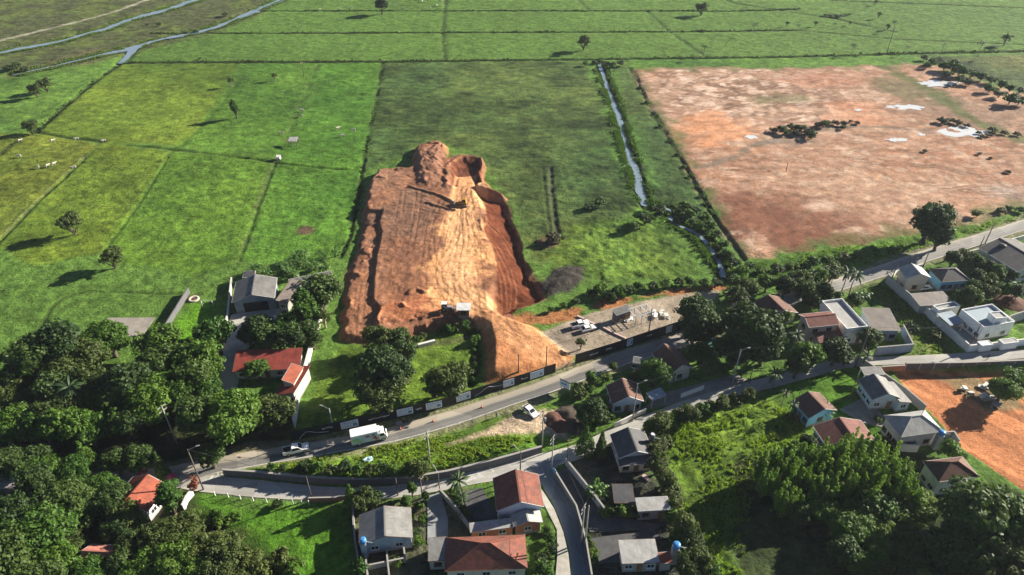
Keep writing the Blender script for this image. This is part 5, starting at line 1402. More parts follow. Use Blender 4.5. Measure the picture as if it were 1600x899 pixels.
def grove(kinds, pts, name, label, group, cat='tree', sq=1.0):
    order = {id(p): r for r, p in enumerate(sorted(pts, key=lambda q: q[0]))}
    base = label
    for i, p in enumerate(pts):
        if len(pts) <= 30: label = base + ', ' + ordinal(order[id(p)], len(pts))
        k = p[3] if len(p) > 3 else kinds[i % len(kinds)]
        plant(k, p[0], p[1], p[2], name, label, group, cat, sq)

# --- wood on the left, above the road
grove(['bigB','bigA','bigC'], [(48,560,84,'bigB'),(88,548,86,'bigB'),(122,565,80,'bigC'),(150,600,60,'midC'),(30,590,60,'midB'),(205,600,70,'midB'),(180,625,55,'midB'),(130,625,60,'bigC'),(80,610,60,'midB'),
    (52,632,56,'midC'),(85,645,56,'midC'),(240,575,60,'midB'),(270,560,56,'midB'),(300,590,60,'midB'),(200,660,50,'midB'),(310,645,70,'bigB')],
    'shade_tree', 'dark crowned tree inside the dense wood above the road', 'trees of the wood above the left end of the road')
grove(['bigA'], [(20,620,62,'bigC'),(25,660,76,'bigA'),(65,668,60,'midA'),(108,664,66,'midA'),(140,672,50,'midA'),(165,668,44,'midD'),(190,662,50,'midA'),(280,612,74,'bigA'),(262,590,50,'midA'),(325,612,50,'midA')],
    'shade_tree', 'sunlit green tree along the front of the wood above the road', 'sunlit trees at the front of the left wood')
plant('bigA', 232, 628, 84, 'shade_tree', 'large round sunlit tree beside the utility pole, front of the left wood')
plant('bigA', 368, 642, 100, 'shade_tree', 'largest sunlit tree just below the dark red roofed house')
plant('bigA', 168, 528, 76, 'shade_tree', 'rounded tree just below the concrete slab')
plant('midD', 242, 535, 66, 'shade_tree', 'loose light green tree between the concrete slab and the football lawn')
plant('midD', 285, 545, 40, 'shade_tree', 'small olive tree at the lower left corner of the football lawn')
plant('midA', 70, 577, 44, 'shade_tree', 'small bright rounded crown in front of the dark wood, far left')
plant('midA', 336, 522, 60, 'shade_tree', 'dark round tree at the lower right corner of the football lawn')
plant('midA', 302, 560, 64, 'shade_tree', 'round tree left of the driveway below the football lawn')
plant('midD', 328, 578, 44, 'shade_tree', 'sunlit tree at the driveway edge, left of the dark red roof')
plant('midA', 402, 576, 36, 'shade_tree', 'small round tree in front of the dark red roofed house')
plant('midC', 432, 640, 56, 'shade_tree', 'dull tree at the lower end of the long white wall')
plant('midC', 410, 655, 46, 'shade_tree', 'dull tree left of the lower end of the white wall')
plant('palmA', 108, 605, 48, 'palm_tree', 'pale feathery palm inside the left wood', cat='palm')
plant('bananaB', 147, 625, 26, 'banana_plant', 'yellow green banana plant among the left wood', cat='banana plant')
plant('bananaA', 158, 640, 30, 'banana_plant', 'pale broad leaved banana plant at the front of the left wood', cat='banana plant')
# --- driveway garden
grove(['midA'], [(402,518,50,'midB'),(440,510,50,'midA'),(452,526,46,'midB'),(416,526,44,'midB'),(478,520,40,'midB'),(488,532,26,'midB'),(388,524,32,'midB')], 'garden_tree', 'dark garden tree between the driveway and the dark red roof', 'garden trees behind the dark red roof')
plant('midB', 500, 455, 60, 'garden_tree', 'dark bushy tree under the long narrow shed')
plant('tall', 476, 478, 36, 'garden_tree', 'tall narrow green tree right of the driveway')
plant('midB', 470, 500, 34, 'garden_tree', 'dark shrubby tree below the tall narrow tree')
plant('airy', 505, 495, 30, 'garden_tree', 'thin half bare tree beside the weathered wall')
plant('palmC', 478, 437, 26, 'palm_tree', 'small palm in front of the long narrow shed', cat='palm')
_bn = [(TR.uniform(388, 524), TR.uniform(388, 428), TR.uniform(17, 24)) for i in range(46)]
_bn = sorted(p for p in _bn if not (p[1] < 424 - (p[0] - 388) * 0.27 - 8 or (p[0] < 445 and p[1] > 425)))
for _k, _r in (('taller', sorted(sorted(_bn, key=lambda p: p[1])[:len(_bn) // 2])), ('shorter', sorted(sorted(_bn, key=lambda p: p[1])[len(_bn) // 2:]))):
    grove(['bananaA','bananaB'], _r, 'banana_plant', 'banana plant behind the farm sheds, ' + ('rear half' if _k == 'taller' else 'front half') + ' of the grove', 'banana grove behind the farm sheds', 'banana plant')
# --- trees of the green plot under the mound
plant('midC', 590, 532, 46, 'shade_tree', 'topmost tree of the dark group below the dirt mound')
plant('bigB', 600, 575, 82, 'shade_tree', 'broad dark tree in the middle of the green plot below the mound')
plant('bigC', 594, 608, 80, 'shade_tree', 'wide olive tree nearest the black hoarding below the mound')
plant('midB', 632, 552, 42, 'shade_tree', 'dark tree on the right of the group below the mound')
plant('midB', 625, 530, 36, 'shade_tree', 'small dark tree at the front edge of the mound')
plant('midC', 700, 594, 64, 'shade_tree', 'olive tree behind the hoarding signs, left of the earth ramp')
plant('midC', 680, 600, 44, 'shade_tree', 'low olive tree touching the hoarding, left of its neighbour')
plant('bushA', 742, 530, 22, 'hedge_bush', 'narrow bush at the head of the ditch beside the ramp', cat='bush')
grove(['bushB','bushA'], [(690,517,16),(702,514,18),(715,511,18),(727,508,18),(738,514,16),(745,522,14),(660,524,14),(648,530,14)], 'scrub_bush', 'scrub bush along the foot of the mound left of the ramp', 'scrub at the foot of the mound', 'bush')
grove(['bushA','bushD'], [(743,545,12),(742,556,12),(741,567,12),(740,578,12),(738,590,12)], 'ditch_bush', 'small bush in the ditch running down beside the earth ramp', 'bushes in the ditch beside the ramp', 'bush')
# --- trees in the pastures
plant('midC', 110, 349, 34, 'field_tree', 'lone tree with long shadow, left of the other lone pasture tree')
plant('midC', 173, 402, 34, 'field_tree', 'lone tree with long shadow in the lower left pasture')
plant('tall', 366, 168, 13, 'field_tree', 'slender lone tree casting a long shadow in the mid left pasture')
plant('midC', 70, 132, 20, 'field_tree', 'upper right of two dark trees in the far left pasture'); plant('midC', 54, 141, 20, 'field_tree', 'lower left of two dark trees in the far left pasture')
plant('midC', 45, 196, 22, 'field_tree', 'dark tree where two ditches meet on the left')
plant('midC', 912, 66, 21, 'field_tree', 'lone wide tree in the pasture beyond the long ditch, top centre')
plant('airy', 360, 126, 12, 'field_tree', 'thin tree on the boundary between yellow and green pasture')
plant('airy', 428, 118, 11, 'field_tree', 'sparse small tree high in the bright green pasture')
plant('midB', 596, 8, 20, 'field_tree', 'low wide dark tree at the top edge of the far pasture'); plant('midC', 1097, 13, 18, 'field_tree', 'wide tree on a far ditch right of centre top')
plant('palmB', 1101, 72, 11, 'field_palm', 'small palm beside the long ditch above the bare red field', cat='palm'); plant('palmB', 1180, 37, 10, 'field_palm', 'tiny palm in the far pasture right of centre', cat='palm')
grove(['airy','palmB'], [(1374,22,9),(1400,31,10),(1388,40,9),(1336,66,11),(1345,83,5),(1536,65,13),(1573,60,15),(1554,73,10),(1369,3,7),(1420,73,7),(1230,36,7),(1248,38,7),(1275,36,7),(1305,36,6),(1328,36,6)], 'field_tree', 'tiny thin tree in the hazy pasture at the top right', 'thin trees of the far right pasture')
grove(['bushD','bushB'], [(25,102,16),(38,105,14),(12,106,14),(352,22,10),(248,38,8),(230,38,6),(305,47,8),(290,48,8),(312,91,6)], 'marsh_bush', 'dark bush in the marsh beside the rivers, top left', 'marsh bushes along the rivers', 'bush')
grove(['bushD','bushA'], [(930,96,10),(938,92,12),(948,99,10),(958,101,14),(970,99,12),(915,99,10)], 'ditch_bush', 'dark bush where the stream meets the long ditch', 'bushes at the stream head', 'bush')
plant('bushD', 937, 315, 22, 'field_bush', 'dark bush with a shadow in the olive field, left of the stream', cat='bush')
plant('bushD', 920, 322, 16, 'field_bush', 'low dark bush just left of the bush beside the stream', cat='bush')
plant('bushD', 1010, 342, 26, 'field_bush', 'biggest dark bush below the stream bend', cat='bush'); plant('bushA', 990, 353, 20, 'field_bush', 'dark bush left of the biggest bush below the stream bend', cat='bush')
plant('scrub', 866, 372, 30, 'brush_heap', 'dark heap of brush at the end of the double track', cat='brush heap')
grove(['bushA','bushD','bushC'], [(1018,323,18),(1030,326,20),(1042,329,18),(1068,322,20),(1085,328,20),(1100,338,20),(1075,335,20),(1060,340,16),(1090,350,18),(1108,352,20),(1120,366,18),(1130,380,18),(1140,396,18),(1148,410,22),(1143,424,22),(1150,440,30,'midA'),(1125,395,16),(1112,378,14),(1160,425,24),(1172,415,18)],
      'bank_bush', 'lush bush on the stream bank beside the bare field', 'bushes on the stream bank', 'bush')
grove(['bushD','bushA'], [(1000,135,8),(1012,158,9),(1022,175,9),(1033,195,9),(1048,218,10),(1060,240,10),(1070,258,10),(1080,272,11),(1090,288,11),(1098,302,12),(1105,315,12),(1112,328,12)], 'hedge_bush', 'low hedge bush on the left edge of the bare red field', 'hedge along the left edge of the bare field', 'bush')
# --- scrub and debris mounds in the bare field
grove(['scrub','bushD'], [(1208,203,14),(1222,201,16),(1238,199,18),(1252,200,18),(1262,206,20),(1268,211,18,'bushD'),(1278,196,16),(1290,193,16),(1305,192,14),(1318,193,12),(1340,192,10),(1318,199,10),(1245,207,18),(1228,206,14)], 'scrub_mound', 'dark scrub mound of the long patch in the bare red field', 'long patch of scrub in the bare red field', 'scrub')
grove(['scrub'], [(1473,189,18),(1486,188,14),(1497,192,14),(1510,196,12),(1530,208,10),(1535,213,10),(1545,211,10),(1552,208,10),(1552,203,14),(1570,208,12),(1590,210,12),(1482,134,8),(1492,134,7),(1445,236,9),(1530,240,8),(1548,247,7),(1575,268,10),(1330,190,8)], 'scrub_mound', 'small dark scrub mound near the puddles of the bare field', 'scrub near the puddles of the bare field', 'scrub')
grove(['bushD','bushA'], [(1445,90,12),(1458,96,15),(1468,93,12),(1476,104,17),(1492,103,25),(1500,110,22),(1520,115,20),(1535,120,17),(1550,125,17),(1565,132,15),(1480,116,17),(1500,123,17),(1515,128,15),(1548,138,17),(1562,147,17),(1580,155,22),(1594,158,20),(1580,138,15),(1595,142,15),(1448,102,12)], 'hedge_tree', 'dark tree of the slanting hedge beyond the bare red field', 'slanting hedge in the top right corner')
grove(['bushD'], [(1284,24,7),(1291,23,8),(1298,24,9),(1306,24,9),(1314,24,8),(1322,23,8),(1328,22,6),(1302,26,8),(1310,26,8)], 'copse_tree', 'dark tree of the small isolated copse in the far pasture', 'isolated copse at the top right', sq=0.6)
# --- roadside, right of the gravel lot
plant('bigB', 1456, 344, 62, 'roadside_tree', 'big dark tree standing between the bare red field and the main road'); plant('midB', 1470, 368, 40, 'roadside_tree', 'dark lower tree under the big tree beside the main road')
plant('bushD', 1526, 334, 16, 'roadside_bush', 'small round bush on the bare field right of the big tree', cat='bush')
grove(['bushC','bushB','bushC','bushA'], [(1190, 422, 21), (1215, 418, 22), (1240, 414, 21), (1268, 408, 22), (1295, 404, 21), (1320, 400, 21), (1345, 396, 21), (1370, 392, 21), (1395, 390, 21), (1565, 328, 16), (1580, 325, 16), (1595, 327, 14), (1215, 436, 18), (1240, 430, 18), (1175, 440, 16)],
      'verge_bush', 'green bush on the verge between bare field and road', 'bushes on the verge below the bare field', 'bush', 0.75)
grove(['midB','midA'], [(1250,436,36,'airy'),(1275,432,34,'midA'),(1228,448,34,'midB'),(1200,440,30,'midA'),(1300,425,30,'midC'),(1262,455,34,'midB'),(1285,455,30,'midB'),(1168,452,34,'midC')], 'roadside_tree', 'mid green tree of the roadside row above the dark cottages', 'roadside row above the dark cottages')
plant('palmB', 1325, 425, 30, 'palm_tree', 'dark palm on the left of the pair at the roadside', cat='palm'); plant('palmB', 1338, 428, 30, 'palm_tree', 'dark palm on the right of the pair at the roadside', cat='palm')
grove(['palmB'], [(1246,432,20),(1288,420,18),(1305,425,18),(1270,426,18)], 'palm_tree', 'slim palm in the roadside row above the dark cottages', 'slim palms above the dark cottages', 'palm')
grove(['bushA','bushD'], [(940,452,26),(952,462,24),(968,455,24),(985,452,20),(1000,447,18),(1020,446,18),(1040,442,20),(1060,440,18),(1080,440,18),(925,458,18),(1100,440,18),(1120,442,20),(880,476,12),(900,470,14),(860,484,12)], 'lot_bush', 'green bush along the upper edge of the gravel lot', 'bushes above the gravel lot', 'bush')
plant('airy', 908, 536, 18, 'sapling', 'small sapling with sparse crown just inside the black hoarding')
plant('bigB', 1092, 490, 60, 'roadside_tree', 'dense dark tree at the right end of the black hoarding'); plant('midB', 1110, 510, 44, 'roadside_tree', 'dark tree leaning over the green roofed shed from above')
plant('airy', 1148, 462, 44, 'roadside_tree', 'airy pale tree right of the gravel lot, above the deep shade')
plant('bigB', 1172, 520, 88, 'roadside_tree', 'largest dark tree, right of the green roofed shed'); plant('bigB', 1150, 545, 60, 'roadside_tree', 'dark tree just right of the green roof, below the largest one')
plant('midB', 1195, 545, 50, 'roadside_tree', 'dark tree at the lower right of the largest dark tree'); plant('midB', 1084, 520, 40, 'roadside_tree', 'dark tree between the main road and the green roofed shed')
plant('midA', 1096, 548, 40, 'roadside_tree', 'dark round tree behind the brown roofed cream house'); plant('midA', 1106, 562, 36, 'roadside_tree', 'round tree right of the brown roofed cream house')
plant('midD', 1102, 572, 26, 'garden_tree', 'small light tree right of the cream house gable'); plant('midA', 1024, 580, 48, 'garden_tree', 'perfectly round clipped tree in front of the brown roofed cream house')
plant('midA', 1220, 492, 30, 'garden_tree', 'small round tree in front of the dark brown cottage'); plant('palmA', 1212, 520, 26, 'palm_tree', 'light green palm below the largest dark tree', cat='palm'); plant('palmA', 1244, 524, 28, 'palm_tree', 'palm left of the pink house', cat='palm')
plant('midA', 1264, 555, 50, 'street_tree', 'round street tree in front of the pink house porch'); plant('midB', 1248, 570, 40, 'street_tree', 'dark street tree left of the round one by the pink house'); plant('midB', 1308, 548, 44, 'street_tree', 'broad street tree below the red tiled porch')
plant('midC', 1322, 558, 26, 'street_tree', 'small dull tree right of the street tree row'); plant('midB', 1358, 528, 36, 'garden_tree', 'dark tree in front of the grey brown roofed house')
plant('palmC', 1213, 583, 28, 'palm_tree', 'dull palm at the side road edge', cat='palm'); plant('palmC', 1355, 553, 24, 'palm_tree', 'pale yellow palm at the gate of the grey wall', cat='palm')
plant('bananaA', 1346, 458, 28, 'banana_plant', 'pale leaved plant above the white parapet house', cat='banana plant')
grove(['midB','bushD'], [(1270,468,30,'midB'),(1290,462,26,'midB'),(1308,462,22,'bushA'),(1335,470,24,'midB'),(1255,478,24,'bushA')], 'garden_tree', 'dark garden tree behind the pink and white houses', 'garden trees behind the pink house')
# --- upper right gardens
grove(['midB','midC','midA'], [(1490,402,26),(1510,400,28),(1530,408,26),(1545,415,22),(1505,412,22),(1560,425,26),(1530,430,24),(1545,440,26),(1500,465,26),(1520,462,32),(1545,455,26),(1570,450,26),(1590,455,24),(1580,430,22),(1525,445,24),(1515,470,24)], 'garden_tree', 'bushy garden tree between the blue house and the white villa', 'garden trees of the upper right plots')
grove(['bananaA','bananaB'], [(1560,440,22),(1575,438,22),(1588,442,22),(1555,448,20),(1570,446,20)], 'banana_plant', 'banana plant in the garden above the white villa', 'bananas above the white villa', 'banana plant')
plant('bushD', 1422, 512, 26, 'plot_bush', 'dark bush in the vacant grassy plot beside the villa wall', cat='bush'); plant('bushB', 1462, 522, 18, 'plot_bush', 'small bush low in the vacant grassy plot', cat='bush')
plant('palmC', 1420, 516, 12, 'palm_tree', 'tiny thin palm at the edge of the vacant plot', cat='palm')
# --- right edge trees, some beyond the frame
plant('midA', 1575, 598, 44, 'lot_tree', 'round tree at the top right of the red dirt lot'); plant('midD', 1592, 585, 44, 'lot_tree', 'bright tree at the right edge beside the dark retaining wall')
plant('bushA', 1492, 706, 36, 'lot_bush', 'round bush at the corner of the yard beside the red dirt lot', cat='bush')
# --- between the roads
plant('midB', 990, 590, 22, 'garden_tree', 'small tree left of the clipped round tree'); plant('bushA', 928, 592, 26, 'garden_bush', 'sunlit bush right of the billboard', cat='bush'); plant('bushC', 945, 590, 20, 'garden_bush', 'bright bush above the maroon roofed house', cat='bush')
plant('bushB', 905, 612, 26, 'garden_bush', 'bush under the billboard', cat='bush'); plant('bushC', 897, 602, 16, 'garden_bush', 'small spiky plant beside the billboard', cat='bush'); plant('bushC', 920, 606, 22, 'garden_bush', 'low light bush on the plot left of the maroon roof', cat='bush')
plant('midB', 958, 572, 14, 'garden_tree', 'slim dark tree at the main road edge below the kiosk')
grove(['midB','bushD'], [(930,640,36),(945,650,30),(915,650,30),(928,625,24)], 'shade_tree', 'dark tree in the shade left of the maroon roofed house', 'dark trees left of the maroon roof')
plant('conifer', 916, 688, 42, 'conifer_tree', 'bushy conifer left of the charcoal gable house', cat='conifer'); plant('cypress', 940, 694, 26, 'conifer_tree', 'dark pointed conifer touching the charcoal gable house', cat='conifer')
grove(['bananaA','bananaB'], [(932,758,32),(942,768,28),(925,768,26)], 'banana_plant', 'banana plant of the clump beside the grey sloping wall', 'banana clump below the charcoal house', 'banana plant')
grove(['bushD','bushA'], [(960,795,30),(975,798,30),(988,800,26),(945,798,22)], 'hedge_bush', 'dark hedge bush in front of the dark outbuilding', 'hedge in front of the dark outbuilding', 'bush')
# --- tall green lot and its edges
grove(['bushA','bushB','midC'], [(1018,670,36),(1005,685,30),(1030,660,34),(1045,655,28),(1060,650,28),(1078,645,28),(1095,640,26),(1112,634,24),(1130,628,24),(1025,700,34,'midC'),(1038,690,30),(1030,725,36,'midC'),(1040,745,34,'midC'),(1048,765,34),(1052,785,30),(1055,805,34),(1070,822,40,'midC'),(1085,845,40,'midC'),(1060,840,30),(1095,880,44,'midC'),(1075,885,40),(1110,895,40),(1150,622,22),(1170,616,20),(1062,862,30)],
      'lot_shrub', 'olive shrub on the left edge of the tall green lot', 'shrubs along the left edge of the tall green lot', 'shrub')
plant('pandanus', 1290, 642, 34, 'pandanus_plant', 'spiky pale rosette plant between the blue house and the red gable roof', cat='spiky plant')
grove(['bushD','bushB'], [(1262,690,26,'midB'),(1245,700,24,'midB'),(1370,700,24,'bushB'),(1382,690,20,'bushB'),(1372,655,14,'bushB'),(1390,652,14,'bushB')], 'garden_bush', 'dark shrub around the red gable house', 'shrubs around the red gable house', 'shrub')
plant('palmB', 1240, 630, 18, 'palm_tree', 'thin palm left of the blue walled house', cat='palm'); plant('palmB', 1228, 612, 16, 'palm_tree', 'second thin palm further up left of the blue walled house', cat='palm')
# --- bamboo grove and the wood in the lower right
grove(['bambooA','bambooB','bambooC'], [(x, y, TR.uniform(28, 38)) for x, y in [(1192, 728), (1210, 716), (1228, 724), (1246, 714), (1265, 706), (1284, 712), (1302, 700), (1320, 692), (1338, 690), (1356, 698), (1372, 706), (1388, 714), (1402, 722), (1416, 736)]], 'bamboo_clump', 'feathery bamboo clump, top row of the grove', 'bamboo grove', 'bamboo', 0.85)
grove(['bambooA','bambooB','bambooC'], [(x, y, TR.uniform(28, 38)) for x, y in [(1212, 740), (1232, 742), (1252, 732), (1272, 728), (1292, 728), (1310, 716), (1330, 712), (1348, 716), (1366, 724), (1384, 732), (1400, 744), (1418, 754)]], 'bamboo_clump', 'feathery bamboo clump, second row from the top of the grove', 'bamboo grove', 'bamboo', 0.85)
grove(['bambooA','bambooB','bambooC'], [(x, y, TR.uniform(28, 38)) for x, y in [(1240, 760), (1262, 750), (1286, 748), (1306, 740), (1326, 732), (1346, 738), (1364, 744), (1382, 752), (1402, 764)]], 'bamboo_clump', 'feathery bamboo clump, third row from the top of the grove', 'bamboo grove', 'bamboo', 0.85)
grove(['bambooA','bambooB','bambooC'], [(x, y, TR.uniform(28, 38)) for x, y in [(1198, 744), (1216, 756), (1226, 772), (1250, 776), (1274, 766), (1298, 762), (1320, 754), (1342, 758), (1362, 764), (1426, 772)]], 'bamboo_clump', 'feathery bamboo clump, lowest row of the grove', 'bamboo grove', 'bamboo', 0.85)
grove(['bigD'], [(1290,790,60,'bigA'),(1335,790,52,'midD'),(1370,790,60,'midA'),(1325,825,70,'bigA'),(1370,830,54,'bigD'),(1400,800,56,'bigA'),(1440,790,60,'bigD'),(1425,820,50,'midD'),(1385,865,60,'bigD'),(1350,880,54,'bigA'),(1420,860,70,'bigC'),(1450,885,60,'bigD'),(1400,900,60,'bigC'),(1250,800,40,'midB'),(1480,850,60,'bigC'),(1380,915,60,'bigC'),(1480,905,60,'bigB'),(1320,860,50,'midB')],
      'wood_tree', 'tree of the mixed wood below the bamboo grove', 'mixed wood in the lower right', 'tree', 0.85)
plant('bigB', 1530, 800, 118, 'wood_tree', 'giant dark spreading tree right of the white brown roofed house, lower right corner'); plant('bigC', 1570, 850, 100, 'wood_tree', 'large tree in the bottom right corner'); plant('bigB', 1500, 860, 84, 'wood_tree', 'dark tree directly under the giant tree, lower right')
plant('bigB', 1610, 820, 90, 'wood_tree', 'dark tree cut by the right edge near the bottom corner'); plant('bigC', 1590, 905, 90, 'wood_tree', 'tree cut by the bottom right corner')
plant('bananaB', 1362, 700, 26, 'banana_plant', 'banana plant at the top right end of the bamboo grove', cat='banana plant')
# --- bottom left wood
grove(['bigA','bigB'], [(75,735,66,'bigA'),(115,745,64,'bigA'),(155,760,60,'bigA'),(60,752,60,'bigB'),(110,780,66,'bigB'),(170,782,56,'bigB'),(130,800,50,'midB'),(195,805,56,'bigC'),(180,825,44,'midB')], 'shade_tree', 'tree of the wood around the orange roofed cottage', 'trees around the orange cottage')
grove(['bigA','bigC'], [(30,810,76,'bigB'),(65,830,112,'bigA'),(25,870,90,'bigB'),(85,880,80,'bigA'),(110,850,50,'bigC'),(140,895,66,'bigA'),(60,905,70,'bigB'),(0,840,70,'bigB')], 'shade_tree', 'big tree of the mass in the bottom left corner', 'trees of the bottom left corner')
grove(['bigA','bigC'], [(215,850,56,'bigC'),(255,840,60,'bigC'),(290,825,56,'bigC'),(235,880,66,'bigA'),(280,875,76,'bigD'),(325,860,66,'bigC'),(345,885,70,'bigC'),(310,900,70,'bigD'),(375,890,60,'bigC'),(190,880,44,'midB'),(360,855,46,'midC'),(250,905,60,'bigA'),(400,905,50,'midC')], 'shade_tree', 'leafy tree on the lower left edge of the shaded lawn', 'trees along the shaded lawn')
plant('conifer', 132, 712, 44, 'conifer_tree', 'pale green tiered conifer beside the road above the left wood', cat='conifer'); plant('cypress', 250, 728, 28, 'conifer_tree', 'shaggy pointed tree behind the orange roofed cottage', cat='conifer')
plant('tall', 262, 775, 40, 'palm_like_tree', 'flat topped tree right of the orange roof'); plant('flower', 268, 746, 14, 'flowering_shrub', 'pink flowering shrub beside the road bend', cat='shrub'); plant('flower', 222, 738, 14, 'flowering_shrub', 'pinkish shrub above the orange roof', cat='shrub')
plant('rust', 303, 756, 24, 'rusty_shrub', 'rust red shrub at the end of the white wall', cat='shrub'); plant('bananaB', 221, 816, 28, 'banana_plant', 'bright banana plant below the orange roof', cat='banana plant')
grove(['bushA','bushC'], [(335,805,24),(350,815,26),(365,808,22),(320,812,24),(300,805,24)], 'garden_bush', 'leafy bush on the lawn left side below the white post fence', 'bushes on the shaded lawn', 'bush')
plant('bushB', 440, 872, 36, 'garden_bush', 'light olive bush at the bottom of the shaded lawn', cat='bush'); plant('bushC', 460, 885, 40, 'garden_bush', 'brighter low bush right of the olive bush, bottom of the lawn', cat='bush')
plant('bushD', 433, 787, 18, 'garden_bush', 'dark bush against the white post fence', cat='bush')
# --- houses at the bottom
plant('conifer', 548, 775, 34, 'conifer_tree', 'feathery conifer at the top left of the grey gable house', cat='conifer'); plant('midC', 568, 782, 36, 'garden_tree', 'bushy tree behind the grey gable house'); plant('midB', 585, 778, 24, 'garden_tree', 'small dark tree right of the feathery conifer')
plant('airy', 658, 735, 40, 'garden_tree', 'sparse tree in front of the retaining wall, above the driveway'); plant('tall', 643, 762, 16, 'garden_tree', 'small upright tree at the side road edge')
plant('palmA', 715, 752, 34, 'palm_tree', 'feathery palm beside the pedestrian crossing', cat='palm'); plant('palmC', 722, 775, 26, 'palm_tree', 'shorter palm below the palm at the crossing', cat='palm')
grove(['bushA','bushD','tall'], [(634,785,18,'tall'),(640,805,18,'bushA'),(655,790,16,'bushA'),(660,810,16,'bushA'),(650,830,18,'bushD'),(655,845,18,'bushA'),(636,822,14,'bushD'),(665,775,12,'tall')], 'garden_bush', 'bush in the narrow garden strip beside the grey gable house', 'garden strip beside the grey gable house', 'bush')
grove(['bushA','bushB'], [(712,780,22),(700,772,16),(705,768,14),(728,802,22),(720,795,16)], 'garden_bush', 'bush under the palms by the driveway wall', 'bushes under the palms', 'bush')
grove(['bushD','bushA'], [(850,875,32),(845,892,34),(862,858,22),(858,840,20),(853,828,16)], 'garden_bush', 'dark bush right of the big red hip roof', 'bushes beside the street', 'bush')
grove(['bushC','bushA'], [(928,862,18),(930,872,16),(926,850,12),(920,840,10)], 'garden_bush', 'small bright bush along the street wall', 'small bushes along the street wall', 'bush')
plant('bushA', 560, 885, 30, 'garden_bush', 'leafy bush at the lower left of the yard walls', cat='bush'); plant('bushC', 620, 878, 20, 'garden_bush', 'yellowish bush inside the yard walls', cat='bush')
plant('midB', 330, 712, 40, 'roadside_tree', 'dark tree between the left wood and the main road')
grove(['bushA','bushB','bushD'], [(500,736,24),(520,742,22),(540,738,26),(560,742,26),(580,744,24),(600,742,26),(620,744,24),(640,740,24),(480,735,26),(660,735,20),(470,742,16),(445,738,14),(425,738,14)], 'island_bush', 'rank bush along the retaining wall of the grass island', 'bushes on the island retaining wall', 'bush')
plant('bigB', 18, 722, 58, 'roadside_tree', 'dark tree hiding the main road at the left edge'); plant('midB', 60, 716, 44, 'roadside_tree', 'dark tree over the main road, second from the left edge')
plant('midB', 218, 716, 44, 'roadside_tree', 'dark tree over the main road just left of the leaning pole'); plant('midB', 180, 722, 42, 'roadside_tree', 'dark tree over the main road left of the shaggy pointed tree')
# ================================================================== HOARDING
mat('hoard_black', (0.018,0.018,0.022), 0.55, 0.2, 0.8); mat('sign_white', (0.68,0.70,0.72), 0.5, 0.08); mat('sign_blue', (0.10,0.26,0.42), 0.5, 0.1); mat('paint_white', (0.55,0.55,0.53), 0.8, 0.1)
def hoarding(label, px, h, signs, lines, logos):
    P = [G(*p) for p in px]
    root = thing('site_hoarding', label, 'hoarding', P[0])
    def at_x(x):
        for i in range(len(px) - 1):
            if px[i][0] <= x <= px[i + 1][0] or i == len(px) - 2:
                t = (x - px[i][0]) / (px[i + 1][0] - px[i][0])
                d = (P[i + 1] - P[i]).normalized()
                return P[i].lerp(P[i + 1], t) - P[0], d
    nrm = lambda d: Vector((d.y, -d.x, 0))
    for i in range(len(P) - 1):
        a, b = P[i] - P[0], P[i + 1] - P[0]; L_ = (b - a).length; n = max(1, round(L_ / 3.0)); d = (b - a).normalized(); rz = math.atan2(d.y, d.x)
        for k in range(n):
            c = a.lerp(b, (k + 0.5) / n)
            o = MB().box((0, 0, h / 2), (L_ / n - 0.05, 0.06, h)).build('panel', 'hoard_black', root)
            o.location = c + nrm(d) * (0.012 * (k % 2)); o.rotation_euler = (0, 0, rz)
            q = MB().box((0, 0, h / 2 + 0.05), (0.09, 0.09, h + 0.1)).build('post', 'metal_dark', root); q.location = a.lerp(b, k / n) - nrm(d) * 0.09; q.rotation_euler = (0, 0, rz)
    for x0, x1 in signs:
        c, d = at_x((x0 + x1) / 2); e0, _ = at_x(x0); e1, _ = at_x(x1); w = (e1 - e0).length; hh = h * 0.72
        o = MB().box((0, 0, 0), (w, 0.05, hh)).build('sign_board', 'sign_white', root); o.location = c + nrm(d) * 0.09 + Vector((0, 0, h * 0.52)); o.rotation_euler = (0, 0, math.atan2(d.y, d.x))
        rr = random.Random(int(x0)); mb = MB()
        for r in range(4):                                  # lines of lettering too small to read from the air
            z = hh * (0.30 - 0.2 * r); x = -w * 0.43; th = 0.26 if r == 0 else 0.12
            while x < w * (0.38 if r != 2 else 0.1):
                l = rr.uniform(0.18, 0.55); mb.box((x + l / 2, -0.03, z), (l, 0.012, th)); x += l + rr.uniform(0.1, 0.25)
        mb.box((w * 0.30, -0.03, -hh * 0.14), (w * 0.22, 0.012, hh * 0.36))
        mb.build('print', 'sign_blue', o)['kind'] = 'stuff'
    for ln in lines:
        mb = MB()
        for (xa, za), (xb, zb) in zip(ln[:-1], ln[1:]):
            a, d = at_x(xa); b, _ = at_x(xb); A = a + nrm(d) * 0.075 + Vector((0, 0, za)); B = b + nrm(d) * 0.075 + Vector((0, 0, zb))
            mb.tube(A, B, 0.07, 0.07, 5)
        mb.build('painted_skyline', 'paint_white', root)
    for x0, x1, zz in logos:
        e0, d = at_x(x0); e1, _ = at_x(x1); L_ = (e1 - e0).length; mb = MB(); rr = random.Random(int(x1)); x = 0.0
        while x < L_:
            l = rr.uniform(0.15, 0.45); p = e0 + d * (x + l / 2) + nrm(d) * 0.08
            mb.box((p.x, p.y, zz + rr.uniform(-0.1, 0.1)), (l, 0.03, rr.uniform(0.2, 0.45)), math.atan2(d.y, d.x)); x += l + 0.12
        mb.build('lettering', 'paint_white', root)['kind'] = 'stuff'
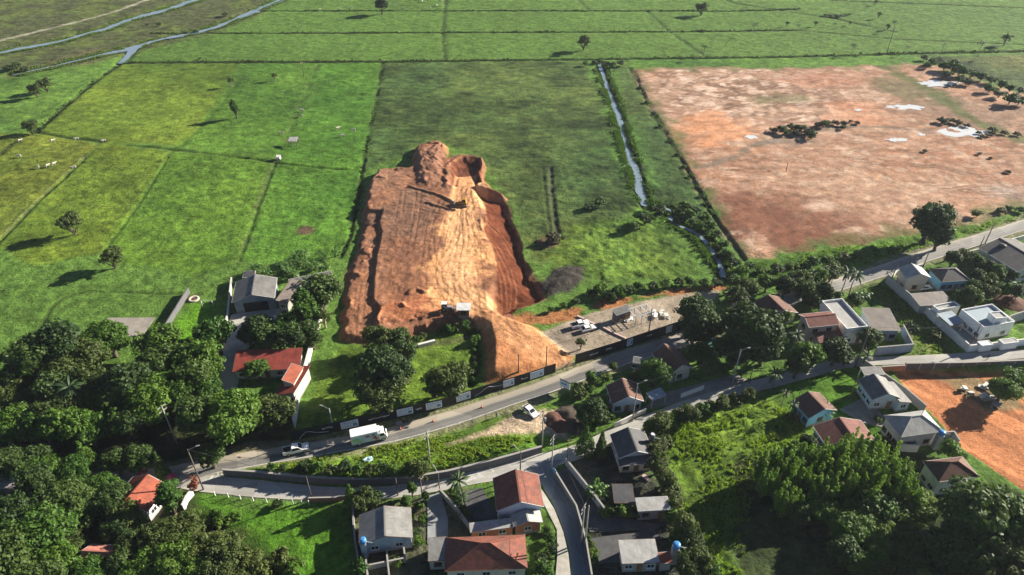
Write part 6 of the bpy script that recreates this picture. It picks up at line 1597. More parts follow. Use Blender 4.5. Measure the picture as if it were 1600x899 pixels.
hoarding('long black hoarding with white signs along the main road left of the earth ramp', [(455,689),(540,672),(622,653),(690,638),(760,616),(820,598),(868,582)], 3.0,
         [(534,561),(621,646),(666,691),(713,735),(786,803),(828,849)], [[(468,0.2),(473,1.0),(480,1.9),(487,1.7),(495,1.1),(505,0.8),(514,0.6)], [(741,0.5),(750,1.1),(758,1.9),(764,2.3),(771,1.9),(780,1.6),(787,1.5)]], [(505,520,1.9),(577,606,1.6),(650,660,1.5),(814,822,1.5)])
hoarding('black hoarding with small white signs in front of the gravel lot', [(899,569),(960,550),(1010,533),(1073,512)], 3.2, [(978,987),(1039,1048)], [], [(921,932,1.6),(946,954,1.8),(1010,1017,1.7)])

# ================================================================== POLES AND LAMPS
mat('pole_concrete', (0.33,0.315,0.29), 0.9, 0.15, 1.0); mat('pole_dark', (0.10,0.085,0.07), 0.9, 0.2, 1.0); mat('porcelain', (0.5,0.48,0.45), 0.4); mat('lamp_lens', (0.6,0.6,0.58), 0.3)
def height_for(px, py, top, zb=0.0):
    b = G(px, py, zb); lo, hi = 0.0, 40.0
    for _ in range(40):
        m = (lo + hi) / 2; q = Vector((b.x, b.y, zb + m - CAM_H)); zf = q.y * CP - q.z * SP; u = q.y * SP + q.z * CP
        if 449.5 - FPX * u / zf > top: lo = m
        else: hi = m
    return lo
def pole(px, py, top, label, arm=True, lamp=None, m='pole_concrete', r=0.15, trafo=False):
    b = G(px, py); h = height_for(px, py, top)
    lm = lamp is not None
    root = thing('street_lamp' if lm and not arm else 'utility_pole', label, 'street lamp' if lm and not arm else 'utility pole', (b.x, b.y, hz(b.x, b.y)), math.radians(60))
    sh = MB().tube((0, 0, -0.4), (0, 0, h), r * 1.15, r * 0.75, 8).build('shaft', m, root, True)
    if arm:
        for z in (h - 0.35, h - 1.5)[:1 if h < 9 else 2]:
            ca = MB().box((0, 0.02 + r, z), (2.0, 0.10, 0.12)).build('crossarm', 'timber' if m == 'pole_dark' else 'pole_concrete', root)
            for x in (-0.9, -0.45, 0.45, 0.9): MB().lathe((x, 0.02 + r, z + 0.06), [(0.03, 0), (0.06, 0.03), (0.06, 0.14), (0.02, 0.2), (0.0, 0.21)], 6).build('insulator', 'porcelain', ca)
    if trafo:
        t = MB().lathe((0, -0.42, h - 2.9), [(0.0, 0), (0.30, 0), (0.30, 0.85), (0.22, 0.95), (0.0, 0.97)], 10).build('transformer', 'metal_grey', root)
    if lm:
        a = math.radians(lamp) - math.radians(60); d = Vector((math.cos(a), math.sin(a), 0)); z = h - (0.25 if not arm else 1.9)
        ar = MB().tube((0, 0, z), d * 1.6 + Vector((0, 0, z + 0.45)), 0.05, 0.04, 6).build('lamp_arm', 'metal_grey', root)
        MB().box(tuple(d * 1.95 + Vector((0, 0, z + 0.5))), (0.75, 0.26, 0.12), a).build('lamp_head', 'metal_grey', ar)
    return root
pole(318,765,702,'tall dark street lamp at the road junction by the white posts', False, 20, 'pole_dark')
pole(276,692,634,'leaning pale utility pole at the front of the left wood', True, m='pole_concrete')
pole(487,778,744,'dark pole above the low brick wall beside the side road', False, m='pole_dark', r=0.12)
pole(622,774,747,'short dark pole on the side road behind the grey gable house', False, m='pole_dark', r=0.12)
pole(660,778,743,'pair pole at the mouth of the driveway beside the sparse tree', False, m='pole_dark', r=0.13)
pole(673,732,684,'grey utility pole with crossarm standing on the grass island', True)
pole(687,767,739,'slim dark lamp pole left of the palm at the crossing', False, 120, 'pole_dark', 0.1)
pole(847,698,641,'utility pole with transformer at the tip of the grass island', True, trafo=True)
pole(862,733,683,'tall pole at the corner where the narrow street begins', True)
pole(886,723,692,'dark pole at the top of the grey sloping wall', False, m='pole_dark')
pole(813,742,706,'dark lamp pole behind the mottled red roof', False, 130, 'pole_dark')
pole(908,848,791,'left one of two poles beside the narrow street', True); pole(914,850,790,'right one of two poles beside the narrow street', False)
pole(988,658,599,'pale street lamp in front of the maroon roofed house', False, 20)
pole(1012,530,483,'brown utility pole just behind the lot hoarding', True, m='pole_dark'); pole(853,583,541,'dark pole standing on the earth ramp behind the hoarding end', False, m='pole_dark'); pole(810,586,558,'short dark pole low on the earth ramp', False, m='pole_dark')
pole(1144,601,546,'tall street lamp on the side road below the largest dark tree', False, 10); pole(1336,574,510,'tall dark pole beside the street trees of the pink house', True, m='pole_dark'); pole(1326,625,586,'thin dark pole on the lawn left of the slate gable house', False, m='pole_dark', r=0.1)
pole(1512,548,506,'dark pole at the corner of the villa front wall', True, m='pole_dark'); pole(1394,435,412,'dark pole left of the beige gable house', False, m='pole_dark'); pole(1420,416,399,'left one of two poles behind the beige gable house', True, m='pole_dark', r=0.13); pole(1427,416,399,'right one of two poles behind the beige gable house', False, m='pole_dark', r=0.13)
pole(1441,420,395,'dark pole between the beige gable house and the blue house', True, m='pole_dark'); pole(1539,381,348,'tall pole at the main road edge near the top right houses', True, m='pole_dark'); pole(1530,388,369,'shorter pole left of the tall pole near the top right houses', False, m='pole_dark')
pole(522,675,638,'pale lamp pole behind the hoarding near the box truck', False, 160); pole(1238,650,606,'thin dark pole at the left corner of the blue walled house', False, m='pole_dark', r=0.1); pole(1170,600,572,'short thin pole at the side road bend under the dark trees', False, m='pole_dark', r=0.1)
pole(1228,268,254,'lone thin pole in the middle of the bare red field', False, m='pole_dark', r=0.12); pole(475,120,97,'thin field pole below the long ditch', True, m='pole_dark', r=0.12); pole(434,258,240,'field pole at the track crossing', False, m='pole_dark', r=0.12)
pole(1386,82,40,'tall faint field pole at the top right', True, m='pole_dark', r=0.14); pole(1471,82,64,'short faint field pole right of the tall one', False, m='pole_dark', r=0.12)
pole(12,748,727,'short pale pole at the road on the far left', False, r=0.1)

def cable(pa, pb, label, off=0.6):
    (x0, y0, t0), (x1, y1, t1) = pa, pb
    A, B = G(x0, y0), G(x1, y1); A.z = height_for(x0, y0, t0) - 0.15; B.z = height_for(x1, y1, t1) - 0.15; A.x += off * 0.3; B.x += off * 0.3
    mb = MB(); sag = (B - A).length * 0.025; pr = A
    for k in range(1, 11):
        t = k / 10; q = A.lerp(B, t) - Vector((0, 0, 4 * sag * t * (1 - t))); mb.tube(pr, q, 0.03, 0.03, 4, cap=False); pr = q
    tag(mb.build('power_cable', 'metal_dark'), label, 'cable', 'power cables', 'thing')
cable((276,692,634), (522,675,638), 'cable from the leaning pole to the lamp pole behind the hoarding'); cable((673,732,684), (847,698,641), 'cable from the island pole to the transformer pole'); cable((847,698,641), (988,658,599), 'cable from the transformer pole to the lamp at the maroon house')
cable((988,658,599), (1144,601,546), 'cable between the two lamps along the side road'); cable((1144,601,546), (1336,574,510), 'cable from the side road lamp to the pole by the street trees'); cable((1336,574,510), (1512,548,506), 'cable from the street trees to the villa corner pole')
cable((862,733,683), (908,848,791), 'cable running down above the narrow street'); cable((853,583,541), (1012,530,483), 'cable from the ramp pole to the lot pole'); cable((487,778,744), (673,732,684), 'cable from the brick wall pole to the island pole'); cable((318,765,702), (487,778,744), 'cable from the junction lamp to the brick wall pole')

# ---- fence of white posts beside the side road
root = thing('post_fence', 'row of white posts beside the side road above the shaded lawn', 'fence', G(335,776))
o0 = G(335, 776); prev = None
pm = MB().box((0, 0, 0.55), (0.16, 0.16, 1.3), taper=0.8).mesh('post', 'frame_white')
for x, y in ((336,774),(357,777),(376,780),(396,783),(417,785),(437,786),(458,787),(472,788),(483,788)):
    g = G(x, y) - o0; p = link('post', pm, root); p.location = (g.x, g.y, 0)
    if prev is not None:
        for z in (0.5, 0.95): MB().tube(prev + Vector((0, 0, z)), g + Vector((0, 0, z)), 0.02, 0.02, 4).build('wire', 'metal_grey', root)
    prev = g
root = thing('pitch_fence', 'thin fence of pale posts at the near end of the football lawn', 'fence', G(285,540))
o0 = G(285, 540)
for x, y in ((285,540),(300,537),(304,530)):
    g = G(x, y) - o0; p = link('post', pm, root); p.location = (g.x, g.y, 0)

# ---- billboard, road sign, cones
bb = thing('billboard', 'white billboard with dark top edge at the main road, left of the maroon roof', 'billboard', G(882,612), math.radians(-35))
for x in (-1.0, 1.0): MB().box((x, 0.06, 1.4), (0.14, 0.14, 2.8)).build('post', 'metal_dark', bb)
p_ = MB().box((0, 0, 2.4), (2.8, 0.1, 2.2)).build('board', 'sign_white', bb); MB().box((0, -0.005, 3.42), (2.84, 0.14, 0.22)).build('header', 'hoard_black', p_); MB().box((-0.3, -0.06, 2.4), (1.6, 0.012, 0.5)).build('print', 'sign_blue', p_)
mat('sign_red', (0.55,0.08,0.05), 0.5); mat('cone_orange', (0.65,0.14,0.03), 0.6)
rs_ = thing('road_sign', 'small red road sign at the left tip of the grass island', 'road sign', G(337,733), math.radians(200))
MB().tube((0, 0, -0.2), (0, 0, 2.4), 0.04, 0.04, 6).build('post', 'metal_grey', rs_)
MB().tube((0, -0.02, 2.2), (0, 0.02, 2.2), 0.55, 0.55, 8).build('plate', 'sign_red', rs_)
bs = thing('street_sign', 'small blue sign at the foot of the corner pole', 'sign', G(866,742), math.radians(-60)); MB().tube((0, 0, -0.2), (0, 0, 2.0), 0.05, 0.05, 6).build('post', 'metal_grey', bs); MB().box((0, -0.06, 1.4), (1.5, 0.05, 1.1)).build('plate', 'sign_blue', bs)
for (x, y), w in zip(((626,671),(677,659),(753,637),(965,566),(1035,541)), ('nearest the box truck', 'right of the workers, second from the truck', 'above the person on the sandy verge', 'opposite the white kiosk', 'furthest up the road by the brown roofed house')):
    c = thing('traffic_cone', 'orange traffic cone on the main road, ' + w, 'cone', G(x, y, 0.02), 0, 'cones along the main road')
    MB().box((0, 0, 0.03), (0.5, 0.5, 0.05)).build('base', 'hoard_black', c); k = MB().lathe((0, 0, 0.055), [(0.20, 0), (0.04, 0.85), (0.0, 0.86)], 10).build('body', 'cone_orange', c, True)
    MB().lathe((0, 0, 0.055), [(0.155, 0.25), (0.112, 0.45)], 10).build('band', 'sign_white', k)

# ================================================================== VEHICLES
mat('paint_car', (0.78,0.78,0.77), 0.25, 0.03, spec=0.5); mat('tyre', (0.02,0.02,0.02), 0.9); mat('rim', (0.4,0.4,0.41), 0.35, metal=0.6); mat('lens_red', (0.4,0.02,0.02), 0.3); mat('lens_clear', (0.7,0.7,0.68), 0.15); mat('plastic_dark', (0.03,0.03,0.032), 0.7)
_wheel = {}
def wheel(root, x, y, r=0.36, w=0.24):
    k = (r, w)
    if k not in _wheel: _wheel[k] = (MB().tube((0, -w / 2, 0), (0, w / 2, 0), r, r, 14).mesh('wheel', 'tyre'), MB().tube((0, -w / 2 - 0.012, 0), (0, w / 2 + 0.012, 0), r * 0.6, r * 0.6, 10).mesh('rim', 'rim'))
    o = link('wheel', _wheel[k][0], root); o.location = (x, y, r); link('rim', _wheel[k][1], o)
def heading(p0, p1, z=0.0):
    a, b = G(*p0, z), G(*p1, z); return (a + b) / 2, math.atan2(b.y - a.y, b.x - a.x)
def car(name, label, p0, p1, kind='car', z=0.024, cat='car', sc=1.0):
    c, rz = heading(p0, p1, z)
    root = thing(name, label, cat, (c.x, c.y, z), rz); root.scale = (sc, sc, sc)
    if kind == 'pickup':
        low = [(-2.6,0.45),(2.5,0.42),(2.6,0.72),(2.42,1.0),(1.15,1.1),(-2.6,1.12)]; cab = [(1.25,1.08),(0.45,1.74),(-0.75,1.78),(-0.98,1.08)]; ww, ax = 0.92, (1.65,-1.55)
    else:
        low = [(-2.1,0.42),(2.1,0.40),(2.16,0.66),(1.95,0.86),(0.95,0.96),(-1.95,1.0),(-2.14,0.8)]; cab = [(1.05,0.94),(0.25,1.45),(-1.05,1.48),(-1.85,0.98)]; ww, ax = 0.86, (1.35,-1.3)
    body = MB().extrude_y(low, ww, -ww).build('body', 'paint_car', root, bevel=0.05)
    cb = MB(); t = [(0.02, 0.74) if q[1] > 1.2 else (0.0, 0.86) for q in cab]
    n = len(cab); cb.v = [(q[0], -ww * k[1] / 0.92 * 0.98, q[1]) for q, k in zip(cab, t)] + [(q[0], ww * k[1] / 0.92 * 0.98, q[1]) for q, k in zip(cab, t)]
    cb.f = [tuple(range(n))[::-1], tuple(range(n, 2 * n))] + [(k, (k + 1) % n, n + (k + 1) % n, n + k) for k in range(n)]; cb.mi = [0] * len(cb.f); cb.uv = [None] * len(cb.f)
    co = cb.build('cabin', 'paint_car', root)
    V = [Vector(v) for v in cb.v]
    def pane(idx, k=0.84):
        P = [V[i] for i in idx]; m_ = sum(P, Vector()) / len(P); nn = (P[1] - P[0]).cross(P[2] - P[0]).normalized()
        if nn.dot(m_ - Vector((0, 0, 1.2))) < 0: nn = -nn; P = P[::-1]
        MB().face([m_ + (p - m_) * k + nn * 0.012 for p in P]).build('window', 'glass', co)
    pane((0, 1, n + 1, n)); pane((2, 3, n + 3, n + 2)); pane((0, 1, 2, 3)); pane((n, n + 1, n + 2, n + 3))
    if kind == 'pickup':
        b_ = MB().box((-1.8, 0, 1.13), (1.45, 1.5, 0.03)).build('cargo_bed', 'plastic_dark', root)
        for s in (-1, 1): MB().box((-1.8, s * 0.84, 1.2), (1.58, 0.08, 0.16)).build('bed_rail', 'paint_car', root)
    for s in (-1, 1):
        for x in ax: wheel(root, x, s * (ww - 0.1), 0.38 if kind == 'pickup' else 0.32)
        MB().box((low[2][0] - 0.07, s * ww * 0.72, 0.74), (0.16, 0.34, 0.16)).build('headlight', 'lens_clear', root)
        MB().box((low[0][0] + 0.02, s * ww * 0.84, 0.86), (0.1, 0.16, 0.26)).build('tail_light', 'lens_red', root)
    MB().box((low[2][0] + 0.0, 0, 0.48), (0.14, ww * 1.9, 0.2)).build('bumper', 'plastic_dark', root)
    return root
car('pickup_truck', 'white pickup driving on the main road behind the box truck', (448,709), (479,702), 'pickup', cat='pickup', sc=1.08)
car('pickup_truck', 'white pickup parked in the gravel lot, behind the white car', (894,513), (918,507), 'pickup', 0.06, 'pickup')
car('parked_car', 'white car parked in the gravel lot, in front of the pickup', (908,519), (929,513), 'car', 0.06)
car('parked_car', 'white car parked on the sandy verge beside the dirt heaps', (821,639), (836,652), 'car', 0.12, sc=1.05)
car('parked_car', 'white car parked below the beige gable house', (1436,453), (1452,451), 'car', 0.0, sc=0.95)
# box truck
c, rz = heading((551,694), (604,682), 0.024)
tk = thing('box_truck', 'white box truck with colourful pictures on its side driving on the main road', 'truck', (c.x, c.y, 0.024), rz)
MB().box((0, 0, 0.62), (7.6, 0.9, 0.22)).build('chassis', 'plastic_dark', tk)
bx_ = MB().box((-1.0, 0, 2.15), (5.9, 2.4, 2.7)).build('cargo_box', 'paint_car', tk, bevel=0.04)
mat('print_green', (0.30,0.55,0.22), 0.5, 0.3, 2.5); mat('print_red', (0.50,0.06,0.05), 0.5, 0.3, 2.5); mat('print_blue', (0.42,0.58,0.68), 0.5, 0.15, 1.5); mat('print_purple', (0.22,0.06,0.16), 0.5)
def blob(x, z, rx, rz_, m, y=-1.215, seed=0):
    r = random.Random(seed); pts = [(x + math.cos(t * 0.4488) * rx * r.uniform(0.7, 1.2), y, z + math.sin(t * 0.4488) * rz_ * r.uniform(0.7, 1.2)) for t in range(14)]
    MB().face(pts).build('side_picture', m, bx_)
MB().box((-1.0, -1.203, 2.0), (5.6, 0.012, 2.1)).build('side_panel', 'print_blue', bx_)
blob(-2.9, 2.1, 0.8, 0.6, 'print_green', seed=1); blob(-2.1, 1.5, 0.5, 0.3, 'print_green', -1.219, seed=2); blob(-0.3, 2.6, 0.5, 0.35, 'print_red', seed=3); blob(1.2, 1.9, 0.45, 0.5, 'print_red', seed=4); blob(0.9, 2.7, 0.35, 0.3, 'print_purple', -1.219, seed=5); blob(1.5, 1.3, 0.35, 0.3, 'print_red', -1.217, seed=6); blob(-0.2, 1.6, 0.9, 0.4, 'sign_white', seed=7)
cabp = [(2.05,0.55),(3.95,0.55),(4.0,1.35),(3.75,1.55),(3.3,2.55),(2.05,2.6)]
cbn = MB().extrude_y(cabp, 1.1, -1.1).build('cab', 'paint_car', tk, bevel=0.07)
MB().face([(3.80,-0.95,1.62),(3.80,0.95,1.62),(3.40,0.9,2.42),(3.40,-0.9,2.42)]).build('windscreen', 'glass', cbn)
for s in (-1, 1):
    MB().box((2.85, s * 1.105, 2.0), (0.95, 0.02, 0.72)).build('side_window', 'glass', cbn); MB().box((3.95, s * 0.85, 0.95), (0.14, 0.32, 0.22)).build('headlight', 'lens_clear', tk); MB().box((3.55, s * 1.35, 2.0), (0.08, 0.22, 0.42)).build('mirror', 'plastic_dark', cbn)
    for x in (3.0, -2.3): wheel(tk, x, s * 0.98, 0.48, 0.3)
MB().box((3.98, 0, 0.6), (0.16, 2.15, 0.3)).build('bumper', 'plastic_dark', tk); MB().box((2.3, 0, 2.95), (0.7, 1.9, 0.5), taper=0.8).build('wind_deflector', 'paint_car', tk)
# bulldozer on the mound
mat('cat_yellow', (0.36,0.19,0.03), 0.6, 0.25, 1.5, dirt=(0.14,0.07,0.04)); mat('steel_worn', (0.12,0.10,0.09), 0.6, 0.3, 2.0)
g = G(723, 322, 2.4); dz = thing('bulldozer', 'dusty bulldozer working at the foot of the bright pit ramp on the mound', 'bulldozer', (g.x, g.y, hz(g.x, g.y) + 0.05), math.radians(175))
for s in (-1, 1):
    tr_ = MB().extrude_y([(-1.7,0.25),(-1.4,0.0),(1.4,0.0),(1.7,0.25),(1.7,0.65),(1.4,0.9),(-1.4,0.9),(-1.7,0.65)], s * 1.05 + 0.28, s * 1.05 - 0.28).build('track', 'steel_worn', dz)
    for x in (-1.2, 0.0, 1.2): MB().tube((x, s * 1.05 - 0.3, 0.45), (x, s * 1.05 + 0.3, 0.45), 0.3, 0.3, 10).build('track_wheel', 'cat_yellow', tr_)
    MB().box((1.5, s * 1.4, 0.55), (2.6, 0.14, 0.2)).build('push_arm', 'cat_yellow', dz)
MB().extrude_y([(-1.5,0.6),(1.6,0.6),(1.6,1.45),(0.3,1.55),(0.3,1.3),(-1.5,1.3)], 0.7, -0.7).build('body', 'cat_yellow', dz, bevel=0.05)
cbz = MB().box((-0.5, 0, 2.0), (1.4, 1.3, 1.4), taper=0.9).build('cab', 'cat_yellow', dz)
for s in (-1, 1): MB().box((-0.5, s * 0.63, 2.1), (1.0, 0.06, 0.9), taper=0.95).build('side_window', 'glass', cbz)
MB().extrude_y([(2.75,0.05),(2.95,0.0),(2.8,0.6),(2.95,1.2),(2.75,1.2),(2.62,0.6)], 1.8, -1.8).build('blade', 'steel_worn', dz); MB().tube((1.0, 0.45, 1.4), (1.0, 0.45, 2.3), 0.07, 0.07, 6).build('exhaust', 'steel_worn', dz)
# backhoe beside the hut
g = G(698, 487, 2.4); bh = thing('tractor', 'small pale loader tractor parked left of the white roofed site hut', 'tractor', (g.x, g.y, hz(g.x, g.y) + 0.02), math.radians(4))
MB().extrude_y([(-1.2,0.6),(1.6,0.6),(1.6,1.2),(0.2,1.3),(0.2,0.95),(-1.2,0.95)], 0.45, -0.45).build('body', 'metal_grey', bh, bevel=0.04)
for s in (-1, 1): wheel(bh, -0.7, s * 0.75, 0.72, 0.4); wheel(bh, 1.2, s * 0.65, 0.42, 0.26)
cbt = MB().box((-0.55, 0, 2.42), (1.5, 1.3, 0.1)).build('canopy', 'sign_white', bh)
for sx in (-1, 1):
    for sy in (-1, 1): MB().box((-0.55 + sx * 0.65, sy * 0.55, 1.65), (0.08, 0.08, 1.5)).build('canopy_post', 'metal_dark', bh)
for s in (-1, 1): MB().tube((-0.2, s * 0.55, 1.3), (2.4, s * 0.55, 0.7), 0.08, 0.08, 6).build('loader_arm', 'steel_worn', bh)
MB().extrude_y([(2.3,0.3),(3.0,0.15),(3.05,0.25),(2.5,0.95),(2.3,0.9)], 0.9, -0.9).build('bucket', 'steel_worn', bh); MB().box((-0.9, 0, 1.15), (0.5, 0.55, 0.4)).build('seat', 'plastic_dark', bh)

# ================================================================== LOT FURNITURE, HEAPS, TANKS
fr = thing('steel_frame', 'white open steel frame standing right of the gravel lot shelter', 'steel frame', G(1000,500), math.radians(25))
for i in range(4):
    x = i * 1.9 - 2.8
    for y in (-1.8, 1.8): MB().box((x, y, 1.5), (0.14, 0.14, 3.2)).build('post', 'sign_white', fr)
    MB().box((x, 0, 3.12), (0.14, 3.9, 0.14)).build('beam', 'sign_white', fr); MB().tube((x, -1.8, 1.5), (x, 0.2, 3.05), 0.05, 0.05, 5).build('brace', 'sign_white', fr)
for y in (-1.8, 1.8): MB().box((0.05, y + 0.005, 3.27), (6.2, 0.13, 0.14)).build('rail', 'sign_white', fr)
def slabs(label, px, py, n, r, m, seed, name='slab_pile', cat='slab pile'):
    g = G(px, py); rr = random.Random(seed); root = thing(name, label, cat, (g.x, g.y, hz(g.x, g.y)))
    for i in range(n):
        q = MB().box((rr.uniform(-r, r), rr.uniform(-r, r) * 0.7, 0.12 + i * 0.07), (rr.uniform(0.7, 2.2), rr.uniform(0.5, 1.2), rr.uniform(0.12, 0.3)), rr.uniform(0, 3.1), tilt=('X', rr.uniform(-0.2, 0.2))).build('slab', m, root)
slabs('loose pale slabs stacked at the right end of the gravel lot', 1035, 492, 9, 2.6, 'wall_offwhite', 1)
slabs('small white pile in front of the gravel lot shelter', 982, 501, 4, 1.0, 'wall_white', 2)
slabs('pale broken rubble beside the tree at the top of the red dirt lot', 1535, 606, 12, 3.6, 'wall_offwhite', 3, 'rubble_heap', 'rubble')
slabs('grey rubble on the red dirt lot, below the pale rubble', 1558, 622, 10, 2.4, 'wall_block', 4, 'rubble_heap', 'rubble')
slabs('tumbled bricks by the puddle hollow right of the site hut', 795, 497, 6, 1.3, 'wall_brick', 5, 'rubble_heap', 'rubble')
slabs('small pale block lying on the little lawn below the charcoal house', 1008, 747, 2, 0.3, 'wall_pinkish', 6, 'garden_table', 'table')
boundary_wall('formwork_strip', 'pink formwork strip across the front of the gravel lot', [(943,513),(958,521),(976,529)], 0.35, 'pinkish', 0.5, cap=False, cat='formwork')
boundary_wall('formwork_strip', 'pink formwork strip above the parked pickup in the gravel lot', [(903,495),(914,500),(926,506)], 0.35, 'pinkish', 0.5, cap=False, cat='formwork')
boundary_wall('concrete_beam', 'long pale concrete beam lying in the green plot below the mound', [(655,540),(678,534)], 0.5, 'offwhite', 0.7, cap=False, cat='beam')
def heap(label, px, py, r, h, m, seed, name='dirt_heap', cat='dirt heap'):
    g = G(px, py); n = 22
    xs = np.linspace(-1.25, 1.25, n); X, Y = np.meshgrid(xs, xs); X = X.ravel() * r; Y = Y.ravel() * r
    d = np.hypot(X, Y) / r
    Z = h * np.clip(1 - d, -0.2, 1) ** 1 * 1.0; Z = np.where(d < 1, h * (1 - d) ** 0.9, -0.25) + np.where(d < 1.1, 0.5 * h * (fbm(X + seed * 9, Y, r * 0.5, 4, seed) - 0.5), 0)
    i = np.arange(n * n).reshape(n, n); F = np.stack([i[:-1, :-1], i[:-1, 1:], i[1:, 1:], i[1:, :-1]], -1).reshape(-1, 4)
    o = link(name, np_mesh(name, np.stack([X, Y, Z], 1), F, m)); o.location = (g.x, g.y, hz(g.x, g.y)); o.data.polygons.foreach_set('use_smooth', [True] * len(o.data.polygons))
    tag(o, label, cat, kind='thing')
mat('soil_brown', (0.105,0.050,0.036), 0.95, 0.35, 1.2, 0.9, bscale=3.0); mat('soil_dark', (0.06,0.045,0.035), 0.95, 0.35, 1.2, 0.9, bscale=3.0)
heap('red brown dirt heap nearest the white car on the sandy verge', 866, 656, 2.8, 1.1, 'soil_brown', 1); heap('reddish dirt heap in front of the other heaps', 877, 664, 2.6, 1.0, 'soil_brown', 2); heap('dark dirt heap under the shade beside the sandy verge', 888, 648, 3.2, 1.2, 'soil_dark', 3)
heap('dark earth heap at the far right of the three roadside heaps', 898, 664, 2.8, 1.3, 'soil_dark', 4)
heap('brown spoil heap in the garden above the white villa', 1580, 472, 4.5, 1.6, 'soil_brown', 5)
mat('tank_blue', (0.05,0.22,0.50), 0.4, 0.08, spec=0.5); mat('tank_grey', (0.09,0.095,0.10), 0.5, 0.1); mat('tank_white', (0.75,0.76,0.76), 0.4, 0.05)
def tank(label, px, py, z, r, m, tower='wall_block', lid=None, h=1.3):
    g = G(px, py, z + 0.6); root = thing('water_tank', label, 'water tank', (g.x, g.y, 0))
    if tower: MB().box((0, 0, z / 2), (r * 1.7, r * 1.7, z)).build('tower', tower, root)
    MB().lathe((0, 0, z + 0.004), [(0.0, 0), (r * 0.86, 0), (r * 0.95, h * 0.5), (r, h * 0.86), (r * 1.04, h * 0.9), (r * 1.0, h), (r * 0.6, h * 1.12), (0.0, h * 1.16)], 18).build('tank', m, root, True)
    MB().lathe((0, 0, z + h * 1.12), [(0.0, 0), (0.36, 0), (0.36, 0.12), (0.0, 0.14)], 12).build('lid', lid or m, root)
    MB().tube((r * 0.9, 0, z + 0.3), (r + 1.2, -0.2, z + 0.25), 0.04, 0.04, 5).build('pipe', 'frame_white', root)
tank('bright blue water tank on the left side of the grey gable house', 567, 845, 4.2, 0.62, 'tank_blue', 'wall_bluegrey', h=1.0); tank('blue water tank on a concrete tower near the bottom edge', 1057, 853, 4.6, 0.72, 'tank_blue', h=1.1)
tank('dark tank with white lid right of the charcoal gable house', 1019, 683, 4.4, 0.6, 'tank_grey', 'wall_dark', 'tank_white'); tank('small dark blue tank at the corner of the pale hip roofed house', 1472, 676, 4.4, 0.7, 'tank_blue', 'wall_grey', h=0.9); tank('round black tank on a tower near the top right houses', 1566, 386, 5.0, 1.0, 'plastic_dark', 'wall_beige')
# football goal, basin
gl = thing('football_goal', 'white football goal on the small lawn beside the farm yard', 'goal', G(325,479), 0.0)
for x in (-1.5, 1.5): MB().tube((x, 0, -0.1), (x, 0, 2.0), 0.07, 0.07, 6).build('post', 'frame_white', gl); MB().tube((x, 0, 2.0), (x, 1.0, 0.0), 0.04, 0.04, 5).build('stay', 'frame_white', gl)
MB().tube((-1.56, 0, 2.0), (1.56, 0, 2.0), 0.07, 0.07, 6).build('crossbar', 'frame_white', gl)
ba = thing('fire_pit', 'pale oval ring of stones with brown centre behind the football goal', 'fire pit', G(303,468))
MB().lathe((0, 0, 0), [(1.5, -0.1), (1.5, 0.25), (1.4, 0.35), (0.9, 0.3), (0.8, 0.1), (0.8, 0.0)], 18).build('ring', 'wall_beige', ba, True); MB().lathe((0, 0, 0.12), [(1.05, 0), (0.5, 0.12), (0.0, 0.18)], 14).build('ash', 'soil_brown', ba)
tp = MB(); rr = random.Random(5)
for i in range(6): tp.box((rr.uniform(-0.5, 0.5), rr.uniform(-0.4, 0.4), 0.25 + 0.05 * i), (1.1, 0.8, 0.25), rr.uniform(0, 3), tilt=('X', rr.uniform(-0.4, 0.4)), taper=0.7)
o = tp.build('tarpaulin', 'print_blue'); g = G(575, 718, 1.2); o.location = (g.x, g.y, hz(g.x, g.y) + 0.1); tag(o, 'crumpled pale blue tarpaulin lying in the grass island', 'tarpaulin', kind='thing')

# ================================================================== PEOPLE AND CATTLE
def skin_mesh(name, V, E_, R_, mats, pick, root=0):
    me = bpy.data.meshes.new(name + '_skeleton'); me.from_pydata(V, E_, [])
    ob = bpy.data.objects.new(name + '_skeleton', me); COL.objects.link(ob)
    ob.modifiers.new('skin', 'SKIN'); ob.modifiers.new('sub', 'SUBSURF').levels = 1
    sv = me.skin_vertices[0].data
    for i, r in enumerate(R_): sv[i].radius = (r, r) if not isinstance(r, tuple) else r; sv[i].use_root = i == root
    dg = bpy.context.evaluated_depsgraph_get(); out = bpy.data.meshes.new_from_object(ob.evaluated_get(dg)); out.name = name
    bpy.data.objects.remove(ob); bpy.data.meshes.remove(me)
    out.materials.clear()
    for m in mats: out.materials.append(MATS[m])
    for p in out.polygons: p.material_index = pick(p.center); p.use_smooth = True
    return out
mat('cow_white', (0.42,0.39,0.34), 0.9, 0.1); mat('cow_grey', (0.30,0.28,0.25), 0.9, 0.1); mat('skin', (0.30,0.17,0.11), 0.6); mat('cloth_dark', (0.03,0.035,0.05), 0.9); mat('cloth_navy', (0.04,0.06,0.12), 0.9); mat('hair', (0.02,0.015,0.012), 0.7); mat('cloth_orange', (0.50,0.16,0.05), 0.9)
cow_v = [(-0.75,0,1.12),(-0.2,0,1.05),(0.45,0,1.08),(0.85,0,1.2),(1.15,0,1.25),(1.5,0,1.0),(0.5,0.24,0.95),(0.52,0.26,0.5),(0.5,0.26,0.04),(0.5,-0.24,0.95),(0.48,-0.26,0.5),(0.5,-0.26,0.04),(-0.7,0.24,0.98),(-0.82,0.26,0.52),(-0.75,0.26,0.04),(-0.7,-0.24,0.98),(-0.78,-0.26,0.52),(-0.75,-0.26,0.04),(-0.98,0,1.1),(-1.05,0,0.55),(1.12,0.22,1.34),(1.12,-0.22,1.34)]
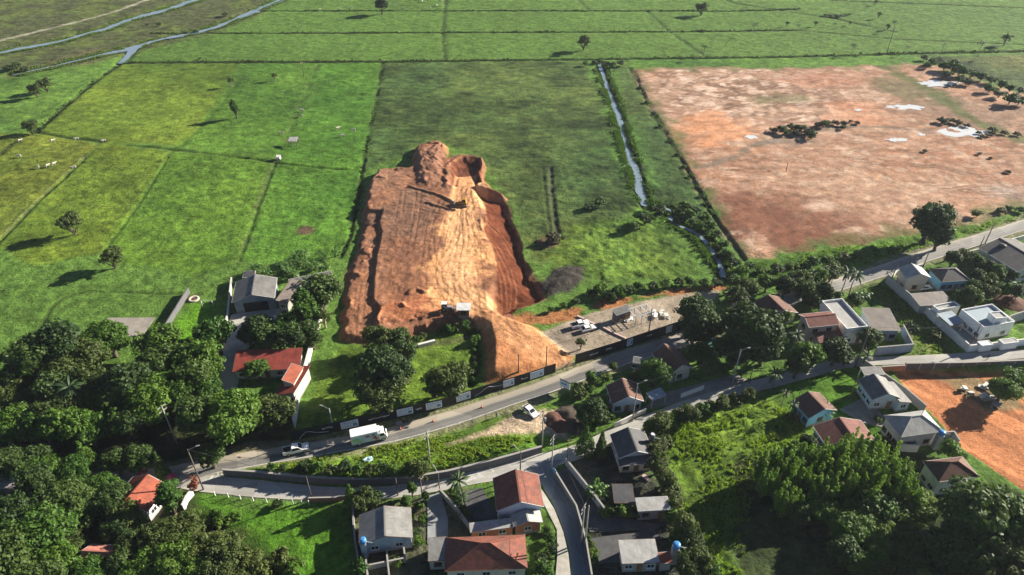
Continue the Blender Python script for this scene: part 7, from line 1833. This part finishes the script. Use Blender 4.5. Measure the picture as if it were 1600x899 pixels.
cow_e = [(0,1),(1,2),(2,3),(3,4),(4,5),(2,6),(6,7),(7,8),(2,9),(9,10),(10,11),(0,12),(12,13),(13,14),(0,15),(15,16),(16,17),(0,18),(18,19),(4,20),(4,21)]
cow_r = [0.33,0.38,0.36,0.22,0.17,0.10,0.14,0.085,0.07,0.14,0.085,0.07,0.16,0.09,0.07,0.16,0.09,0.07,0.06,0.035,0.04,0.04]
cow_me = skin_mesh('cow', cow_v, cow_e, cow_r, ['cow_white'], lambda c: 0, 1)
cow_gm = cow_me.copy(); cow_gm.materials.clear(); cow_gm.materials.append(MATS['cow_grey'])
COWS = [('in the yellow pasture on the far left', [(32,222),(83,222),(120,218),(162,220),(31,246)]), ('beside the slanting ditch on the far left', [(61,263),(75,261),(85,258),(115,262)]),
        ('in the bright green pasture left of the olive field', [(472,174),(471,183),(528,203),(553,206),(535,214),(440,210)]), ('in the far pasture at the top centre', [(530,16),(549,14),(617,9),(630,15),(660,4),(672,14),(690,4),(683,10),(500,16)])]
for where, pts in COWS:
    srt = sorted(pts)
    for p in pts:
        g = G(*p); o = link('cow', cow_gm if (p[0] * 7 + p[1]) % 5 == 0 else cow_me); o.location = (g.x, g.y, hz(g.x, g.y) + 0.05); o.rotation_euler = (0, 0, TR.uniform(0, 6.28)); o.scale = (0.85,) * 3
        tag(o, ('grey' if o.data is cow_gm else 'white') + ' cow grazing ' + where + ', ' + ordinal(srt.index(p), len(srt)), 'cow', 'cattle grazing in the pastures', 'thing')
def person_mesh(name, shirt, trousers, stoop=0.0, arm=0.25):
    f = stoop
    V = [(0,0,0.95),(0.02+f*0.3,0,1.18),(0.05+f*0.6,0,1.42),(0.07+f*0.75,0,1.52),(0.09+f*0.85,0,1.62),(0.10+f*0.9,0,1.74),
         (0,0.10,0.90),(0.05,0.11,0.50),(0.0,0.12,0.08),(0.14,0.13,0.03),(0,-0.10,0.90),(-0.03,-0.11,0.50),(-0.10,-0.12,0.08),(0.04,-0.13,0.03),
         (0.05+f*0.6,0.20,1.40),(0.08+f*0.7,0.25,1.12),(arm+f*0.7,0.22,0.92),(0.05+f*0.6,-0.20,1.40),(0.08+f*0.7,-0.25,1.12),(arm+f*0.7,-0.22,0.92)]
    E_ = [(0,1),(1,2),(2,3),(3,4),(4,5),(0,6),(6,7),(7,8),(8,9),(0,10),(10,11),(11,12),(12,13),(2,14),(14,15),(15,16),(2,17),(17,18),(18,19)]
    R_ = [0.15,0.14,0.17,0.065,0.10,0.085,0.10,0.065,0.05,0.04,0.10,0.065,0.05,0.04,0.065,0.05,0.04,0.065,0.05,0.04]
    return skin_mesh(name, V, E_, R_, ['skin', shirt, trousers, 'hair'], lambda c: 3 if c.z > 1.70 or c.z < 0.09 else 2 if c.z < 0.95 and abs(c.y) < 0.205 else 0 if c.z > 1.52 or c.z < 1.1 and abs(c.y) >= 0.2 else 1)
for (x, y), rz, sh, tr2, st, lab in (((776,652), 2.6, 'cloth_dark', 'cloth_navy', 0.0, 'person in dark clothes standing on the sandy verge beside the main road'), ((637,659), 0.4, 'cloth_navy', 'cloth_dark', 0.35, 'person in dark clothes bending beside the hoarding, right of the box truck'), ((632,660), 2.9, 'cloth_orange', 'cloth_dark', 0.1, 'person in an orange top beside the hoarding, left of the bending one'), ((1542,562), 1.2, 'cloth_dark', 'cloth_dark', 0.0, 'person in dark clothes walking on the side road past the villa')):
    g = G(x, y); o = link('person', person_mesh('person', sh, tr2, st)); o.location = (g.x, g.y, hz(g.x, g.y) + 0.06); o.rotation_euler = (0, 0, rz); tag(o, lab, 'person', kind='thing')
wbw = thing('wheelbarrow', 'pale wheelbarrow on the verge beside the two road workers', 'wheelbarrow', G(624,664), 0.3)
MB().box((0, 0, 0.5), (1.0, 0.7, 0.35), taper=1.3).build('tray', 'metal_grey', wbw); wheel(wbw, 0.75, 0.0, 0.2, 0.1)
for s in (-1, 1): MB().tube((0.6, s * 0.12, 0.25), (-1.0, s * 0.3, 0.6), 0.03, 0.03, 5).build('handle', 'timber', wbw); MB().tube((-0.3, s * 0.25, 0.4), (-0.4, s * 0.28, 0.0), 0.03, 0.03, 5).build('leg', 'metal_dark', wbw)

# ================================================================== ROUGH GRASS
leaf_mat('blade', (0.115,0.190,0.024), (0.185,0.245,0.036), 0.45, 0.7)
def rough_grass(name, label, pl, n, hgt, seed, avoid=(), m='blade', line=None, sp=2.0):
    rs = np.random.RandomState(seed)
    if line is not None:
        L_ = np.array(line); sl = np.r_[0, np.cumsum(np.hypot(*np.diff(L_, axis=0).T))]; t = rs.uniform(0, sl[-1], n * 2); sd = np.where(rs.random(n * 2) < 0.5, -1, 1) * (line_w + np.abs(rs.normal(0, sp, n * 2)))
        k_ = np.clip(np.searchsorted(sl, t) - 1, 0, len(L_) - 2); dv = np.diff(L_, axis=0)[k_]; dv = dv / np.hypot(dv[:, 0], dv[:, 1])[:, None]
        x = np.interp(t, sl, L_[:, 0]) - dv[:, 1] * sd; y = np.interp(t, sl, L_[:, 1]) + dv[:, 0] * sd; pl = [(-999, -999), (999, -999), (999, 999), (-999, 999)]
    else:
        p = np.array(pl); x = rs.uniform(p[:, 0].min(), p[:, 0].max(), n * 2); y = rs.uniform(p[:, 1].min(), p[:, 1].max(), n * 2)
    k = inside(x, y, pl)
    for a in avoid: k &= ~inside(x, y, a)
    k &= fbm(x, y, 7.0, 4, seed) > 0.30 + 0.4 * rs.random(len(x))
    x, y = x[k][:n], y[k][:n]; z = height(x, y) - 0.05; n = len(x)
    B = 5; xx, yy, zz = np.repeat(x, B), np.repeat(y, B), np.repeat(z, B); m_ = n * B
    a = rs.uniform(0, 6.28, m_); h = hgt * rs.uniform(0.5, 1.2, m_) * (0.5 + fbm(xx, yy, 6, 2, seed + 3)); ln = h * rs.uniform(0.2, 0.9, m_); w = (0.05 + 0.07 * rs.random(m_)) * (1.6 if line is not None else 1.0)
    dx, dy = np.cos(a), np.sin(a); ox, oy = rs.normal(0, 0.16, m_), rs.normal(0, 0.16, m_)
    b = np.stack([xx + ox, yy + oy, zz], 1); s = np.stack([-dy * w, dx * w, 0 * w], 1); t = b + np.stack([dx * ln, dy * ln, h], 1)
    mid = (b + t) / 2 + np.stack([0 * h, 0 * h, h * 0.15], 1)
    V = np.stack([b - s, b + s, mid + s * 1.3, t, mid - s * 1.3], 1).reshape(-1, 3); F = np.arange(m_ * 5).reshape(-1, 5)
    o = link(name, np_mesh(name, V, F, m)); tag(o, label, 'grass', kind='stuff')
rough_grass('tall_grass', 'rank tall grass filling the lot left of the bamboo grove', GP([(1040,650),(1150,622),(1235,640),(1270,690),(1180,730),(1160,899),(1100,899),(1060,800),(1035,720)]), 2600, 0.75, 1)
rough_grass('tall_grass', 'rank grass on the island between the two roads', GP([(420,728),(560,704),(690,680),(740,683),(830,690),(838,700),(700,738),(560,752),(450,748)]), 1800, 0.6, 2, [SAND])
rough_grass('tall_grass', 'lush verge grass between the bare field and the main road', GP([(1170,412),(1300,388),(1420,372),(1600,335),(1600,340),(1440,388),(1300,425),(1180,450)]), 3000, 0.5, 4)
rough_grass('tall_grass', 'grass of the vacant plot beside the villa wall', GP([(1355,452),(1395,445),(1440,495),(1500,550),(1430,555),(1400,490)]), 900, 0.4, 6)
leaf_mat('reed', (0.055,0.105,0.018), (0.105,0.160,0.028), 0.35, 0.7); leaf_mat('reed_dark', (0.022,0.040,0.010), (0.050,0.075,0.018), 0.3, 0.7)
for _l, _ln, _n, _h, _w, _s, _m in (('lush reeds fringing both banks of the narrow stream', STREAM, 7000, 0.8, 0.9, 1.3, 'reed'), ('marsh grass fringing the upper river channel', RIVER1, 4500, 0.8, 1.7, 1.8, 'reed'), ('marsh grass fringing the lower river channel', RIVER2, 4500, 0.8, 1.3, 1.8, 'reed'),
        ('dark rushes growing in the long straight ditch', DITCHES[0][0], 5000, 0.8, 0.0, 0.7, 'reed_dark'), ('dark rushes in the second field ditch', DITCHES[1][0], 3000, 0.6, 0.0, 0.6, 'reed_dark'), ('dark rushes in the third field ditch', DITCHES[3][0], 3000, 0.6, 0.0, 0.6, 'reed_dark'),
        ('weeds along the slanting ditch on the left', DITCHES[9][0], 900, 0.5, 0.0, 0.5, 'reed_dark'), ('weeds along the ditch left of the olive field', DITCHES[14][0], 800, 0.4, 0.0, 0.4, 'reed_dark')):
    line_w = _w; rough_grass('reeds', _l, None, _n, _h, 11 + _n % 97 + len(_l), m=_m, line=_ln, sp=_s)
# ================================================================== AIR
hb = MB().box((0, 1000, 60.5), (10400, 10400, 129))
haze = hb.mesh('haze', [])
hm = bpy.data.materials.new('haze_air'); hm.use_nodes = True; nt = hm.node_tree; nt.nodes.clear()
ho = nt.nodes.new('ShaderNodeOutputMaterial'); pv = nt.nodes.new('ShaderNodeVolumePrincipled')
pv.inputs['Color'].default_value = (0.80, 0.88, 1.0, 1); pv.inputs['Density'].default_value = 0.00007; pv.inputs['Anisotropy'].default_value = 0.2
nt.links.new(pv.outputs[0], ho.inputs['Volume'])
haze.materials.append(hm)
tag(link('haze', haze), 'thin morning haze over the plain', 'haze', kind='stuff')
